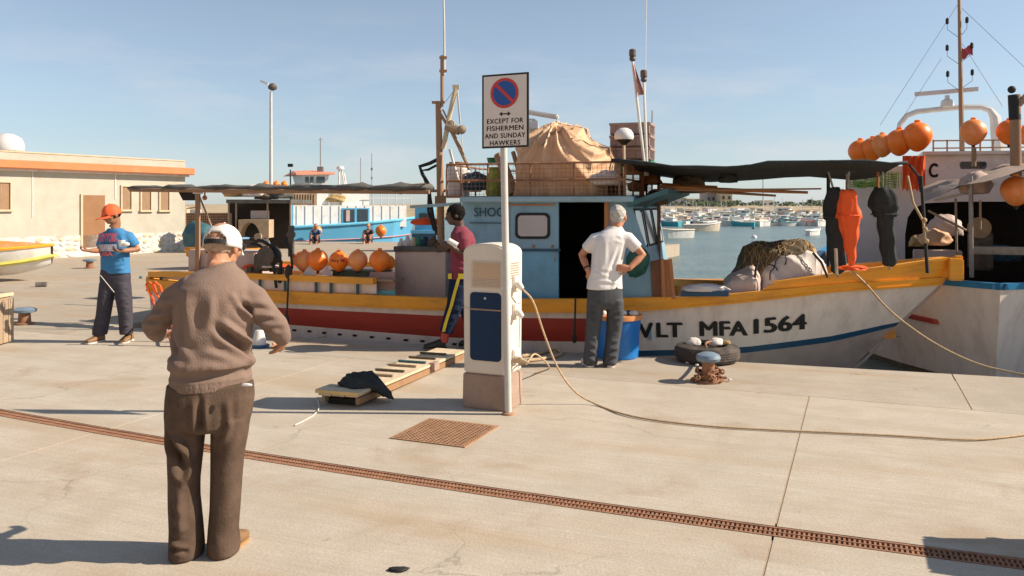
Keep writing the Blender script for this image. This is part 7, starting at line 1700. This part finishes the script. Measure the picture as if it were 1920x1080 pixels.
b = MB(); b.tube([Lw-Vector((.03, 0, -.03)), Lw+Vector((.03, 0, .035))], .0001, 6) if False else None
mbh = MB(); mbh.ball(hc+u*.036-f*.016, (.089, .108, .096), 20, 12, (r, f, u)); mbh.ball(hc-u*.02-f*.052, (.072, .055, .06), 16, 10, (r, f, u)); me = remesh(mbh, .008, 1)
displace(me, lambda co, no: np_noise(co*70, 5)*.006+np_noise(co*32, 7)*.007-.004)
# keep hair off the face
kept = MB(); kept.add([v.co.copy() for v in me.vertices], [tuple(p_.vertices) for p_ in me.polygons if not ((p_.center-hc).dot(f) > .045 and (p_.center-hc).dot(u) < .062)]); kept.build('hair', M['hairg'], m2, world=False, smooth=2)
mb = MB(); mb.loft([hring(L2(x, y, dy), rx, ry, R(12), 0) for x, y, rx, ry, dy in [(1133, 542, .190, .125, 0), (1134, 520, .178, .122, 0), (1138, 495, .165, .118, 0), (1141, 470, .172, .118, 0), (1145, 452, .182, .112, 0), (1147, 442, .165, .100, .0), (1149, 434, .125, .085, .01), (1152, 428, .085, .07, .02), (1153, 424, .07, .065, .02)]])
mb.tube([L2(1130, 447), Ls+Vector((.01, 0, 0)), Ls.lerp(Le, .62)], [.075, .070, .066], 16); mb.tube([L2(1165, 447), Rs-Vector((.01, 0, 0)), Rs.lerp(Re, .62)], [.075, .070, .068], 16)
segs = []
def s2(x0, y0, x1, y1, wd, amp, yo=-.11): segs.append((np.array(L2(x0, y0, yo)), np.array(L2(x1, y1, yo)), wd, amp))
s2(1165, 460, 1140, 520, .022, -.012); s2(1172, 470, 1150, 540, .02, .012); s2(1120, 460, 1122, 520, .022, -.008); s2(1135, 450, 1134, 500, .025, .007); s2(1108, 525, 1160, 530, .02, .010); s2(1112, 505, 1150, 515, .02, -.008); s2(1155, 445, 1172, 452, .02, -.01); s2(1150, 500, 1168, 540, .018, -.010)
garment('tee_shirt', mb, .009, M['tee_w'], m2, segs, 3, .006, 8)
mb = MB(); mb.loft([hring(L2(x, y, dy), rx, ry, R(8)) for x, y, rx, ry, dy in [(1134, 534, .172, .115, 0), (1134, 550, .184, .125, 0), (1134, 566, .186, .125, 0), (1134, 578, .165, .10, 0)]])
mb.loft([hring(L2(x, y, dy), rx, ry) for x, y, rx, ry, dy in [(1117, 562, .095, .11, 0), (1115, 590, .088, .10, .01), (1112, 620, .078, .085, .02), (1109, 650, .074, .08, 0), (1107, 676, .078, .09, 0), (1107, 683, .07, .085, 0)]])
mb.loft([hring(L2(x, y, dy), rx, ry) for x, y, rx, ry, dy in [(1152, 562, .095, .11, 0), (1153, 590, .088, .10, .02), (1151, 620, .078, .085, .03), (1147, 650, .074, .08, 0), (1144, 676, .078, .09, 0), (1143, 683, .07, .085, 0)]])
segs = []
for k in range(16):
    y = 575+k*7; s2(1098+3*(k % 3), y, 1125-2*(k % 4), y+6-4*(k % 2), .018, .008*(-1)**k, -.09); s2(1136+3*(k % 2), y+3, 1166-4*(k % 3), y-3+5*(k % 2), .018, -.009*(-1)**k, -.08)
garment('jeans', mb, .009, M['jeans'], m2, segs, 3, .005, 9)
b = MB()
a_ = Le.lerp(Lw, .82); dd_ = (Lw-Le).normalized(); o1 = dd_.orthogonal().normalized(); o2 = dd_.cross(o1)
b.tube([a_+o1*.033*math.cos(t)+o2*.033*math.sin(t) for t in np.linspace(0, 6.283, 17)], .008, 6); b.build('wristwatch', M['black'], m2, world=False)
shoe_pair(m2, [((L2(1107, 680).x, -.06, 0), (L2(1107, 680).x-.05, .2, 0)), ((L2(1143, 680).x, -.08, 0), (L2(1143, 680).x+.03, .18, 0))], M['sack'], M['sack'], 1.0)
# ===== man in orange cap
y3_ = 10.25; m3 = thing('person', 'man in orange cap and blue printed tee shirt holding a white cup', 'person', ((211-CX)*y3_/F, y3_, 0)); L3 = mkL(m3, y3_)
mb = MB(); hc = L3(210, 402, -.04); nk = L3(214, 428, .0); f, r, u = head(mb, hc, R(140), R(-16), 1.0, nk)
mb.tube([nk, L3(218, 445), L3(216, 480), L3(213, 512)], [(.052, .05), (.11, .06), (.10, .06), (.10, .07)], 14)
Ls, Le, Lw = L3(195, 444, -.02), L3(187, 470, -.05), L3(170, 470, -.26); Rs, Re, Rw = L3(241, 444, 0), L3(258, 468, .02), L3(232, 470, -.17)
for a, c, d in ((Ls, Le, Lw), (Rs, Re, Rw)): mb.tube([a, a.lerp(c, .5), c, c.lerp(d, .4), d], [.05, .044, .040, .036, .026], 12)
hand(mb, Lw, (-.8, -.5, .1), (.0, 0, 1), 1.0, 1, 1.0); hand(mb, Rw, (-.9, -.35, .05), (0, -.3, 1), .8, -1, 1.0)
for hp, kn, an in ((L3(202, 520), L3(196, 575, -.03), L3(187, 625, .0)), (L3(228, 520), L3(234, 575, -.03), L3(238, 622, .0))): mb.tube([hp, kn, an, an-Z3*.03], [.075, .05, .036, .03], 12)
body_mesh(mb, .0085, M['skin_dark'], m3)
mbh = MB(); mbh.ball(hc+u*.02-f*.02, (.082, .10, .092), 18, 12, (r, f, u)); me = remesh(mbh, .01, 1); kept = MB(); kept.add([v.co.copy() for v in me.vertices], [tuple(p_.vertices) for p_ in me.polygons if (p_.center-hc).dot(f) < .02 and (p_.center-hc).dot(u) > -.055]); kept.build('hair', M['hairb'], m3, world=False, smooth=2)
cap(m3, hc+u*.022, R(140), R(-14), 1.05, M['capor'], brim_l=.085, rz=.105)
b = MB(); b.bar(hc+f*.098+u*.012-r*.055, hc+f*.098+u*.012+r*.055, .012, .03); 
for k in (-1, 1): b.bar(hc+f*.092+u*.014+r*.06*k, hc+r*.085*k-f*.02+u*.014, .006, .018)
b.build('sunglasses', M['black'], m3, world=False)
mb = MB(); mb.loft([hring(L3(x, y, dy), rx, ry, R(-10)) for x, y, rx, ry, dy in [(217, 512, .178, .12, 0), (216, 495, .170, .122, 0), (216, 470, .17, .12, 0), (218, 450, .182, .118, 0), (218, 440, .160, .100, .0), (217, 433, .12, .085, 0), (216, 428, .085, .07, 0)]])
mb.tube([L3(203, 442), Ls, Ls.lerp(Le, .72)], [.07, .066, .062], 16); mb.tube([L3(233, 443), Rs, Rs.lerp(Re, .72)], [.072, .070, .068], 16)
segs = []
def s3(x0, y0, x1, y1, wd, amp, yo=-.11): segs.append((np.array(L3(x0, y0, yo)), np.array(L3(x1, y1, yo)), wd, amp))
s3(205, 498, 240, 485, .02, -.012); s3(210, 507, 242, 500, .02, .010); s3(235, 440, 240, 470, .018, -.012); s3(225, 440, 236, 466, .018, .008); s3(200, 440, 205, 480, .02, -.006); s3(225, 480, 240, 506, .018, -.01)
garment('tee_shirt', mb, .009, M['tee_b'], m3, segs, 3, .004, 8)
# chest print: lettering and blocks wrapped on the chest
def chest(x0, y0, x1, y1, off=.004):
    def fn(u_, v_, w_):
        a = L3(x0, y1, 0); c = L3(x1, y0, 0); X = a.x+(c.x-a.x)*u_; Z = a.z+(c.z-a.z)*v_; xr = (X-.03)/.19
        return Vector((X, -.128*(max(0, 1-abs(xr)**2.3))**(1/2.3)-.010+.02*xr, Z))
    return fn
def print_(txt, x0, y0, x1, y1, m, bold=.03):
    vs, fs = text_geo(txt, 1., bold); xa, xb = min(v.x for v in vs), max(v.x for v in vs); ya, yb = min(v.y for v in vs), max(v.y for v in vs); fn = chest(x0, y0, x1, y1); b = MB(); b.add([fn((v.x-xa)/(xb-xa), (v.y-ya)/(yb-ya), 0) for v in vs], fs); return b.build('shirt_print', m, m3, world=False, fixn=False)
print_('NEWYORK', 194, 436, 229, 453, mat('print_pinkred', (.50, .10, .16), .8, .1), .05); 
fnp = chest(194, 457, 228, 470)
b = MB(); n_ = 12; b.add([fnp(i/n_, j/2, 0) for i in range(n_+1) for j in range(3)], [(i*3+j, i*3+j+1, (i+1)*3+j+1, (i+1)*3+j) for i in range(n_) for j in range(2)]); b.build('shirt_print', mat('print_pale', (.42, .40, .46), .8, .3, 40), m3, world=False, fixn=False)
print_('USA', 196, 471, 222, 479, mat('print_red2', (.48, .10, .12), .8, .1), .05)
mb = MB(); mb.loft([hring(L3(x, y, dy), rx, ry) for x, y, rx, ry, dy in [(216, 505, .168, .112, 0), (216, 520, .18, .12, 0), (216, 535, .175, .11, 0), (216, 545, .15, .09, 0)]])
mb.loft([hring(L3(x, y, dy), rx, ry) for x, y, rx, ry, dy in [(203, 530, .095, .11, 0), (198, 560, .09, .10, -.02), (194, 590, .085, .09, -.02), (188, 618, .085, .095, 0), (187, 628, .078, .09, 0)]])
mb.loft([hring(L3(x, y, dy), rx, ry) for x, y, rx, ry, dy in [(228, 530, .098, .11, 0), (232, 560, .09, .10, -.02), (235, 590, .078, .09, -.02), (237, 615, .076, .09, 0), (237, 626, .07, .085, 0)]])
segs = []
for k in range(12): y = 545+k*7; s3(186+3*(k % 3), y, 208-2*(k % 4), y+6-4*(k % 2), .018, .008*(-1)**k, -.09); s3(222+3*(k % 2), y+3, 246-4*(k % 3), y-3+5*(k % 2), .018, -.009*(-1)**k, -.08)
garment('trousers', mb, .009, M['tracks'], m3, segs, 3, .005, 9)
shoe_pair(m3, [((L3(187, 640).x+.02, .06, 0), (L3(187, 640).x-.07, -.20, 0)), ((L3(238, 640).x, .12, 0), (L3(238, 640).x+.01, -.15, 0))], M['shoeb'], M['sack'], 1.0)
cupc = Vector(m3.location)+L3(228, 458, -.22)
b = MB(); b.lathe(cupc, [(.03, -.03), (.035, 0), (.042, .05)], 14); b.ball(cupc+Vector((.05, .0, .0)), (.05, .04, .03), 10, 6); tag(b.build('white_cup', M['white'], smooth=True), 'white cup and packet held by the man in the orange cap', 'cup')
b = MB(); wv = Vector(m3.location); b.tube([wv+L3(188, 516, -.15), wv+L3(202, 533, -.17), wv+L3(214, 548, -.15)], .004, 5); tag(b.build('string', M['ropewhite']), 'pale string dangling over the dark trousers of the man in the orange cap', 'string')
# ===== man in maroon with the yellow striped trousers
y4_ = 9.72; m4 = thing('person', 'man in maroon tee shirt and yellow striped navy trousers by the gangplank', 'person', ((862-CX)*y4_/F, y4_, 0)); L4 = mkL(m4, y4_)
mb = MB(); hc = L4(853, 403, 0); nk = L4(862, 432, 0); f, r, u = head(mb, hc, R(95), R(-12), 1.02, nk)
mb.tube([nk, L4(866, 445), L4(866, 480), L4(864, 520)], [(.06, .06), (.10, .14), (.10, .13), (.10, .13)], 14)
As, Ae, Aw = L4(868, 440, -.17), L4(872, 478, -.19), L4(846, 462, -.26); Bs, Be, Bw_ = L4(862, 440, .16), L4(855, 476, .18), L4(836, 466, .05)
for a, c, d in ((As, Ae, Aw), (Bs, Be, Bw_)): mb.tube([a, a.lerp(c, .5), c, c.lerp(d, .4), d], [.05, .044, .040, .036, .026], 12)
hand(mb, Aw, (-.85, .1, .3), (0, 1, 0), .7, 1); hand(mb, Bw_, (-.85, .1, .3), (0, -1, 0), .7, -1)
for hp, kn, an in ((L4(860, 530, -.08), L4(850, 578, -.08), L4(833, 632, -.08)), (L4(868, 530, .08), L4(876, 585, .08), L4(893, 632, .08))): mb.tube([hp, kn, an, an+Vector((-.02, 0, -.04))], [.08, .055, .038, .03], 12)
body_mesh(mb, .0085, M['skin_vdark'], m4)
mbh = MB(); mbh.ball(hc+u*.026-f*.018, (.099, .112, .105), 20, 12, (r, f, u)); mbh.ball(hc-u*.03-f*.04, (.088, .06, .06), 14, 8, (r, f, u)); me = remesh(mbh, .009, 1); displace(me, lambda co, no: np_noise(co*60, 2)*.005)
kept = MB(); kept.add([v.co.copy() for v in me.vertices], [tuple(p_.vertices) for p_ in me.polygons if not ((p_.center-hc).dot(f) > .045 and (p_.center-hc).dot(u) < .05)]); kept.build('hair', M['hairb'], m4, world=False, smooth=2)
mb = MB(); mb.loft([hring(L4(x, y, dy), rx, ry) for x, y, rx, ry, dy in [(866, 522, .15, .18, 0), (867, 500, .145, .17, 0), (868, 475, .15, .175, 0), (868, 452, .148, .185, 0), (866, 438, .13, .18, 0), (864, 429, .085, .11, 0), (863, 424, .065, .075, 0)]])
mb.tube([As+Vector((0, .05, -.01)), As.lerp(Ae, .3), As.lerp(Ae, .78)], [.085, .082, .074], 14); mb.tube([Bs-Vector((0, .05, .01)), Bs.lerp(Be, .3), Bs.lerp(Be, .78)], [.085, .082, .074], 14)
segs = [(np.array(L4(850, 470, -.17)), np.array(L4(880, 500, -.17)), .02, -.012), (np.array(L4(855, 455, -.17)), np.array(L4(885, 478, -.17)), .02, .010), (np.array(L4(850, 500, -.17)), np.array(L4(885, 512, -.17)), .02, .010)]
garment('tee_shirt', mb, .010, M['tee_m'], m4, segs, 3, .005, 8)
mb = MB(); mb.loft([hring(L4(x, y, dy), rx, ry) for x, y, rx, ry, dy in [(866, 512, .135, .165, 0), (865, 530, .145, .175, 0), (864, 545, .14, .16, 0)]])
mb.tube([L4(860, 535, -.08), L4(852, 575, -.09), L4(843, 600, -.085), L4(836, 624, -.08)], [.115, .098, .088, .080], 16); mb.tube([L4(870, 535, .08), L4(878, 585, .08), L4(890, 625, .08)], [.115, .095, .078], 16)
segs = [(np.array(L4(842, 560+9*k, -.18)), np.array(L4(870, 566+9*k, -.16)), .018, .008*(-1)**k) for k in range(6)]
garment('trousers', mb, .010, M['navyt'], m4, segs, 3, .004, 9)
# stripe follows the outside of the near leg
b = MB(); st_ = [(862, 520, -.182), (858, 535, -.197), (853, 552, -.196), (848, 572, -.193), (842, 590, -.182), (837, 606, -.172), (833, 622, -.162)]
vs = [];
for x, y, d in st_: vs += [L4(x-4.5, y, d), L4(x+1.5, y, d-.004)]
b.add(vs, [(2*i, 2*i+1, 2*i+3, 2*i+2) for i in range(len(st_)-1)]); b.build('yellow_stripe', M['yelst'], m4, world=False, fixn=False)
for xa, xb in ((840, 847), (859, 872)): b = MB(); b.add([L4(xa, 513, -.185 if xa > 850 else -.12), L4(xb, 513, -.185 if xa > 850 else -.17), L4(xb, 523, -.188 if xa > 850 else -.175), L4(xa, 523, -.188 if xa > 850 else -.125)], [(0, 1, 2, 3)]); b.build('yellow_waistband', M['yelst'], m4, world=False, fixn=False)
b = MB(); b.tube([L4(841, 451, -.25), L4(857, 461, -.26)], [.034, .040], 12); b.build('white_cuff', M['white'], m4, world=False, smooth=True)
b = MB(); b.tube([L4(836, 623, -.08), L4(832, 641, -.08)], .05, 12); b.tube([L4(891, 622, .08), L4(893, 641, .08)], .05, 12); b.build('red_sock', M['red'], m4, world=False, smooth=True)
zf_ = L4(832, 652).z
def shf(x, d, z): p = L4(x, 640, d); p.z = z; return p
shoe_pair(m4, [((shf(836, -.08, .02)), (shf(794, -.10, .02))), ((shf(898, .08, .05)), (shf(860, .08, .02)))], M['black'], M['black'], 1.1)
# ===== seated and standing far figures
def far_person(loc, lab, seated, mtop, mleg, skin, s=1.):
    t_ = thing('person', lab, 'person', loc); mb = MB(); 
    if seated:
        hc = Vector((0, 0, .78*s)); head(mb, hc, R(150), R(-20), s, Vector((0, .04, .62))); mb.tube([(0, .04, .6), (0, .1, .3), (0, .12, .05)], [(.15, .09), (.13, .1), (.15, .12)], 12)
        for k in (-1, 1): mb.tube([(k*.17, .04, .56), (k*.22, -.12, .38), (k*.05, -.32, .36)], [.05, .04, .03], 10); mb.tube([(k*.09, .08, .08), (k*.14, -.34, .36), (k*.12, -.46, .0), (k*.12, -.6, .0)], [.085, .065, .045, .03], 10)
        body_mesh(mb, .016, skin, t_)
        mb = MB(); mb.tube([(0, .05, .63), (0, .09, .45), (0, .12, .04)], [(.15, .10), (.17, .13), (.18, .15)], 12)
        for k in (-1, 1): mb.tube([(k*.15, .04, .57), (k*.21, -.08, .42)], [.07, .065], 10)
        garment('shirt', mb, .02, mtop, t_, (), 2, .008)
        mb = MB()
        for k in (-1, 1): mb.tube([(k*.08, .1, .1), (k*.14, -.30, .36), (k*.12, -.42, .12)], [.11, .085, .06], 10)
        garment('trousers', mb, .02, mleg, t_, (), 2, .008)
    else:
        head(mb, Vector((0, -.02, 1.6)), R(100), R(-20), 1., Vector((0, 0, 1.44))); mb.tube([(0, 0, 1.43), (0, 0, 1.2), (0, 0, .9)], [(.16, .09), (.14, .1), (.15, .1)], 12)
        for k in (-1, 1): mb.tube([(k*.19, 0, 1.38), (k*.24, -.05, 1.1), (k*.15, -.25, 1.0)], [.05, .04, .03], 10); mb.tube([(k*.09, 0, .9), (k*.1, 0, .5), (k*.1, 0, .08), (k*.1, -.15, .03)], [.08, .055, .04, .03], 10)
        body_mesh(mb, .016, skin, t_)
        mb = MB(); mb.tube([(0, 0, 1.44), (0, 0, 1.2), (0, 0, .85)], [(.17, .11), (.18, .13), (.19, .14)], 12)
        for k in (-1, 1): mb.tube([(k*.18, 0, 1.39), (k*.24, -.05, 1.12), (k*.18, -.18, 1.03)], [.075, .07, .05], 10)
        garment('overalls', mb, .02, mtop, t_, (), 2, .01)
        mb = MB()
        for k in (-1, 1): mb.tube([(k*.08, 0, .92), (k*.1, 0, .5), (k*.1, 0, .06)], [.11, .09, .07], 10)
        garment('trousers', mb, .02, mleg, t_, (), 2, .008)
    return t_
pz = G(693, 456); far_person((pz.x, 36.6, 0), 'bare armed man sitting on the far quay before the azure trawler', True, M['tracks'], M['tracks'], M['skin_mid'])
far_person(((592-CX)*36.2/F, 36.2, 0), 'figure in blue overalls sitting on the far quay before the azure hull', True, mat('work_blue', (.02, .09, .22), .8), M['navyt'], M['skin_dark'])
